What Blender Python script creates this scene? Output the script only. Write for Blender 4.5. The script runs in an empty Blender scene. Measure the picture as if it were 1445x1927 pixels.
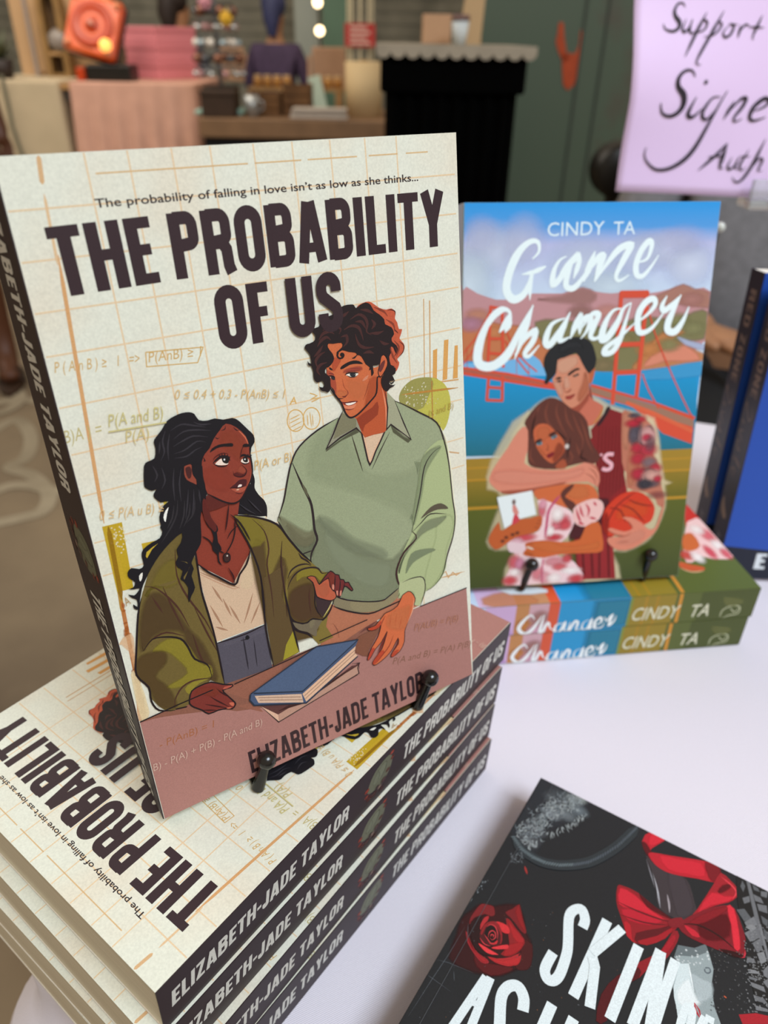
import bpy, bmesh, math, random
from math import pi, sin, cos, radians, atan2, sqrt
from mathutils import Vector, Matrix
from mathutils.geometry import tessellate_polygon
random.seed(7)
S = bpy.context.scene
COL = S.collection

# ---------------------------------------------------------------- camera
CAM = Vector((-0.0471892, -0.1130118, 1.0671024))
RT = Vector((0.6087695, -0.7931646, 0.0170159))
UP = Vector((0.4163390, 0.3376588, 0.8441850))
FW = Vector((0.6753233, 0.5068297, -0.5357818))
FPX = 1410.674
cd = bpy.data.cameras.new('camera')
cam = bpy.data.objects.new('camera', cd)
COL.objects.link(cam)
cam.matrix_world = Matrix(((RT.x, UP.x, -FW.x, CAM.x), (RT.y, UP.y, -FW.y, CAM.y),
                           (RT.z, UP.z, -FW.z, CAM.z), (0, 0, 0, 1)))
cd.sensor_fit = 'VERTICAL'
cd.sensor_height = 36.0
cd.lens = 36.0 * FPX / 1927.0
cd.clip_start = 0.01
cd.clip_end = 100
cd.dof.use_dof = True
cd.dof.focus_distance = 0.243
cd.dof.aperture_fstop = cd.lens / 2.5
cd.dof.aperture_blades = 0
S.camera = cam

# ---------------------------------------------------------------- world, light, exposure
w = bpy.data.worlds.new('hall_daylight')
S.world = w
w.use_nodes = True
bg = w.node_tree.nodes['Background']
bg.inputs['Color'].default_value = (1.0, 0.81, 0.61, 1)
bg.inputs['Strength'].default_value = 0.60


def area(name, loc, target, sx, sy, power, col):
    l = bpy.data.lights.new(name, 'AREA')
    l.shape = 'RECTANGLE'
    l.size = sx
    l.size_y = sy
    l.energy = power
    l.color = col
    o = bpy.data.objects.new(name, l)
    COL.objects.link(o)
    o.location = loc
    d = Vector(target) - Vector(loc)
    o.rotation_euler = d.to_track_quat('-Z', 'Y').to_euler()
    return o


area('skylight', (-0.15, -2.0, 3.6), (0.2, 0, 0.8), 1.7, 1.3, 122, (0.83, 0.95, 1.08))
area('hall_window', (0.5, 5.0, 4.2), (2.2, 3.0, 0.5), 4.0, 3.0, 110, (1.0, 0.93, 0.82))
stall_fill = area('stall_fill', (1.35, 3.0, 3.7), (3.1, 5.6, 0.7), 2.2, 1.2, 34, (1.0, 0.90, 0.78))  # added fill light that brightens the blurred stall, not a fixture of the hall
stall_fill.data.spread = radians(95)
S.view_settings.view_transform = 'Standard'
S.view_settings.look = 'None'
S.view_settings.gamma = 1
S.view_settings.use_curve_mapping = False
S.view_settings.exposure = -0.12
S.cycles.transparent_max_bounces = 64
S.cycles.max_bounces = 8


# ---------------------------------------------------------------- helpers
def lin(h, g=1.0):
    h = h.lstrip('#')
    r = []
    for i in (0, 2, 4):
        c = int(h[i:i + 2], 16) / 255
        r.append(min(1.0, g * (c / 12.92 if c <= 0.04045 else ((c + 0.055) / 1.055) ** 2.4)))
    return (*r, 1.0)


MATS = {}


def mat(name, col='#808080', rough=0.6, metal=0.0, noise=0.0, scale=20, col2=None, bump=0.0, bscale=None,
        spec=0.4, sheen=0.0, emit=0.0, trans=0.0, stretch=None, coat=0.0, alpha=1.0):
    if name in MATS:
        return MATS[name]
    m = bpy.data.materials.new(name)
    m.use_nodes = True
    nt = m.node_tree
    b = nt.nodes['Principled BSDF']
    b.inputs['Roughness'].default_value = rough
    b.inputs['Metallic'].default_value = metal
    b.inputs['Specular IOR Level'].default_value = spec
    b.inputs['Sheen Weight'].default_value = sheen
    b.inputs['Coat Weight'].default_value = coat
    b.inputs['Transmission Weight'].default_value = trans
    b.inputs['Alpha'].default_value = alpha
    tc = nt.nodes.new('ShaderNodeTexCoord')
    mp = nt.nodes.new('ShaderNodeMapping')
    if stretch:
        mp.inputs['Scale'].default_value = stretch
    nt.links.new(tc.outputs['Object'], mp.inputs['Vector'])
    n = nt.nodes.new('ShaderNodeTexNoise')
    n.inputs['Scale'].default_value = scale
    n.inputs['Detail'].default_value = 6
    nt.links.new(mp.outputs['Vector'], n.inputs['Vector'])
    c1 = lin(col)
    if col2:
        c2 = lin(col2)
    else:
        c2 = tuple(c * (1 - noise) for c in c1[:3]) + (1,)
    ramp = nt.nodes.new('ShaderNodeValToRGB')
    ramp.color_ramp.elements[0].position = 0.35
    ramp.color_ramp.elements[1].position = 0.68
    ramp.color_ramp.elements[0].color = c2
    ramp.color_ramp.elements[1].color = c1
    nt.links.new(n.outputs['Fac'], ramp.inputs['Fac'])
    nt.links.new(ramp.outputs['Color'], b.inputs['Base Color'])
    if emit:
        nt.links.new(ramp.outputs['Color'], b.inputs['Emission Color'])
        b.inputs['Emission Strength'].default_value = emit
    if bump:
        n2 = nt.nodes.new('ShaderNodeTexNoise')
        n2.inputs['Scale'].default_value = bscale or scale * 4
        n2.inputs['Detail'].default_value = 4
        nt.links.new(mp.outputs['Vector'], n2.inputs['Vector'])
        bp = nt.nodes.new('ShaderNodeBump')
        bp.inputs['Strength'].default_value = bump
        bp.inputs['Distance'].default_value = 0.002
        nt.links.new(n2.outputs['Fac'], bp.inputs['Height'])
        nt.links.new(bp.outputs['Normal'], b.inputs['Normal'])
    MATS[name] = m
    return m


def print_mat(name, gain=1.0, rough=0.45, grain=0.10, gscale=2200, spec=0.35, blotch=None, coat=0.0):
    """ink on card: colours live in the mesh attribute, a fine paper grain is added"""
    m = bpy.data.materials.new(name)
    m.use_nodes = True
    nt = m.node_tree
    b = nt.nodes['Principled BSDF']
    b.inputs['Roughness'].default_value = rough
    b.inputs['Specular IOR Level'].default_value = spec
    b.inputs['Coat Weight'].default_value = coat
    b.inputs['Coat Roughness'].default_value = 0.25
    at = nt.nodes.new('ShaderNodeAttribute')
    at.attribute_name = 'ink'
    tc = nt.nodes.new('ShaderNodeTexCoord')
    n = nt.nodes.new('ShaderNodeTexNoise')
    n.inputs['Scale'].default_value = gscale
    n.inputs['Detail'].default_value = 3
    nt.links.new(tc.outputs['Object'], n.inputs['Vector'])
    mr = nt.nodes.new('ShaderNodeMapRange')
    mr.inputs['From Min'].default_value = 0.3
    mr.inputs['From Max'].default_value = 0.7
    mr.inputs['To Min'].default_value = gain * (1 - grain)
    mr.inputs['To Max'].default_value = gain * (1 + grain)
    nt.links.new(n.outputs['Fac'], mr.inputs['Value'])
    mul = nt.nodes.new('ShaderNodeVectorMath')
    mul.operation = 'SCALE'
    nt.links.new(at.outputs['Color'], mul.inputs[0])
    nt.links.new(mr.outputs['Result'], mul.inputs['Scale'])
    out = mul.outputs['Vector']
    if blotch:
        n3 = nt.nodes.new('ShaderNodeTexNoise')
        n3.inputs['Scale'].default_value = blotch[1]
        n3.inputs['Detail'].default_value = 2
        nt.links.new(tc.outputs['Object'], n3.inputs['Vector'])
        rp = nt.nodes.new('ShaderNodeValToRGB')
        rp.color_ramp.elements[0].position = 0.42
        rp.color_ramp.elements[1].position = 0.68
        rp.color_ramp.elements[0].color = (1, 1, 1, 1)
        rp.color_ramp.elements[1].color = (*blotch[0], 1)
        nt.links.new(n3.outputs['Fac'], rp.inputs['Fac'])
        mx = nt.nodes.new('ShaderNodeMix')
        mx.data_type = 'RGBA'
        mx.blend_type = 'MULTIPLY'
        mx.inputs['Factor'].default_value = 1.0
        nt.links.new(out, mx.inputs['A'])
        nt.links.new(rp.outputs['Color'], mx.inputs['B'])
        out = mx.outputs['Result']
    nt.links.new(out, b.inputs['Base Color'])
    nt.links.new(at.outputs['Alpha'], b.inputs['Alpha'])
    return m


class MB:
    """collects faces for ONE mesh"""

    def __init__(self):
        self.v = []
        self.f = []
        self.sm = []

    def add(self, vs, fs, smooth=False):
        k = len(self.v)
        self.v += [tuple(p) for p in vs]
        for q in fs:
            self.f.append(tuple(i + k for i in q))
            self.sm.append(smooth)
        return self

    def box(self, x0, x1, y0, y1, z0, z1):
        vs = [(x, y, z) for z in (z0, z1) for y in (y0, y1) for x in (x0, x1)]
        return self.add(vs, [(0, 2, 3, 1), (4, 5, 7, 6), (0, 1, 5, 4), (2, 6, 7, 3), (0, 4, 6, 2), (1, 3, 7, 5)])

    def prism(self, outline, y0, y1, axis='y'):
        """outline in (x,z), extruded along y"""
        n = len(outline)
        vs = [(x, y0, z) for x, z in outline] + [(x, y1, z) for x, z in outline]
        if axis == 'z':
            vs = [(x, y, y0) for x, y in outline] + [(x, y, y1) for x, y in outline]
        tri = tessellate_polygon([[Vector((a, b, 0)) for a, b in outline]])
        fs = [tuple(t) for t in tri] + [tuple(i + n for i in reversed(t)) for t in tri]
        fs += [(i, (i + 1) % n, (i + 1) % n + n, i + n) for i in range(n)]
        return self.add(vs, fs)

    def lathe(self, prof, c=(0, 0, 0), n=24, axis=None, smooth=True):
        vs = []
        fs = []
        m = len(prof)
        q = Vector((0, 0, 1)).rotation_difference(Vector(axis)) if axis else None
        for i in range(n):
            a = 2 * pi * i / n
            for r, z in prof:
                p = Vector((r * cos(a), r * sin(a), z))
                if q:
                    p = q @ p
                vs.append((p.x + c[0], p.y + c[1], p.z + c[2]))
        for i in range(n):
            for j in range(m - 1):
                a, b = i * m + j, ((i + 1) % n) * m + j
                fs.append((a, b, b + 1, a + 1))
        return self.add(vs, fs, smooth)

    def ball(self, c, r, n=16, sz=1.0):
        prof = [(r * sin(pi * k / 10), -r * sz * cos(pi * k / 10)) for k in range(11)]
        return self.lathe(prof, c, n)

    def tube(self, pts, r, n=10, cap=True):
        pts = [Vector(p) for p in pts]
        rs = r if isinstance(r, (list, tuple)) else [r] * len(pts)
        vs = []
        fs = []
        ref = Vector((0.31, 0.2, 0.93)).normalized()
        for i, p in enumerate(pts):
            d = (pts[min(i + 1, len(pts) - 1)] - pts[max(i - 1, 0)]).normalized()
            if abs(d.dot(ref)) > 0.97:
                ref = Vector((1, 0.1, 0)).normalized()
            a = d.cross(ref).normalized()
            b = d.cross(a)
            ref = a.cross(d)
            for k in range(n):
                t = 2 * pi * k / n
                vs.append(p + (a * cos(t) + b * sin(t)) * rs[i])
        for i in range(len(pts) - 1):
            for k in range(n):
                k2 = (k + 1) % n
                fs.append((i * n + k, i * n + k2, (i + 1) * n + k2, (i + 1) * n + k))
        self.add(vs, fs, True)
        if cap:
            self.add(vs[:n], [tuple(range(n))])
            self.add(vs[-n:], [tuple(range(n))])
        return self

    def mesh(self, name):
        me = bpy.data.meshes.new(name)
        me.from_pydata(self.v, [], self.f)
        me.polygons.foreach_set('use_smooth', self.sm)
        bm = bmesh.new()
        bm.from_mesh(me)
        bmesh.ops.recalc_face_normals(bm, faces=bm.faces)
        bm.to_mesh(me)
        bm.free()
        me.update()
        return me


def obj(name, mb, m=None, parent=None, bevel=0.0, mw=None):
    me = mb.mesh(name) if isinstance(mb, MB) else mb
    o = bpy.data.objects.new(name, me)
    COL.objects.link(o)
    if m and not me.materials:
        me.materials.append(m)
    if parent:
        o.parent = parent
    if mw is not None:
        o.matrix_world = mw
    if bevel:
        b = o.modifiers.new('edge', 'BEVEL')
        b.width = bevel
        b.segments = 2
        b.limit_method = 'ANGLE'
    return o


def tag(o, label, cat, group=None):
    o['label'] = label
    o['category'] = cat
    if group:
        o['group'] = group
    return o


def struct(o):
    o['kind'] = 'structure'
    return o


def thing(name, label, cat, loc=(0, 0, 0), rz=0.0, group=None, mw=None):
    o = bpy.data.objects.new(name, None)
    o.empty_display_size = 0.02
    COL.objects.link(o)
    if mw is not None:
        o.matrix_world = mw
    else:
        o.location = loc
        o.rotation_euler = (0, 0, rz)
    return tag(o, label, cat, group)


def frame(o, x, y, z):
    """matrix from an origin and three axes"""
    return Matrix(((x[0], y[0], z[0], o[0]), (x[1], y[1], z[1], o[1]), (x[2], y[2], z[2], o[2]), (0, 0, 0, 1)))


# the hall frame: origin on the floor under the camera, x to the right, y away, z up
HX = Vector((RT.x, RT.y, 0)).normalized()
HY = Vector((-HX.y, HX.x, 0))
HALL = frame((CAM.x, CAM.y, 0), HX, HY, (0, 0, 1))
HANG = atan2(HX.y, HX.x)


def sight(px, py):
    r = FW + RT * ((px - 722.5) / FPX) - UP * ((py - 963.5) / FPX)
    return Vector((r.dot(HX), r.dot(HY), r.z))


def hp(px, py, D):
    """hall x, z of a sight line at distance D"""
    r = sight(px, py)
    return D * r.x / r.y, CAM.z + D * r.z / r.y


def hall(x, y, z=0.0):
    return HALL @ Vector((x, y, z))


def hthing(name, label, cat, x, y, z=0.0, group=None, turn=0.0):
    return thing(name, label, cat, hall(x, y, z), HANG + turn, group)


# ---------------------------------------------------------------- printed artwork
def smooth_pts(pts, closed, n=4):
    out = []
    m = len(pts)
    if m < 3:
        return pts
    for i in range(m if closed else m - 1):
        if closed:
            p0, p1, p2, p3 = pts[i - 1], pts[i], pts[(i + 1) % m], pts[(i + 2) % m]
        else:
            p0, p1, p2, p3 = pts[max(i - 1, 0)], pts[i], pts[i + 1], pts[min(i + 2, m - 1)]
        for k in range(n):
            t = k / n
            t2, t3 = t * t, t * t * t
            out.append(tuple(0.5 * (2 * p1[c] + (p2[c] - p0[c]) * t + (2 * p0[c] - 5 * p1[c] + 4 * p2[c] - p3[c]) * t2
                                    + (3 * p1[c] - p0[c] - 3 * p2[c] + p3[c]) * t3) for c in (0, 1)))
    if not closed:
        out.append(pts[-1])
    return out


def ribbon(pts, w, closed=False, taper=0.0):
    """quad strip along pts; w is one width or one per point"""
    n = len(pts)
    L = []
    Rr = []
    acc = [0.0]
    for i in range(1, n):
        acc.append(acc[-1] + sqrt((pts[i][0] - pts[i - 1][0]) ** 2 + (pts[i][1] - pts[i - 1][1]) ** 2))
    tot = acc[-1] or 1
    for i in range(n):
        a = pts[i - 1] if (i or closed) else pts[i]
        b = pts[(i + 1) % n] if (i < n - 1 or closed) else pts[i]
        p = pts[i]
        d1 = Vector((p[0] - a[0], p[1] - a[1]))
        d2 = Vector((b[0] - p[0], b[1] - p[1]))
        if d1.length < 1e-9:
            d1 = d2
        if d2.length < 1e-9:
            d2 = d1
        if d1.length < 1e-9:
            d1 = d2 = Vector((1, 0))
        d1.normalize()
        d2.normalize()
        t = d1 + d2
        t = t.normalized() if t.length > 1e-3 else d1
        nn = Vector((-t.y, t.x))
        k = 1 / max(0.45, nn.dot(Vector((-d1.y, d1.x))))
        ww = w[i] if isinstance(w, (list, tuple)) else w
        if taper:
            s = acc[i] / tot
            ww *= 0.18 + 0.82 * min(1, min(s, 1 - s) / taper)
        L.append((p[0] + nn.x * ww / 2 * k, p[1] + nn.y * ww / 2 * k))
        Rr.append((p[0] - nn.x * ww / 2 * k, p[1] - nn.y * ww / 2 * k))
    vs = L + Rr
    fs = [(i, i + 1, n + i + 1, n + i) for i in range(n - 1)]
    if closed:
        fs.append((n - 1, 0, n, 2 * n - 1))
    return vs, fs


def arc(cx, cy, rx, ry, a0, a1, n=10):
    return [(cx + rx * cos(radians(a0 + (a1 - a0) * k / n)), cy + ry * sin(radians(a0 + (a1 - a0) * k / n))) for k in
            range(n + 1)]


def glyph(ch, s=0.2, h=0.16):
    """heavy condensed capitals: (advance, [(points, width)]), cap height 1"""
    a = s / 2
    b = h / 2
    W = {'T': .50, 'H': .56, 'E': .43, 'P': .53, 'R': .55, 'O': .55, 'B': .55, 'A': .60, 'I': s, 'L': .42, 'Y': .58,
         'F': .42, 'U': .55, 'S': .53, 'Z': .47, 'J': .42, 'D': .55, '-': .26, 'C': .53, 'N': .58, 'K': .58, 'G': .55,
         ' ': .2, "'": .12, 'M': .7}[ch]
    r = min(.26, W / 2 - a)
    st = []
    if ch == 'T':
        st = [([(0, 1 - b), (W, 1 - b)], h), ([(W / 2, 0), (W / 2, 1)], s)]
    elif ch == 'H':
        st = [([(a, 0), (a, 1)], s), ([(W - a, 0), (W - a, 1)], s), ([(a, .52), (W - a, .52)], h)]
    elif ch in 'EF':
        st = [([(a, 0), (a, 1)], s), ([(0, 1 - b), (W, 1 - b)], h), ([(a, .52), (W * .88, .52)], h)]
        if ch == 'E':
            st.append(([(0, b), (W, b)], h))
    elif ch == 'L':
        st = [([(a, 0), (a, 1)], s), ([(0, b), (W, b)], h)]
    elif ch == 'I':
        st = [([(a, 0), (a, 1)], s)]
    elif ch in 'PRB':
        lo = .44 if ch != 'B' else .5
        bowl = [(a, 1 - b), (W - a - r * .7, 1 - b)] + arc(W - a - r * .7, 1 - b - r * .8, r * .7, r * .8, 90, 0, 6) + \
            arc(W - a - r * .7, lo + b + r * .6, r * .7, r * .6, 0, -90, 6) + [(a, lo + b - .02)]
        st = [([(a, 0), (a, 1)], s), (bowl, s * .92)]
        if ch == 'R':
            st.append(([(a, lo + b - .02), (W - a - .1, lo + b - .02), (W - a - .03, lo - .06), (W - a - .02, .12), (W - a + .02, 0)], s))
        if ch == 'B':
            st.append(([(a, .5), (W - a - r * .7, .5)] + arc(W - a - r * .7, .5 - r * .7, r * .74, r * .7, 90, 0, 6) +
                       arc(W - a - r * .7, b + r * .7, r * .74, r * .7, 0, -90, 6) + [(a, b)], s * .92))
    elif ch == 'D':
        st = [([(a, 0), (a, 1)], s), ([(a, 1 - b), (W - a - r, 1 - b)] + arc(W - a - r, 1 - b - r, r, r, 90, 0, 6) +
                                      arc(W - a - r, b + r, r, r, 0, -90, 6) + [(a, b)], s * .92)]
    elif ch == 'O':
        st = [(arc(W / 2, 1 - b - r, W / 2 - a, r, 0, 180, 12) + arc(W / 2, b + r, W / 2 - a, r, 180, 360, 12), s, True)]
    elif ch in 'CG':
        st = [([(W - a, .66)] + arc(W / 2, 1 - b - r, W / 2 - a, r, 0, 180, 12) + arc(W / 2, b + r, W / 2 - a, r, 180, 360, 12) + [(W - a, .36)], s)]
    elif ch == 'U':
        st = [([(a, 1)] + arc(W / 2, b + r, W / 2 - a, r, 180, 360, 12) + [(W - a, 1)], s)]
    elif ch == 'S':
        x = W / 2 - a
        st = [([(W - a, .68), (W - a, 1 - b - r)] + arc(W / 2, 1 - b - r, x, r, 0, 180, 10) + [(a, .68), (a + .03, .6), (W / 2, .5), (W - a - .03, .4), (W - a, .32)] +
               arc(W / 2, b + r, x, r, 0, -180, 10) + [(a, .32)], s)]
    elif ch == 'A':
        st = [([(a * .9, 0), (W / 2 - .03, 1)], s), ([(W - a * .9, 0), (W / 2 + .03, 1)], s), ([(W * .25, .25), (W * .75, .25)], h)]
    elif ch == 'Y':
        st = [([(a * .9, 1), (W / 2, .42)], s), ([(W - a * .9, 1), (W / 2, .42)], s), ([(W / 2, 0), (W / 2, .5)], s)]
    elif ch == 'Z':
        st = [([(0, 1 - b), (W, 1 - b)], h), ([(0, b), (W, b)], h), ([(a * .95, b), (W - a * .95, 1 - b)], s)]
    elif ch == 'J':
        st = [([(W - a, 1), (W - a, b + r * .8)] + arc(W / 2, b + r * .8, W / 2 - a, r * .8, 0, -180, 8) + [(a, .33)], s)]
    elif ch == '-':
        st = [([(0, .42), (W, .42)], h)]
    elif ch == 'N':
        st = [([(a, 0), (a, 1)], s), ([(W - a, 0), (W - a, 1)], s), ([(a, .98), (W - a, .02)], s)]
    elif ch == 'K':
        st = [([(a, 0), (a, 1)], s), ([(a, .36), (W - a * .7, 1)], s), ([(W * .42, .6), (W - a * .7, 0)], s)]
    elif ch == 'M':
        st = [([(a, 0), (a, 1)], s), ([(W - a, 0), (W - a, 1)], s), ([(a, .98), (W / 2, .2), (W - a, .98)], s)]
    elif ch == "'":
        st = [([(W / 2, .7), (W / 2, 1)], .13)]
    return W, st


def capitals(text, p0, p1, hgt, s=0.2, h=0.16, gap=0.075, shear=0.0, space=None):
    """strokes of a line of capitals whose baseline runs p0 -> p1 (fitted), cap height hgt"""
    run = []
    x = 0
    for ch in text:
        W, st = glyph(ch, s, h)
        if ch == ' ' and space:
            W = space
        run.append((x, st))
        x += W + gap
    x -= gap
    dx, dy = p1[0] - p0[0], p1[1] - p0[1]
    Lg = sqrt(dx * dx + dy * dy)
    ux, uy = dx / Lg, dy / Lg
    k = Lg / x
    out = []
    for x0, st in run:
        for it in st:
            closed = len(it) > 2
            v, f = ribbon(it[0], it[1], closed)
            vs = []
            for (a, b) in v:
                X = (a + x0) * k + shear * b * hgt
                Y = b * hgt
                vs.append((p0[0] + ux * X - uy * Y, p0[1] + uy * X + ux * Y))
            out.append((vs, f))
    return out


def lettering(text, p0, p1, hgt, shear=0.0, bold=0.0):
    """a line set in the built-in typeface, baseline p0 -> p1, x-height scaled by hgt (em)"""
    cu = bpy.data.curves.new('line', 'FONT')
    cu.body = text
    cu.size = 1
    cu.offset = bold
    cu.resolution_u = 3
    o = bpy.data.objects.new('line', cu)
    COL.objects.link(o)
    dg = bpy.context.evaluated_depsgraph_get()
    me = bpy.data.meshes.new_from_object(o.evaluated_get(dg))
    v0 = [(v.co.x, v.co.y) for v in me.vertices]
    fs = [tuple(p.vertices) for p in me.polygons]
    bpy.data.objects.remove(o)
    bpy.data.curves.remove(cu)
    bpy.data.meshes.remove(me)
    xa, xb = min(v[0] for v in v0), max(v[0] for v in v0)
    dx, dy = p1[0] - p0[0], p1[1] - p0[1]
    Lg = sqrt(dx * dx + dy * dy)
    ux, uy = dx / Lg, dy / Lg
    k = Lg / (xb - xa)
    vs = []
    for a, b in v0:
        X = (a - xa) * k + shear * b * hgt
        Y = b * hgt
        vs.append((p0[0] + ux * X - uy * Y, p0[1] + uy * X + ux * Y))
    return vs, fs


class Art:
    """printed layers on a flat face, in millimetres of that face"""

    def __init__(self, clip=None):
        self.items = []
        self.rise = set()
        self.clip = clip

    def strokes(self, lst, col, alpha=1.0):
        for v, f in lst:
            self.put(v, f, col, alpha)
            self.rise.add(len(self.items) - 1)
        return self

    def put(self, vs, fs, col, alpha=1.0):
        if self.clip:
            x0, y0, x1, y1 = self.clip
            vs = [(min(max(a, x0), x1), min(max(b, y0), y1)) for a, b in vs]
        al = alpha if isinstance(alpha, list) else [alpha] * len(vs)
        self.items.append((vs, fs, lin(col), al))
        return self

    def poly(self, pts, col, alpha=1.0, smooth=0, feather=0.0):
        if smooth:
            pts = smooth_pts(pts, True, smooth)
        # drop doubles
        q = [pts[0]]
        for p in pts[1:]:
            if abs(p[0] - q[-1][0]) + abs(p[1] - q[-1][1]) > 0.02:
                q.append(p)
        pts = q
        n = len(pts)
        if n < 3:
            return self
        if feather:
            ar = sum(pts[i][0] * pts[(i + 1) % n][1] - pts[(i + 1) % n][0] * pts[i][1] for i in range(n))
            sg = 1 if ar > 0 else -1
            inn, out = [], []
            for i in range(n):
                a, b, p = Vector(pts[i - 1]), Vector(pts[(i + 1) % n]), Vector(pts[i])
                t = (b - a)
                t = t.normalized() if t.length > 1e-6 else Vector((1, 0))
                nn = Vector((t.y, -t.x)) * sg * feather / 2
                out.append(tuple(p + nn))
                inn.append(tuple(p - nn))
            tri = tessellate_polygon([[Vector((a, b, 0)) for a, b in inn]])
            fs = [tuple(t) for t in tri] + [(i, (i + 1) % n, n + (i + 1) % n, n + i) for i in range(n)]
            return self.put(inn + out, fs, col, [alpha] * n + [0.0] * n)
        tri = tessellate_polygon([[Vector((a, b, 0)) for a, b in pts]])
        return self.put(pts, [tuple(t) for t in tri], col, alpha)

    def line(self, pts, w, col, alpha=1.0, smooth=0, taper=0.0, closed=False):
        if smooth:
            pts = smooth_pts(pts, closed, smooth)
        if taper and len(pts) == 2:
            (a0, b0), (a1, b1) = pts
            pts = [(a0 + (a1 - a0) * k / 10, b0 + (b1 - b0) * k / 10) for k in range(11)]
        vs, fs = ribbon(pts, w, closed, taper)
        self.put(vs, fs, col, alpha)
        self.rise.add(len(self.items) - 1)
        return self

    def blob(self, c, rx, ry, col, a=1.0, rot=0.0, n=20):
        cr, sr = cos(radians(rot)), sin(radians(rot))
        vs = [c]
        al = [a]
        for rr, aa in ((0.5, a * .7), (1.0, 0.0)):
            for k in range(n):
                x, y = rx * rr * cos(2 * pi * k / n), ry * rr * sin(2 * pi * k / n)
                vs.append((c[0] + cr * x - sr * y, c[1] + sr * x + cr * y))
                al.append(aa)
        fs = [(0, 1 + k, 1 + (k + 1) % n) for k in range(n)]
        fs += [(1 + k, 1 + n + k, 1 + n + (k + 1) % n, 1 + (k + 1) % n) for k in range(n)]
        return self.put(vs, fs, col, al)

    def blend(self, q, c0, c1, n):
        """n printed bands between two edges, colour c0 to c1"""
        vs = []
        fs = []
        for k in range(n + 1):
            t = k / n
            for a, b in ((q[0], q[2]), (q[1], q[3])):
                vs.append((a[0] + (b[0] - a[0]) * t, a[1] + (b[1] - a[1]) * t))
        fs = [(2 * k, 2 * k + 1, 2 * k + 3, 2 * k + 2) for k in range(n)]
        self.put(vs, fs, c0)
        l0, l1 = lin(c0), lin(c1)
        self.items[-1] = (self.items[-1][0], fs, [tuple(l0[c] + (l1[c] - l0[c]) * (i // 2) / n for c in range(4)) for i in range(len(vs))], [1.0] * len(vs))
        return self

    def load(self, text):
        """compact drawing list: kind colour params : coordinates in 1/20 mm"""
        for ln in text.split('\n'):
            if not ln:
                continue
            a, b = ln.split(':')
            t = a.split()
            b, tx = (b + '|').split('|')[:2]
            c = [int(q) / 20 for q in b.split()]
            pts = list(zip(c[0::2], c[1::2]))
            if t[0] == 'G':
                self.blend(pts, t[1], t[2], int(t[3]))
            elif t[0] == 'P':
                self.poly(pts, t[1], float(t[2]), int(t[3]), float(t[4]))
            elif t[0] == 'L':
                self.line(pts, float(t[5]), t[1], float(t[2]), int(t[3]), float(t[4]))
            elif t[0] == 'T':
                if t[3] == 'C':
                    self.strokes(capitals(tx, pts[0], pts[1], pts[2][0], float(t[5]), float(t[6]), float(t[7]), float(t[4])), t[1], float(t[2]))
                else:
                    v, f = lettering(tx, pts[0], pts[1], pts[2][0] * 1.37, float(t[4]), float(t[6]))
                    self.put(v, f, t[1], float(t[2]))
            elif t[0] == 'B':
                self.blob(pts[0], pts[1][0], pts[1][1], t[1], float(t[2]), float(t[3]))
        return self

    def layers(self, dz=1.2e-5):
        """greedy layer numbers so that overlapping pieces never share a height"""
        boxes = []
        out = []
        for vs, fs, col, al in self.items:
            bx = (min(p[0] for p in vs), min(p[1] for p in vs), max(p[0] for p in vs), max(p[1] for p in vs))
            k = 1
            for (b, kk) in boxes:
                if kk >= k and b[0] < bx[2] and bx[0] < b[2] and b[1] < bx[3] and bx[1] < b[3]:
                    k = kk + 1
            boxes.append((bx, k))
            out.append(k * dz)
        return out


def card_mesh(name, solids, arts, mats):
    """one mesh: solids = [(verts, faces, colour)], arts = [(Art, place)] with place(a, b, h) -> xyz in metres"""
    vs = []
    fs = []
    cs = []
    mi = []
    for v, f, c in solids:
        n = len(vs)
        vs += v
        fs += [tuple(i + n for i in q) for q in f]
        cs += [lin(c)] * len(v)
        mi += [0] * len(f)
    for art, place in arts:
        hs = art.layers()
        for k, ((v, f, c, al), h) in enumerate(zip(art.items, hs)):
            n = len(vs)
            m = len(v) // 2
            up = 9e-6 / max(m, 1) if k in art.rise else 0.0      # a stroke climbs a hair so that its own crossings do not coincide
            vs += [tuple(place(a, b, h + up * (i % m))) if up else tuple(place(a, b, h)) for i, (a, b) in enumerate(v)]
            fs += [tuple(i + n for i in q) for q in f]
            cs += [(c[0], c[1], c[2], x) for x in al] if not isinstance(c, list) else c
            mi += [1] * len(f)
    me = bpy.data.meshes.new(name)
    me.from_pydata(vs, [], fs)
    at = me.color_attributes.new('ink', 'FLOAT_COLOR', 'POINT')
    at.data.foreach_set('color', [q for c in cs for q in c])
    for m in mats:
        me.materials.append(m)
    me.polygons.foreach_set('material_index', mi)
    me.update()
    return me


def box_vf(x0, x1, y0, y1, z0, z1):
    vs = [(x, y, z) for z in (z0, z1) for y in (y0, y1) for x in (x0, x1)]
    return vs, [(0, 2, 3, 1), (4, 5, 7, 6), (0, 1, 5, 4), (2, 6, 7, 3), (0, 4, 6, 2), (1, 3, 7, 5)]


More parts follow.
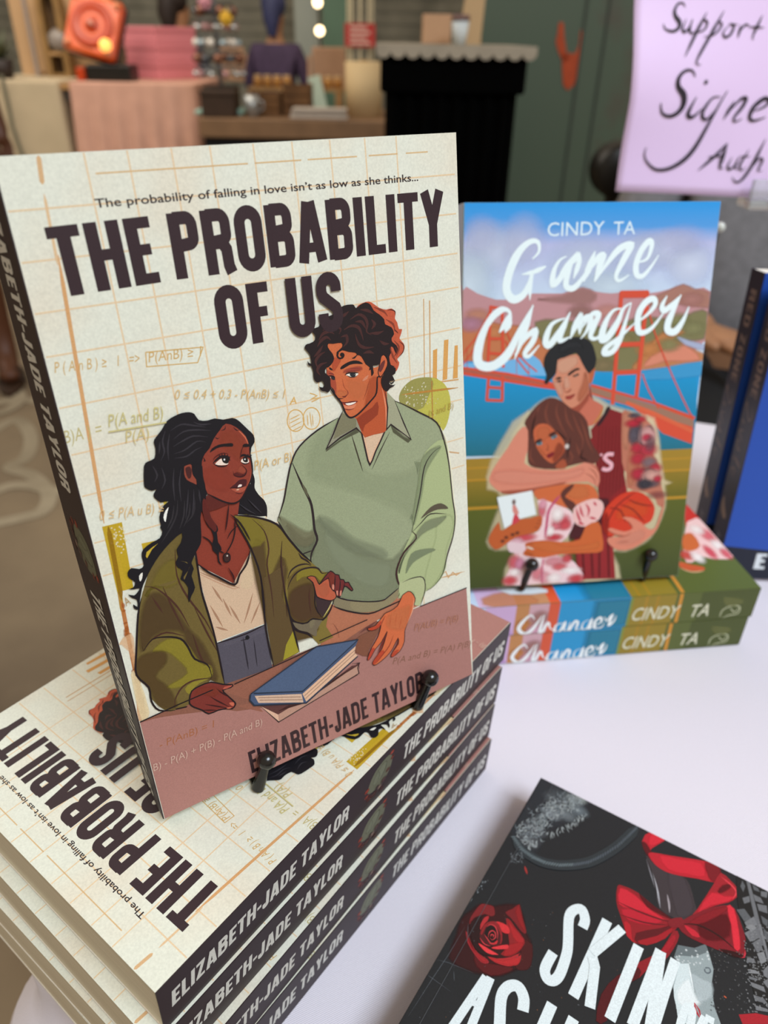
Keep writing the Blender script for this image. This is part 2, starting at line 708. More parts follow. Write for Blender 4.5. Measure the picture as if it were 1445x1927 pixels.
# ================================================================= the room
floor_m = mat('worn_concrete', '#8d7c62', 0.75, scale=1.6, col2='#5f5140', bump=0.15, bscale=60)
mb = MB().box(-9, 9, -4, 14, -0.1, 0)
o = obj('floor', mb, floor_m, mw=HALL)
struct(o)
wall_m = mat('grey_shutter_paint', '#8f8d7f', 0.7, scale=3, col2='#6f6e62')
mb = MB().box(-9, 9, 10.0, 10.2, 0, 4.5)
for k in range(36):
    mb.box(-9, 9, 9.985, 10.0, 0.1 + k * 0.12, 0.1 + k * 0.12 + 0.1)
struct(obj('wall_back', mb, wall_m, mw=HALL))
mb = MB().box(-9.2, -9, -4, 10.2, 0, 4.5)
struct(obj('wall_left', mb, mat('plaster', '#9a9284', 0.8, noise=0.15, scale=2), mw=HALL))

# table plan: corner and two axes (depth, length)
TC = Vector((-0.0110, 0.1070, 0))
TA = Vector((0.949, 0.316, 0)).normalized()
TB = Vector((0.316, -0.949, 0)).normalized()
TZ = 0.74
TD, TL = 0.665, 1.75
TM = frame(TC, TA, -TB, (0, 0, 1))      # local x depth, local -y along the length



# ================================================================= artwork lists
ART_FRONT = '''
L #eed3ac 0.85 0 0 0.45:404 4060 404 660
L #eed3ac 0.85 0 0 0.45:612 4060 612 660
L #eed3ac 0.85 0 0 0.45:835 4060 835 660
L #eed3ac 0.85 0 0 0.45:1041 4060 1041 660
L #eed3ac 0.85 0 0 0.45:1284 4060 1284 660
L #eed3ac 0.85 0 0 0.45:1514 4060 1514 660
L #eed3ac 0.85 0 0 0.45:1750 4060 1750 660
L #eed3ac 0.85 0 0 0.45:1980 4060 1980 660
L #eed3ac 0.85 0 0 0.45:2196 4060 2196 660
L #e6c08a 0.7 0 0 0.4:440 3966 1240 3966
L #e6c08a 0.7 0 0 0.4:1280 3966 1560 3966
L #e6c08a 0.7 0 0 0.4:1600 3966 1920 3966
L #e6c08a 0.7 0 0 0.4:2000 3966 2200 3966
L #e6c08a 0.7 0 0 0.4:2260 3966 2420 3966
L #eed3ac 0.85 0 0 0.45:8 3829 2620 3829
L #eed3ac 0.85 0 0 0.45:8 3598 2620 3598
L #eed3ac 0.85 0 0 0.45:8 3356 2620 3356
L #eed3ac 0.85 0 0 0.45:8 3141 2620 3141
L #eed3ac 0.85 0 0 0.45:8 2873 2620 2873
L #eed3ac 0.85 0 0 0.45:8 2614 2620 2614
L #eed3ac 0.85 0 0 0.45:8 2373 2620 2373
L #eed3ac 0.85 0 0 0.45:8 2086 2620 2086
L #eed3ac 0.85 0 0 0.45:8 1874 2620 1874
L #dfb584 0.85 0 0.1 1.1:198 4059 186 3934
L #ecc89b 0.8 0 0.1 0.7:183 3893 168 3567
L #dda76e 0.85 0 0.1 1.0:180 3616 85 2186
L #b98a2a 0.8 0 0.1 1.2:107 2162 63 1581
L #c47a3c 0.8 0 0.1 1.2:73 1687 36 863
B #b5652c 0.8 0:66 1500 12 18
B #b5652c 0.8 0:43 1188 8 21
B #b5652c 0.8 0:59 1486 20 16
B #b5652c 0.8 0:42 1006 16 10
B #b5652c 0.8 0:57 1174 14 20
B #b5652c 0.8 0:41 1150 17 17
B #b5652c 0.8 0:54 1454 18 16
B #b5652c 0.8 0:54 1103 17 23
B #b5652c 0.8 0:64 1373 13 23
B #b5652c 0.8 0:33 972 10 11
B #b5652c 0.8 0:36 894 16 13
B #b5652c 0.8 0:53 1284 12 17
B #b5652c 0.8 0:59 1216 16 23
B #b5652c 0.8 0:51 984 16 11
B #b5652c 0.8 0:50 980 19 17
B #b5652c 0.8 0:42 1113 18 17
B #b5652c 0.8 0:55 1466 18 24
B #b5652c 0.8 0:75 1616 13 10
B #b5652c 0.8 0:68 1454 18 9
B #b5652c 0.8 0:43 1198 17 13
B #b5652c 0.8 0:50 963 14 24
B #b5652c 0.8 0:55 1447 15 9
B #b5652c 0.8 0:65 1534 15 10
B #b5652c 0.8 0:78 1651 12 23
B #b5652c 0.8 0:38 954 14 16
B #b5652c 0.8 0:52 1169 15 18
P #eebd8c 0.55 2 0.6:-7 1411 81 1456 80 1323 9 901 16 828 49 881 46 1338
P #f2dcae 0.7 2 0.4:23 1179 60 1148 74 862 16 828
P #c6a527 0.92 0 0:70 2170 180 2165 157 1740 63 1747
P #d3b32c 0.7 0 0:130 2164 179 2163 157 1740 120 1744
B #f1e6b8 0.95 0:175 2050 7 7
B #f1e6b8 0.95 0:127 2029 7 7
B #f1e6b8 0.95 0:126 2102 7 7
B #f1e6b8 0.95 0:178 2047 7 7
B #f1e6b8 0.95 0:161 2141 7 7
B #f1e6b8 0.95 0:131 2052 7 7
B #f1e6b8 0.95 0:98 2057 7 7
B #f1e6b8 0.95 0:166 2131 7 7
B #f1e6b8 0.95 0:152 2065 7 7
B #f1e6b8 0.95 0:160 2083 7 7
B #f1e6b8 0.95 0:148 2018 7 7
B #f1e6b8 0.95 0:118 2147 7 7
B #f1e6b8 0.95 0:138 1982 7 7
B #f1e6b8 0.95 0:122 2077 7 7
B #f1e6b8 0.95 0:154 2090 7 7
B #f1e6b8 0.95 0:136 2097 7 7
B #f1e6b8 0.95 0:126 2051 7 7
B #f1e6b8 0.95 0:129 2088 7 7
B #f1e6b8 0.95 0:179 2133 7 7
B #f1e6b8 0.95 0:137 2023 7 7
B #f1e6b8 0.95 0:135 2113 7 7
B #f1e6b8 0.95 0:174 2098 7 7
B #f1e6b8 0.95 0:118 2082 7 7
B #f1e6b8 0.95 0:170 2123 7 7
B #f1e6b8 0.95 0:132 2095 7 7
B #f1e6b8 0.95 0:169 2064 7 7
B #f1e6b8 0.95 0:180 2108 7 7
B #f1e6b8 0.95 0:122 2043 7 7
B #f1e6b8 0.95 0:173 2061 7 7
B #f1e6b8 0.95 0:132 2132 7 7
B #f1e6b8 0.95 0:154 2113 7 7
B #f1e6b8 0.95 0:153 1999 7 7
B #f1e6b8 0.95 0:123 2107 7 7
B #f1e6b8 0.95 0:160 2032 7 7
L #9c7414 0.75 0 0.1 1.3:102 2162 78 1691
P #cfae2a 0.9 0 0:258 2002 366 1993 260 1864
P #d8bf4a 0.9 0 0:425 2248 456 2219 436 2171
P #dba258 0.95 0 0:2390 2759 2425 2765 2410 2549 2375 2547
P #dba258 0.95 0 0:2484 2811 2521 2811 2497 2541 2458 2540
P #dba258 0.95 0 0:2571 2760 2598 2758 2588 2532 2545 2533
L #dca868 0.6 0 0 0.4:2335 3105 2306 2536
L #dca868 0.6 0 0 0.5:2381 3088 2354 2551
L #dca868 0.8 0 0 0.5:2300 2546 2594 2520
L #dca868 0.5 0 0 0.6:2325 2067 2578 1977
L #dfae74 0.7 0 0.3 0.6:2342 1019 2592 992
L #dfae74 0.7 2 0.2 0.5:2376 1030 2411 1056 2433 994 2477 1025 2510 987 2562 1003
P #9a9550 0.95 3 0:2094 2482 2120 2543 2194 2589 2281 2594 2368 2577 2425 2543 2346 2460 2289 2372 2178 2359 2124 2408
P #c3bd52 0.9 3 0:2368 2577 2469 2516 2515 2412 2507 2299 2468 2204 2413 2178 2365 2279 2237 2371 2289 2385 2339 2462 2380 2528
B #e9e4c4 0.95 0:2294 2498 5 5
B #e9e4c4 0.95 0:2292 2511 6 6
B #e9e4c4 0.95 0:2215 2503 9 5
B #e9e4c4 0.95 0:2126 2430 8 9
B #e9e4c4 0.95 0:2212 2410 9 5
B #e9e4c4 0.95 0:2276 2416 7 7
B #e9e4c4 0.95 0:2190 2520 5 4
B #e9e4c4 0.95 0:2250 2517 8 4
B #e9e4c4 0.95 0:2310 2434 9 8
B #e9e4c4 0.95 0:2310 2454 4 8
B #e9e4c4 0.95 0:2167 2531 7 7
B #e9e4c4 0.95 0:2208 2413 7 6
B #e9e4c4 0.95 0:2176 2433 6 8
B #e9e4c4 0.95 0:2204 2541 7 8
B #e9e4c4 0.95 0:2161 2449 9 8
B #e9e4c4 0.95 0:2301 2554 7 8
B #e9e4c4 0.95 0:2144 2541 5 7
B #e9e4c4 0.95 0:2215 2492 8 4
B #e9e4c4 0.95 0:2147 2565 5 4
B #e9e4c4 0.95 0:2322 2403 4 7
B #e9e4c4 0.95 0:2196 2523 6 7
B #e9e4c4 0.95 0:2249 2504 5 6
B #e9e4c4 0.95 0:2155 2490 8 6
B #e9e4c4 0.95 0:2151 2555 6 7
B #e9e4c4 0.95 0:2288 2493 8 7
B #e9e4c4 0.95 0:2218 2509 6 8
B #e9e4c4 0.95 0:2212 2455 6 5
B #e9e4c4 0.95 0:2235 2450 4 6
B #e9e4c4 0.95 0:2211 2423 9 6
B #e9e4c4 0.95 0:2307 2418 5 6
B #e9e4c4 0.95 0:2151 2447 7 8
B #e9e4c4 0.95 0:2287 2443 8 7
B #e9e4c4 0.95 0:2150 2486 4 5
B #e9e4c4 0.95 0:2290 2550 4 4
B #e9e4c4 0.95 0:2310 2523 4 8
B #e9e4c4 0.95 0:2151 2442 7 8
B #e9e4c4 0.95 0:2321 2452 8 4
B #e9e4c4 0.95 0:2284 2471 8 5
B #e9e4c4 0.95 0:2275 2399 4 6
B #e9e4c4 0.95 0:2239 2426 5 5
B #e9e4c4 0.95 0:2179 2475 8 6
B #e9e4c4 0.95 0:2205 2507 6 6
B #e9e4c4 0.95 0:2148 2501 9 6
B #e9e4c4 0.95 0:2284 2532 7 8
B #e9e4c4 0.95 0:2265 2474 6 7
B #e9e4c4 0.95 0:2314 2527 4 8
B #ece7c0 0.9 0:2461 2343 5 5
B #ece7c0 0.9 0:2380 2309 5 5
B #ece7c0 0.9 0:2345 2431 5 5
B #ece7c0 0.9 0:2342 2352 5 5
B #ece7c0 0.9 0:2366 2435 5 5
B #ece7c0 0.9 0:2418 2241 5 5
B #ece7c0 0.9 0:2356 2318 5 5
B #ece7c0 0.9 0:2373 2276 5 5
B #ece7c0 0.9 0:2410 2418 5 5
B #ece7c0 0.9 0:2354 2490 5 5
B #ece7c0 0.9 0:2391 2392 5 5
B #ece7c0 0.9 0:2341 2409 5 5
B #ece7c0 0.9 0:2360 2300 5 5
B #ece7c0 0.9 0:2327 2252 5 5
L #c68d3e 0.8 0 0.2 0.7:2117 2510 2588 2463
L #c98f46 0.6 0 0 0.5:2366 2555 2358 2281
L #e0b469 0.85 2 0 0.35:1385 2495 1375 2466 1357 2446 1332 2438 1306 2444 1285 2462 1273 2490 1272 2521 1282 2549 1300 2569 1324 2577 1350 2571 1371 2554 1383 2527 1385 2495
L #e0b469 0.85 2 0 0.35:1497 2484 1487 2455 1468 2434 1443 2426 1416 2432 1394 2450 1382 2479 1380 2510 1390 2539 1409 2559 1433 2567 1460 2561 1481 2544 1494 2516 1497 2484
L #e0b469 0.8 0 0.2 0.3:1288 2523 1363 2540
L #e0b469 0.8 0 0.2 0.3:1281 2499 1366 2519
L #e0b469 0.8 0 0.2 0.3:1284 2472 1369 2493
L #e0b469 0.8 0 0.2 0.3:1295 2447 1369 2464
L #e0b469 0.8 0 0.2 0.3:1411 2530 1408 2455
L #e0b469 0.8 0 0.2 0.3:1431 2542 1431 2442
L #e0b469 0.8 0 0.2 0.3:1447 2521 1442 2447
L #e0b469 0.9 0 0 0.4:1304 2615 1336 2653 1345 2612
L #e0b469 0.9 0 0 0.35:1311 2633 1344 2628
L #e0b469 0.8 2 0 0.35:1446 2658 1492 2632 1447 2619 1515 2616 1451 2601
P #a8776e 1 0 0:4 824 2600 847 2631 1 4 1
P #8d5c4b 0.95 2 0:4 824 493 846 1120 858 1374 862 1732 883 1723 786 1189 410 829 538 622 603 535 659 225 768 93 805
P #9a6350 0.9 0 0:537 821 803 831 994 831 974 691 717 624 628 643 803 506 795 529 731 643
P #85543f 0.9 2 0.6:1571 781 1680 806 1787 819 1775 767 1679 643 1667 597 1576 665
P #b06f52 1 0 0:1399 1160 1549 1054 1671 1006 1745 1017 1978 1019 1940 932 1503 813 1289 793 1334 1046
P #6b3f38 1 0 0:1844 944 1971 979 1990 979 1954 943 1852 913 1718 840 1613 820 1738 895
P #c08266 1 0 0:2100 887 2158 872 2153 852 2097 849
P #b06f52 1 0 0:1305 984 1367 1117 1633 981 1863 990 1997 980 1957 904 1553 834 1307 871
L #8a503c 1 3 0.4 0.4:1413 995 1443 923 1449 853
P #843f3c 1 0 0:1334 1046 1285 992 1278 956 1301 897 1320 929
L #20161a 1 0 0 0.3:1334 1046 1285 992 1278 956 1301 897 1320 929 1334 1046
P #98a17f 1 0 0:1624 2461 1465 2413 1330 2339 1262 2250 1215 2131 1174 2020 1112 1890 1163 1760 1256 1585 1314 1525 1304 1447 1374 1353 1443 1230 1520 1158 1686 1066 1833 1025 1960 1067 1992 1085 1983 1163 2131 1491 2213 1551 2370 1531 2500 1521 2497 1651 2448 2116 2394 2253 2236 2359 2032 2501 1995 2557 1766 2427
P #a9b48f 0.35 3 3.2:1461 2378 1652 2357 1807 2019 2149 1954 2213 2016 2231 1824 2137 1574 2068 1665 1793 1867 1534 2017 1367 2138
P #838a6d 0.8 3 2:1377 1808 1497 1692 1752 1445 1949 1321 2112 1440 1983 1163 1960 1067 1833 1025 1493 1168 1399 1330 1311 1499
P #9fa98a 0.4 3 2:1444 1709 1589 1527 1745 1377 1916 1289 1876 1142 1727 1182 1581 1321 1452 1546
P #8b9377 0.45 3 1.6:1392 1829 1491 1641 1667 1460 1892 1355 1869 1434 1652 1589 1505 1769
P #6f735a 0.7 3 1.2:1175 1845 1272 1711 1343 1702 1347 1621 1305 1555 1246 1615 1186 1739
P #807c5e 0.6 3 1.2:1122 1912 1178 1869 1291 1757 1354 1737 1353 1672 1277 1644 1161 1747
P #847a5e 1 2 0:1440 1202 1546 1133 1714 1052 1847 1012 1967 1064 1970 1003 1857 955 1706 968 1536 1042 1445 1121
P #9a8f6c 0.8 2 0:1574 1120 1714 1052 1847 1012 1967 1064 1970 1003 1857 955 1706 968 1580 1040
L #20161a 1 3 0.1 0.5:1441 1209 1546 1133 1714 1055 1832 1022 1895 1038 2000 1082
L #20161a 1 3 0.1 0.6:1431 1127 1537 1046 1705 957 1842 953 2014 963
P #a9b584 1 2 0:2243 2009 2324 2094 2448 2116 2479 1948 2497 1651 2514 1487 2483 1335 2427 1218 2413 1102 2359 1013 2273 967 2215 957 2151 857 2078 962 1969 988 1983 1073 1969 1183 1993 1292 2131 1491 2137 1574 2201 1832
P #b9c591 0.8 3 1.2:2353 1508 2467 1516 2495 1420 2421 1251 2398 1122 2308 1000 2224 969 2215 1080 2273 1240 2329 1370
P #8c9873 0.8 3 1:2243 2009 2322 2068 2415 2072 2333 1986 2266 1896 2226 1743 2150 1542 2139 1602 2201 1832
P #868f6e 0.8 3 1:2135 1433 2243 1527 2386 1526 2434 1512 2350 1465 2206 1439 2040 1305 1985 1192 2041 1319
P #5a5140 0.95 3 0:2206 1567 2296 1632 2392 1636 2456 1574 2358 1595 2278 1588
P #7f8b6b 0.8 3 0.6:2103 1313 2229 1314 2324 1276 2226 1264 2113 1236 2046 1170
L #7d8465 1 3 0.4 0.35:2243 2009 2322 2068 2414 2058
L #e8e4c8 0.9 3 0.4 0.9:2394 2247 2457 2128 2489 1918 2507 1605 2524 1484 2491 1332 2431 1187
L #2b2122 1 3 0.15 0.5:2018 2498 2099 2457 2251 2356 2387 2255 2441 2118 2478 1921 2497 1651 2514 1487 2488 1333 2426 1189 2377 1053 2290 976 2215 957
L #2b2122 1 3 0.3 0.45:2407 2067 2336 2038 2262 1951 2210 1747 2124 1493
L #3b2020 1 3 0.3 0.85:2124 1493 2158 1425 2043 1347 1972 1226 1973 1137 1991 1071 1970 1003
L #2b2122 1 3 0.4 0.45:2128 1485 2212 1537 2293 1580 2435 1537
P #b5bd8e 0.95 2 0:1987 1117 2104 1112 2199 1093 2216 972 2171 912 2151 857 2089 896 2111 980 2066 1013 1985 997
L #2b2122 1 3 0.2 0.4:2010 1109 2104 1112 2195 1084 2208 975 2150 841
L #2b2122 1 3 0.15 0.55:1624 2461 1465 2413 1330 2339 1262 2250 1215 2131 1173 2008 1112 1890
L #2b2122 1 3 0.25 0.85:1267 2243 1310 2092 1356 1955 1364 1864 1362 1748 1372 1666 1322 1589 1306 1514 1345 1447
L #5d5a44 1 3 0.5 1.1:1316 2090 1347 1983
L #2b2122 1 3 0.1 0.5:1117 1882 1163 1760 1246 1608 1301 1529
L #2b2122 1 3 0.2 0.4:1251 1600 1324 1602
P #dcb392 1 0 0:1776 2328 1833 2290 1966 2295 1925 2230 1828 2090 1797 2199
P #e7c8a8 0.8 0 0:1806 2290 1958 2285 1881 2203 1828 2116
L #2b2122 1 2 0.1 0.55:1752 2418 1782 2326 1803 2185 1825 2085 1877 2167 1958 2285 1986 2365
L #3f382c 1 3 0.3 0.4:1708 2325 1731 2216 1754 2110 1766 2056
L #3f382c 1 3 0.4 0.4:1999 2275 1919 2169 1838 2049
P #b9552f 1 0 0:1688 2447 1752 2424 1765 2415 1782 2326 1805 2284 1975 2293 2006 2519 1973 2691 1832 2555
P #b9552f 1 2 0:1752 2418 1821 2439 1908 2503 1981 2548 1997 2448 1977 2305 1930 2285 1834 2296 1782 2326
P #9c3f26 0.8 2 0:1752 2424 1878 2474 1922 2506 1917 2417 1814 2368 1796 2329 1778 2351
L #e38c66 1 3 0.3 0.5:1964 2587 1983 2451 1971 2307
P #92907a 1 0 0:1624 2459 1668 2502 1752 2424 1782 2326 1746 2365 1623 2328 1513 2282 1569 2376
P #8b8768 0.7 0 0:1653 2487 1752 2424 1747 2371 1570 2328 1615 2437
P #9fa083 1 0 0:1998 2556 2052 2491 2165 2185 2110 2224 2011 2328 1976 2299 1996 2436
L #2b2122 1 0 0.05 0.55:1661 2500 1623 2447 1574 2363 1515 2279 1623 2328 1746 2364 1782 2320
L #2b2122 1 0 0.05 0.5:1984 2583 1997 2448 1976 2300 2012 2327 2165 2185 2116 2310 2052 2491
P #555540 0.8 0 0:1515 2276 1628 2317 1745 2357 1763 2331 1633 2307 1508 2259
P #55553f 0.8 0 0:2012 2320 2109 2217 2165 2181 2142 2165 2027 2268
P #c9693f 1 2 0:1599 2940 1701 2933 1798 2855 1842 2816 1884 2746 1950 2734 1981 2802 2016 2780 2018 2732 1975 2665 1934 2668 1919 2568 1862 2520 1783 2472 1738 2444 1695 2448 1675 2479 1661 2520 1649 2565 1618 2609 1611 2647 1587 2689 1584 2741 1576 2793 1621 2836 1616 2887
P #b04f38 0.8 2 0:1584 2741 1622 2739 1632 2679 1626 2628 1616 2615 1605 2648 1586 2683
P #b9533a 0.8 2 0:1578 2783 1617 2750 1621 2734 1576 2742
P #b8522f 0.5 2 1:1876 2663 1934 2668 1919 2568 1862 2520 1822 2491 1849 2583
P #d98152 0.35 3 2:1710 2690 1827 2662 1858 2608 1791 2546 1721 2577
P #bb5335 0.8 3 0.6:1628 2845 1678 2830 1664 2803 1624 2764 1617 2796
P #a5483a 0.7 3 0.6:1699 2755 1741 2762 1812 2759 1828 2736 1774 2735 1715 2741 1692 2741
L #e79a78 0.7 2 0.4 1.0:1821 2663 1853 2678 1869 2693
P #c8633c 1 2 0:1974 2793 1996 2802 2018 2769 2017 2727 1982 2680 1956 2663 1943 2693 1956 2733
L #20161a 1 2 0 0.3:1974 2793 1996 2802 2018 2769 2017 2727 1982 2680 1956 2663 1943 2693 1956 2733 1974 2793
P #6b3230 0.9 2 0:1976 2755 2002 2766 1993 2731 1965 2694 1950 2707 1962 2737
P #1d1718 1 2 0:1671 2768 1679 2784 1722 2800 1769 2805 1810 2794 1837 2770 1791 2780 1743 2783 1695 2768
P #1d1718 1 2 0:1594 2795 1610 2785 1617 2770 1597 2779
P #ece3d2 1 2 0:1708 2725 1738 2729 1796 2721 1783 2702 1747 2701 1718 2715
P #2a2b2e 1 2 0:1738 2729 1773 2724 1774 2704 1753 2703 1736 2714
B #dfe6e6 0.9 0:1767 2717 2 2
L #20161a 1 3 0.2 0.45:1699 2724 1720 2733 1761 2728 1799 2720
L #20161a 1 3 0.3 0.25:1713 2721 1735 2706 1770 2700 1789 2709
L #7c332c 1 3 0.3 0.3:1699 2726 1715 2741 1745 2742 1815 2730
L #8c3d33 1 3 0.3 0.25:1741 2760 1788 2751 1816 2740
P #cfc4b8 1 0 0:1589 2735 1620 2723 1624 2712 1607 2716
P #28282b 1 2 0:1598 2734 1626 2725 1624 2710 1607 2713
L #20161a 1 3 0.2 0.4:1585 2743 1610 2736 1629 2724
L #7a2f2a 1 3 0.2 0.3:1584 2759 1611 2751 1622 2741
L #20161a 1 3 0.3 0.45:1591 2672 1610 2642 1615 2610 1639 2584 1674 2579
P #d27649 0.7 3 0.8:1627 2633 1668 2630 1701 2613 1693 2593 1657 2590 1627 2610
L #6b2a22 1 3 0.4 0.5:1664 2594 1684 2587 1700 2597
L #8f4030 1 3 0.3 0.3:1703 2628 1710 2606 1699 2592
L #a24a30 0.5 3 0.5 0.3:1679 2707 1683 2659 1703 2623
P #8f352c 1 2 0:1651 2560 1688 2546 1724 2547 1775 2539 1752 2527 1716 2522 1675 2536
P #efe3d6 1 2 0:1685 2544 1717 2540 1762 2537 1740 2527 1704 2526 1687 2536
P #d9805e 1 2 0:1652 2546 1692 2525 1740 2522 1761 2525 1744 2502 1713 2498 1673 2515
L #5c1f20 1 3 0.3 0.35:1651 2561 1688 2547 1718 2546 1775 2540
L #80342b 1 3 0.4 0.3:1667 2513 1701 2498 1743 2497
L #20161a 1 3 0.1 0.55:1579 2695 1589 2657 1616 2612 1633 2585 1653 2554 1667 2513 1678 2479 1702 2447 1738 2444 1789 2465 1868 2519 1919 2566 1934 2665 1961 2657
L #8e3a2b 0.6 3 0.5 0.25:1876 2663 1848 2599 1814 2536
P #c0583a 1 2 0:1826 3126 1869 3145 1916 3148 1950 3128 1989 3098 2036 3081 2078 3082 2104 3055 2098 3016 2114 2988 2123 2945 2148 2941 2132 2902 2124 2882 2153 2846 2157 2813 2136 2785 2095 2755 2109 2731 2097 2696 2070 2674 2028 2708 2025 2815 1978 2978 1899 3091
P #211719 1 2 0:2018 2732 2048 2715 2078 2699 2072 2663 2049 2656 2065 2618 2027 2622 2025 2596 2063 2588 2023 2574 2000 2557 1973 2579 1959 2625 1968 2661 1982 2674
P #211719 1 2 0:1701 3135 1737 3149 1788 3149 1810 3138 1820 3122 1851 3137 1892 3146 1926 3127 1946 3089 1985 3058 2018 3023 2022 2992 2069 2964 2084 2920 2063 2897 2067 2871 2096 2845 2106 2811 2086 2794 2070 2834 2052 2842 2056 2810 2035 2782 2043 2727 2073 2711 2022 2710 2021 2763 1999 2801 1980 2797 1951 2744 1908 2747 1910 2699 1890 2682 1891 2724 1875 2721 1883 2741 1855 2767 1830 2818 1802 2834 1782 2817 1759 2821 1796 2835 1786 2852 1740 2865 1696 2883 1660 2869 1658 2880 1698 2903 1695 2929 1638 2933 1605 2939 1599 2915 1626 2875 1633 2839 1613 2812 1588 2796 1571 2794 1561 2766 1592 2734 1591 2698 1589 2662 1569 2640 1548 2650 1526 2664 1507 2689 1534 2678 1547 2696 1533 2720 1499 2716 1480 2746 1482 2786 1473 2823 1449 2857 1475 2837 1474 2873 1471 2898 1443 2937 1451 2955 1485 2964 1514 2974 1523 3002 1500 3035 1512 3047 1551 3051 1584 3089 1641 3105 1682 3113
P #211719 1 2 0:1661 2879 1652 2856 1667 2833 1696 2832 1710 2850 1700 2867 1683 2868 1678 2853 1689 2844 1674 2841 1664 2856 1671 2870
L #4a2a28 0.9 3 0.4 1.0:1576 3023 1611 3037 1656 3039 1699 3013 1684 2985
L #4a2a28 0.9 3 0.4 1.0:1541 2970 1573 3004 1619 3011 1651 2991
L #4a2a28 0.9 3 0.4 1.0:1526 2933 1558 2967 1599 2980 1624 2956
L #4a2a28 0.9 3 0.4 1.0:1496 2878 1533 2902 1565 2936
L #4a2a28 0.9 3 0.4 1.0:1515 2805 1504 2847 1536 2881 1577 2894
L #4a2a28 0.9 3 0.4 1.0:1526 2757 1508 2791 1534 2821 1580 2828
L #4a2a28 0.9 3 0.4 1.0:1721 3004 1775 3021 1825 3003 1844 2959 1852 2917
L #4a2a28 0.9 3 0.4 1.0:1773 3060 1833 3081 1878 3054 1891 3012 1881 2968 1914 2943
L #4a2a28 0.9 3 0.4 1.0:1903 2955 1963 2945 2006 2953
L #4a2a28 0.9 3 0.4 1.0:1798 2967 1815 2903 1859 2870 1925 2864
L #4a2a28 0.9 3 0.4 1.0:1844 2837 1886 2840 1921 2823
L #4a2a28 0.9 3 0.4 1.0:1971 2897 2005 2871 2042 2865
L #4a2a28 0.9 3 0.4 1.0:1693 2964 1734 2967 1735 2927 1704 2902
L #4a2a28 0.9 3 0.4 1.0:1806 3040 1852 3033 1877 2984
L #4a2a28 0.9 3 0.4 1.0:1767 3110 1730 3091 1684 3084
L #4a2a28 0.9 3 0.4 1.0:1923 3037 1944 3004 1918 2978
L #4a2a28 0.9 3 0.4 1.0:1848 3108 1899 3096 1938 3070
L #8a3e2c 0.9 3 0.4 0.7:1948 3109 2017 3073 2044 3039
L #8a3e2c 0.9 3 0.4 0.7:2030 3021 2082 2982 2091 2934
L #8a3e2c 0.9 3 0.4 0.7:2080 2879 2114 2831 2090 2772
L #8a3e2c 0.9 3 0.4 0.7:2046 2838 2065 2776 2093 2729
L #5a2a22 1 3 0.3 0.35:2047 3074 2072 3075 2101 3061 2102 3035
L #5a2a22 1 3 0.3 0.35:2117 2868 2152 2835 2143 2794 2109 2768
L #5a2a22 1 3 0.3 0.35:2086 2951 2115 2920
L #5a2a22 1 3 0.3 0.35:2083 2837 2096 2803 2072 2775
L #211719 1 3 0.3 0.45:1444 2942 1454 2955 1479 2960
L #211719 1 3 0.3 0.45:1452 2859 1458 2836 1479 2827
L #211719 1 3 0.3 0.45:1509 2689 1526 2664 1553 2651
L #211719 1 3 0.3 0.45:2021 2618 2039 2604 2068 2620
L #211719 1 3 0.3 0.45:1782 3145 1804 3139 1807 3109
L #211719 1 3 0.3 0.45:2013 2598 2043 2584 2066 2593
P #cf6a3f 1 2 0:2002 1002 2054 1017 2089 990 2114 932 2100 887 2077 832 2035 755 2000 689 1990 598 1943 529 1875 506 1862 520 1879 549 1934 599 1935 650 1881 578 1819 531 1736 500 1705 507 1700 531 1728 563 1790 617 1835 714 1844 746 1788 675 1735 640 1687 581 1664 569 1659 586 1702 662 1765 735 1798 822 1757 803 1695 817 1687 842 1753 839 1837 905 1880 909 1953 929
L #2a1718 1 2 0 0.32:2002 1002 2054 1017 2089 990 2114 932 2100 887 2077 832 2035 755 2000 689 1990 598 1943 529 1875 506 1862 520 1879 549 1934 599 1935 650 1881 578 1819 531 1736 500 1705 507 1700 531 1728 563 1790 617 1835 714 1844 746 1788 675 1735 640 1687 581 1664 569 1659 586 1702 662 1765 735 1798 822 1757 803 1695 817 1687 842 1753 839 1837 905 1880 909 1953 929 2002 1002
P #d98050 0.5 3 1.4:1893 897 1994 900 2066 886 2037 783 2002 710 1937 722 1868 765 1845 831
P #c34a30 0.8 2 0.4:1700 531 1728 563 1782 605 1808 579 1754 530 1709 509
P #c04632 0.8 2 0.4:1662 584 1701 655 1728 643 1687 588 1668 567
P #c34a30 0.8 2 0.4:1865 522 1893 550 1937 546 1905 515 1875 506
P #c5492f 0.7 2 0.4:1690 837 1753 833 1805 861 1786 812 1716 809
L #7c2a22 1 3 0.4 0.35:1845 753 1809 674 1734 553
L #7c2a22 1 3 0.4 0.35:1898 695 1855 618 1793 564 1731 518
L #7c2a22 1 3 0.4 0.35:1939 656 1919 598 1879 556
L #7c2a22 1 3 0.4 0.35:1801 820 1818 856 1842 888
L #7c2a22 1 3 0.4 0.35:1824 711 1786 654 1745 592
L #b4532f 1 3 0.5 0.3:1941 864 1919 773
L #b4532f 1 3 0.5 0.3:1989 831 1952 730
L #b4532f 1 3 0.5 0.3:1891 869 1869 779
L #efa884 1 3 0.4 0.4:2100 944 2086 850 2027 744
P #17151b 1 2 0:935 2166 990 2180 984 2122 1022 2081 1045 2032 1046 1940 935 1980 809 2036 809 2107 895 2100
L #17151b 1 3 0.2 1.4:994 2261 994 2208 982 2146 1005 2086 1034 2041 1045 1990 1046 1934
P #8a3a2b 1 0 0:620 2178 889 2100 850 1967 911 1812 896 1716 763 1548 544 1768 584 2073
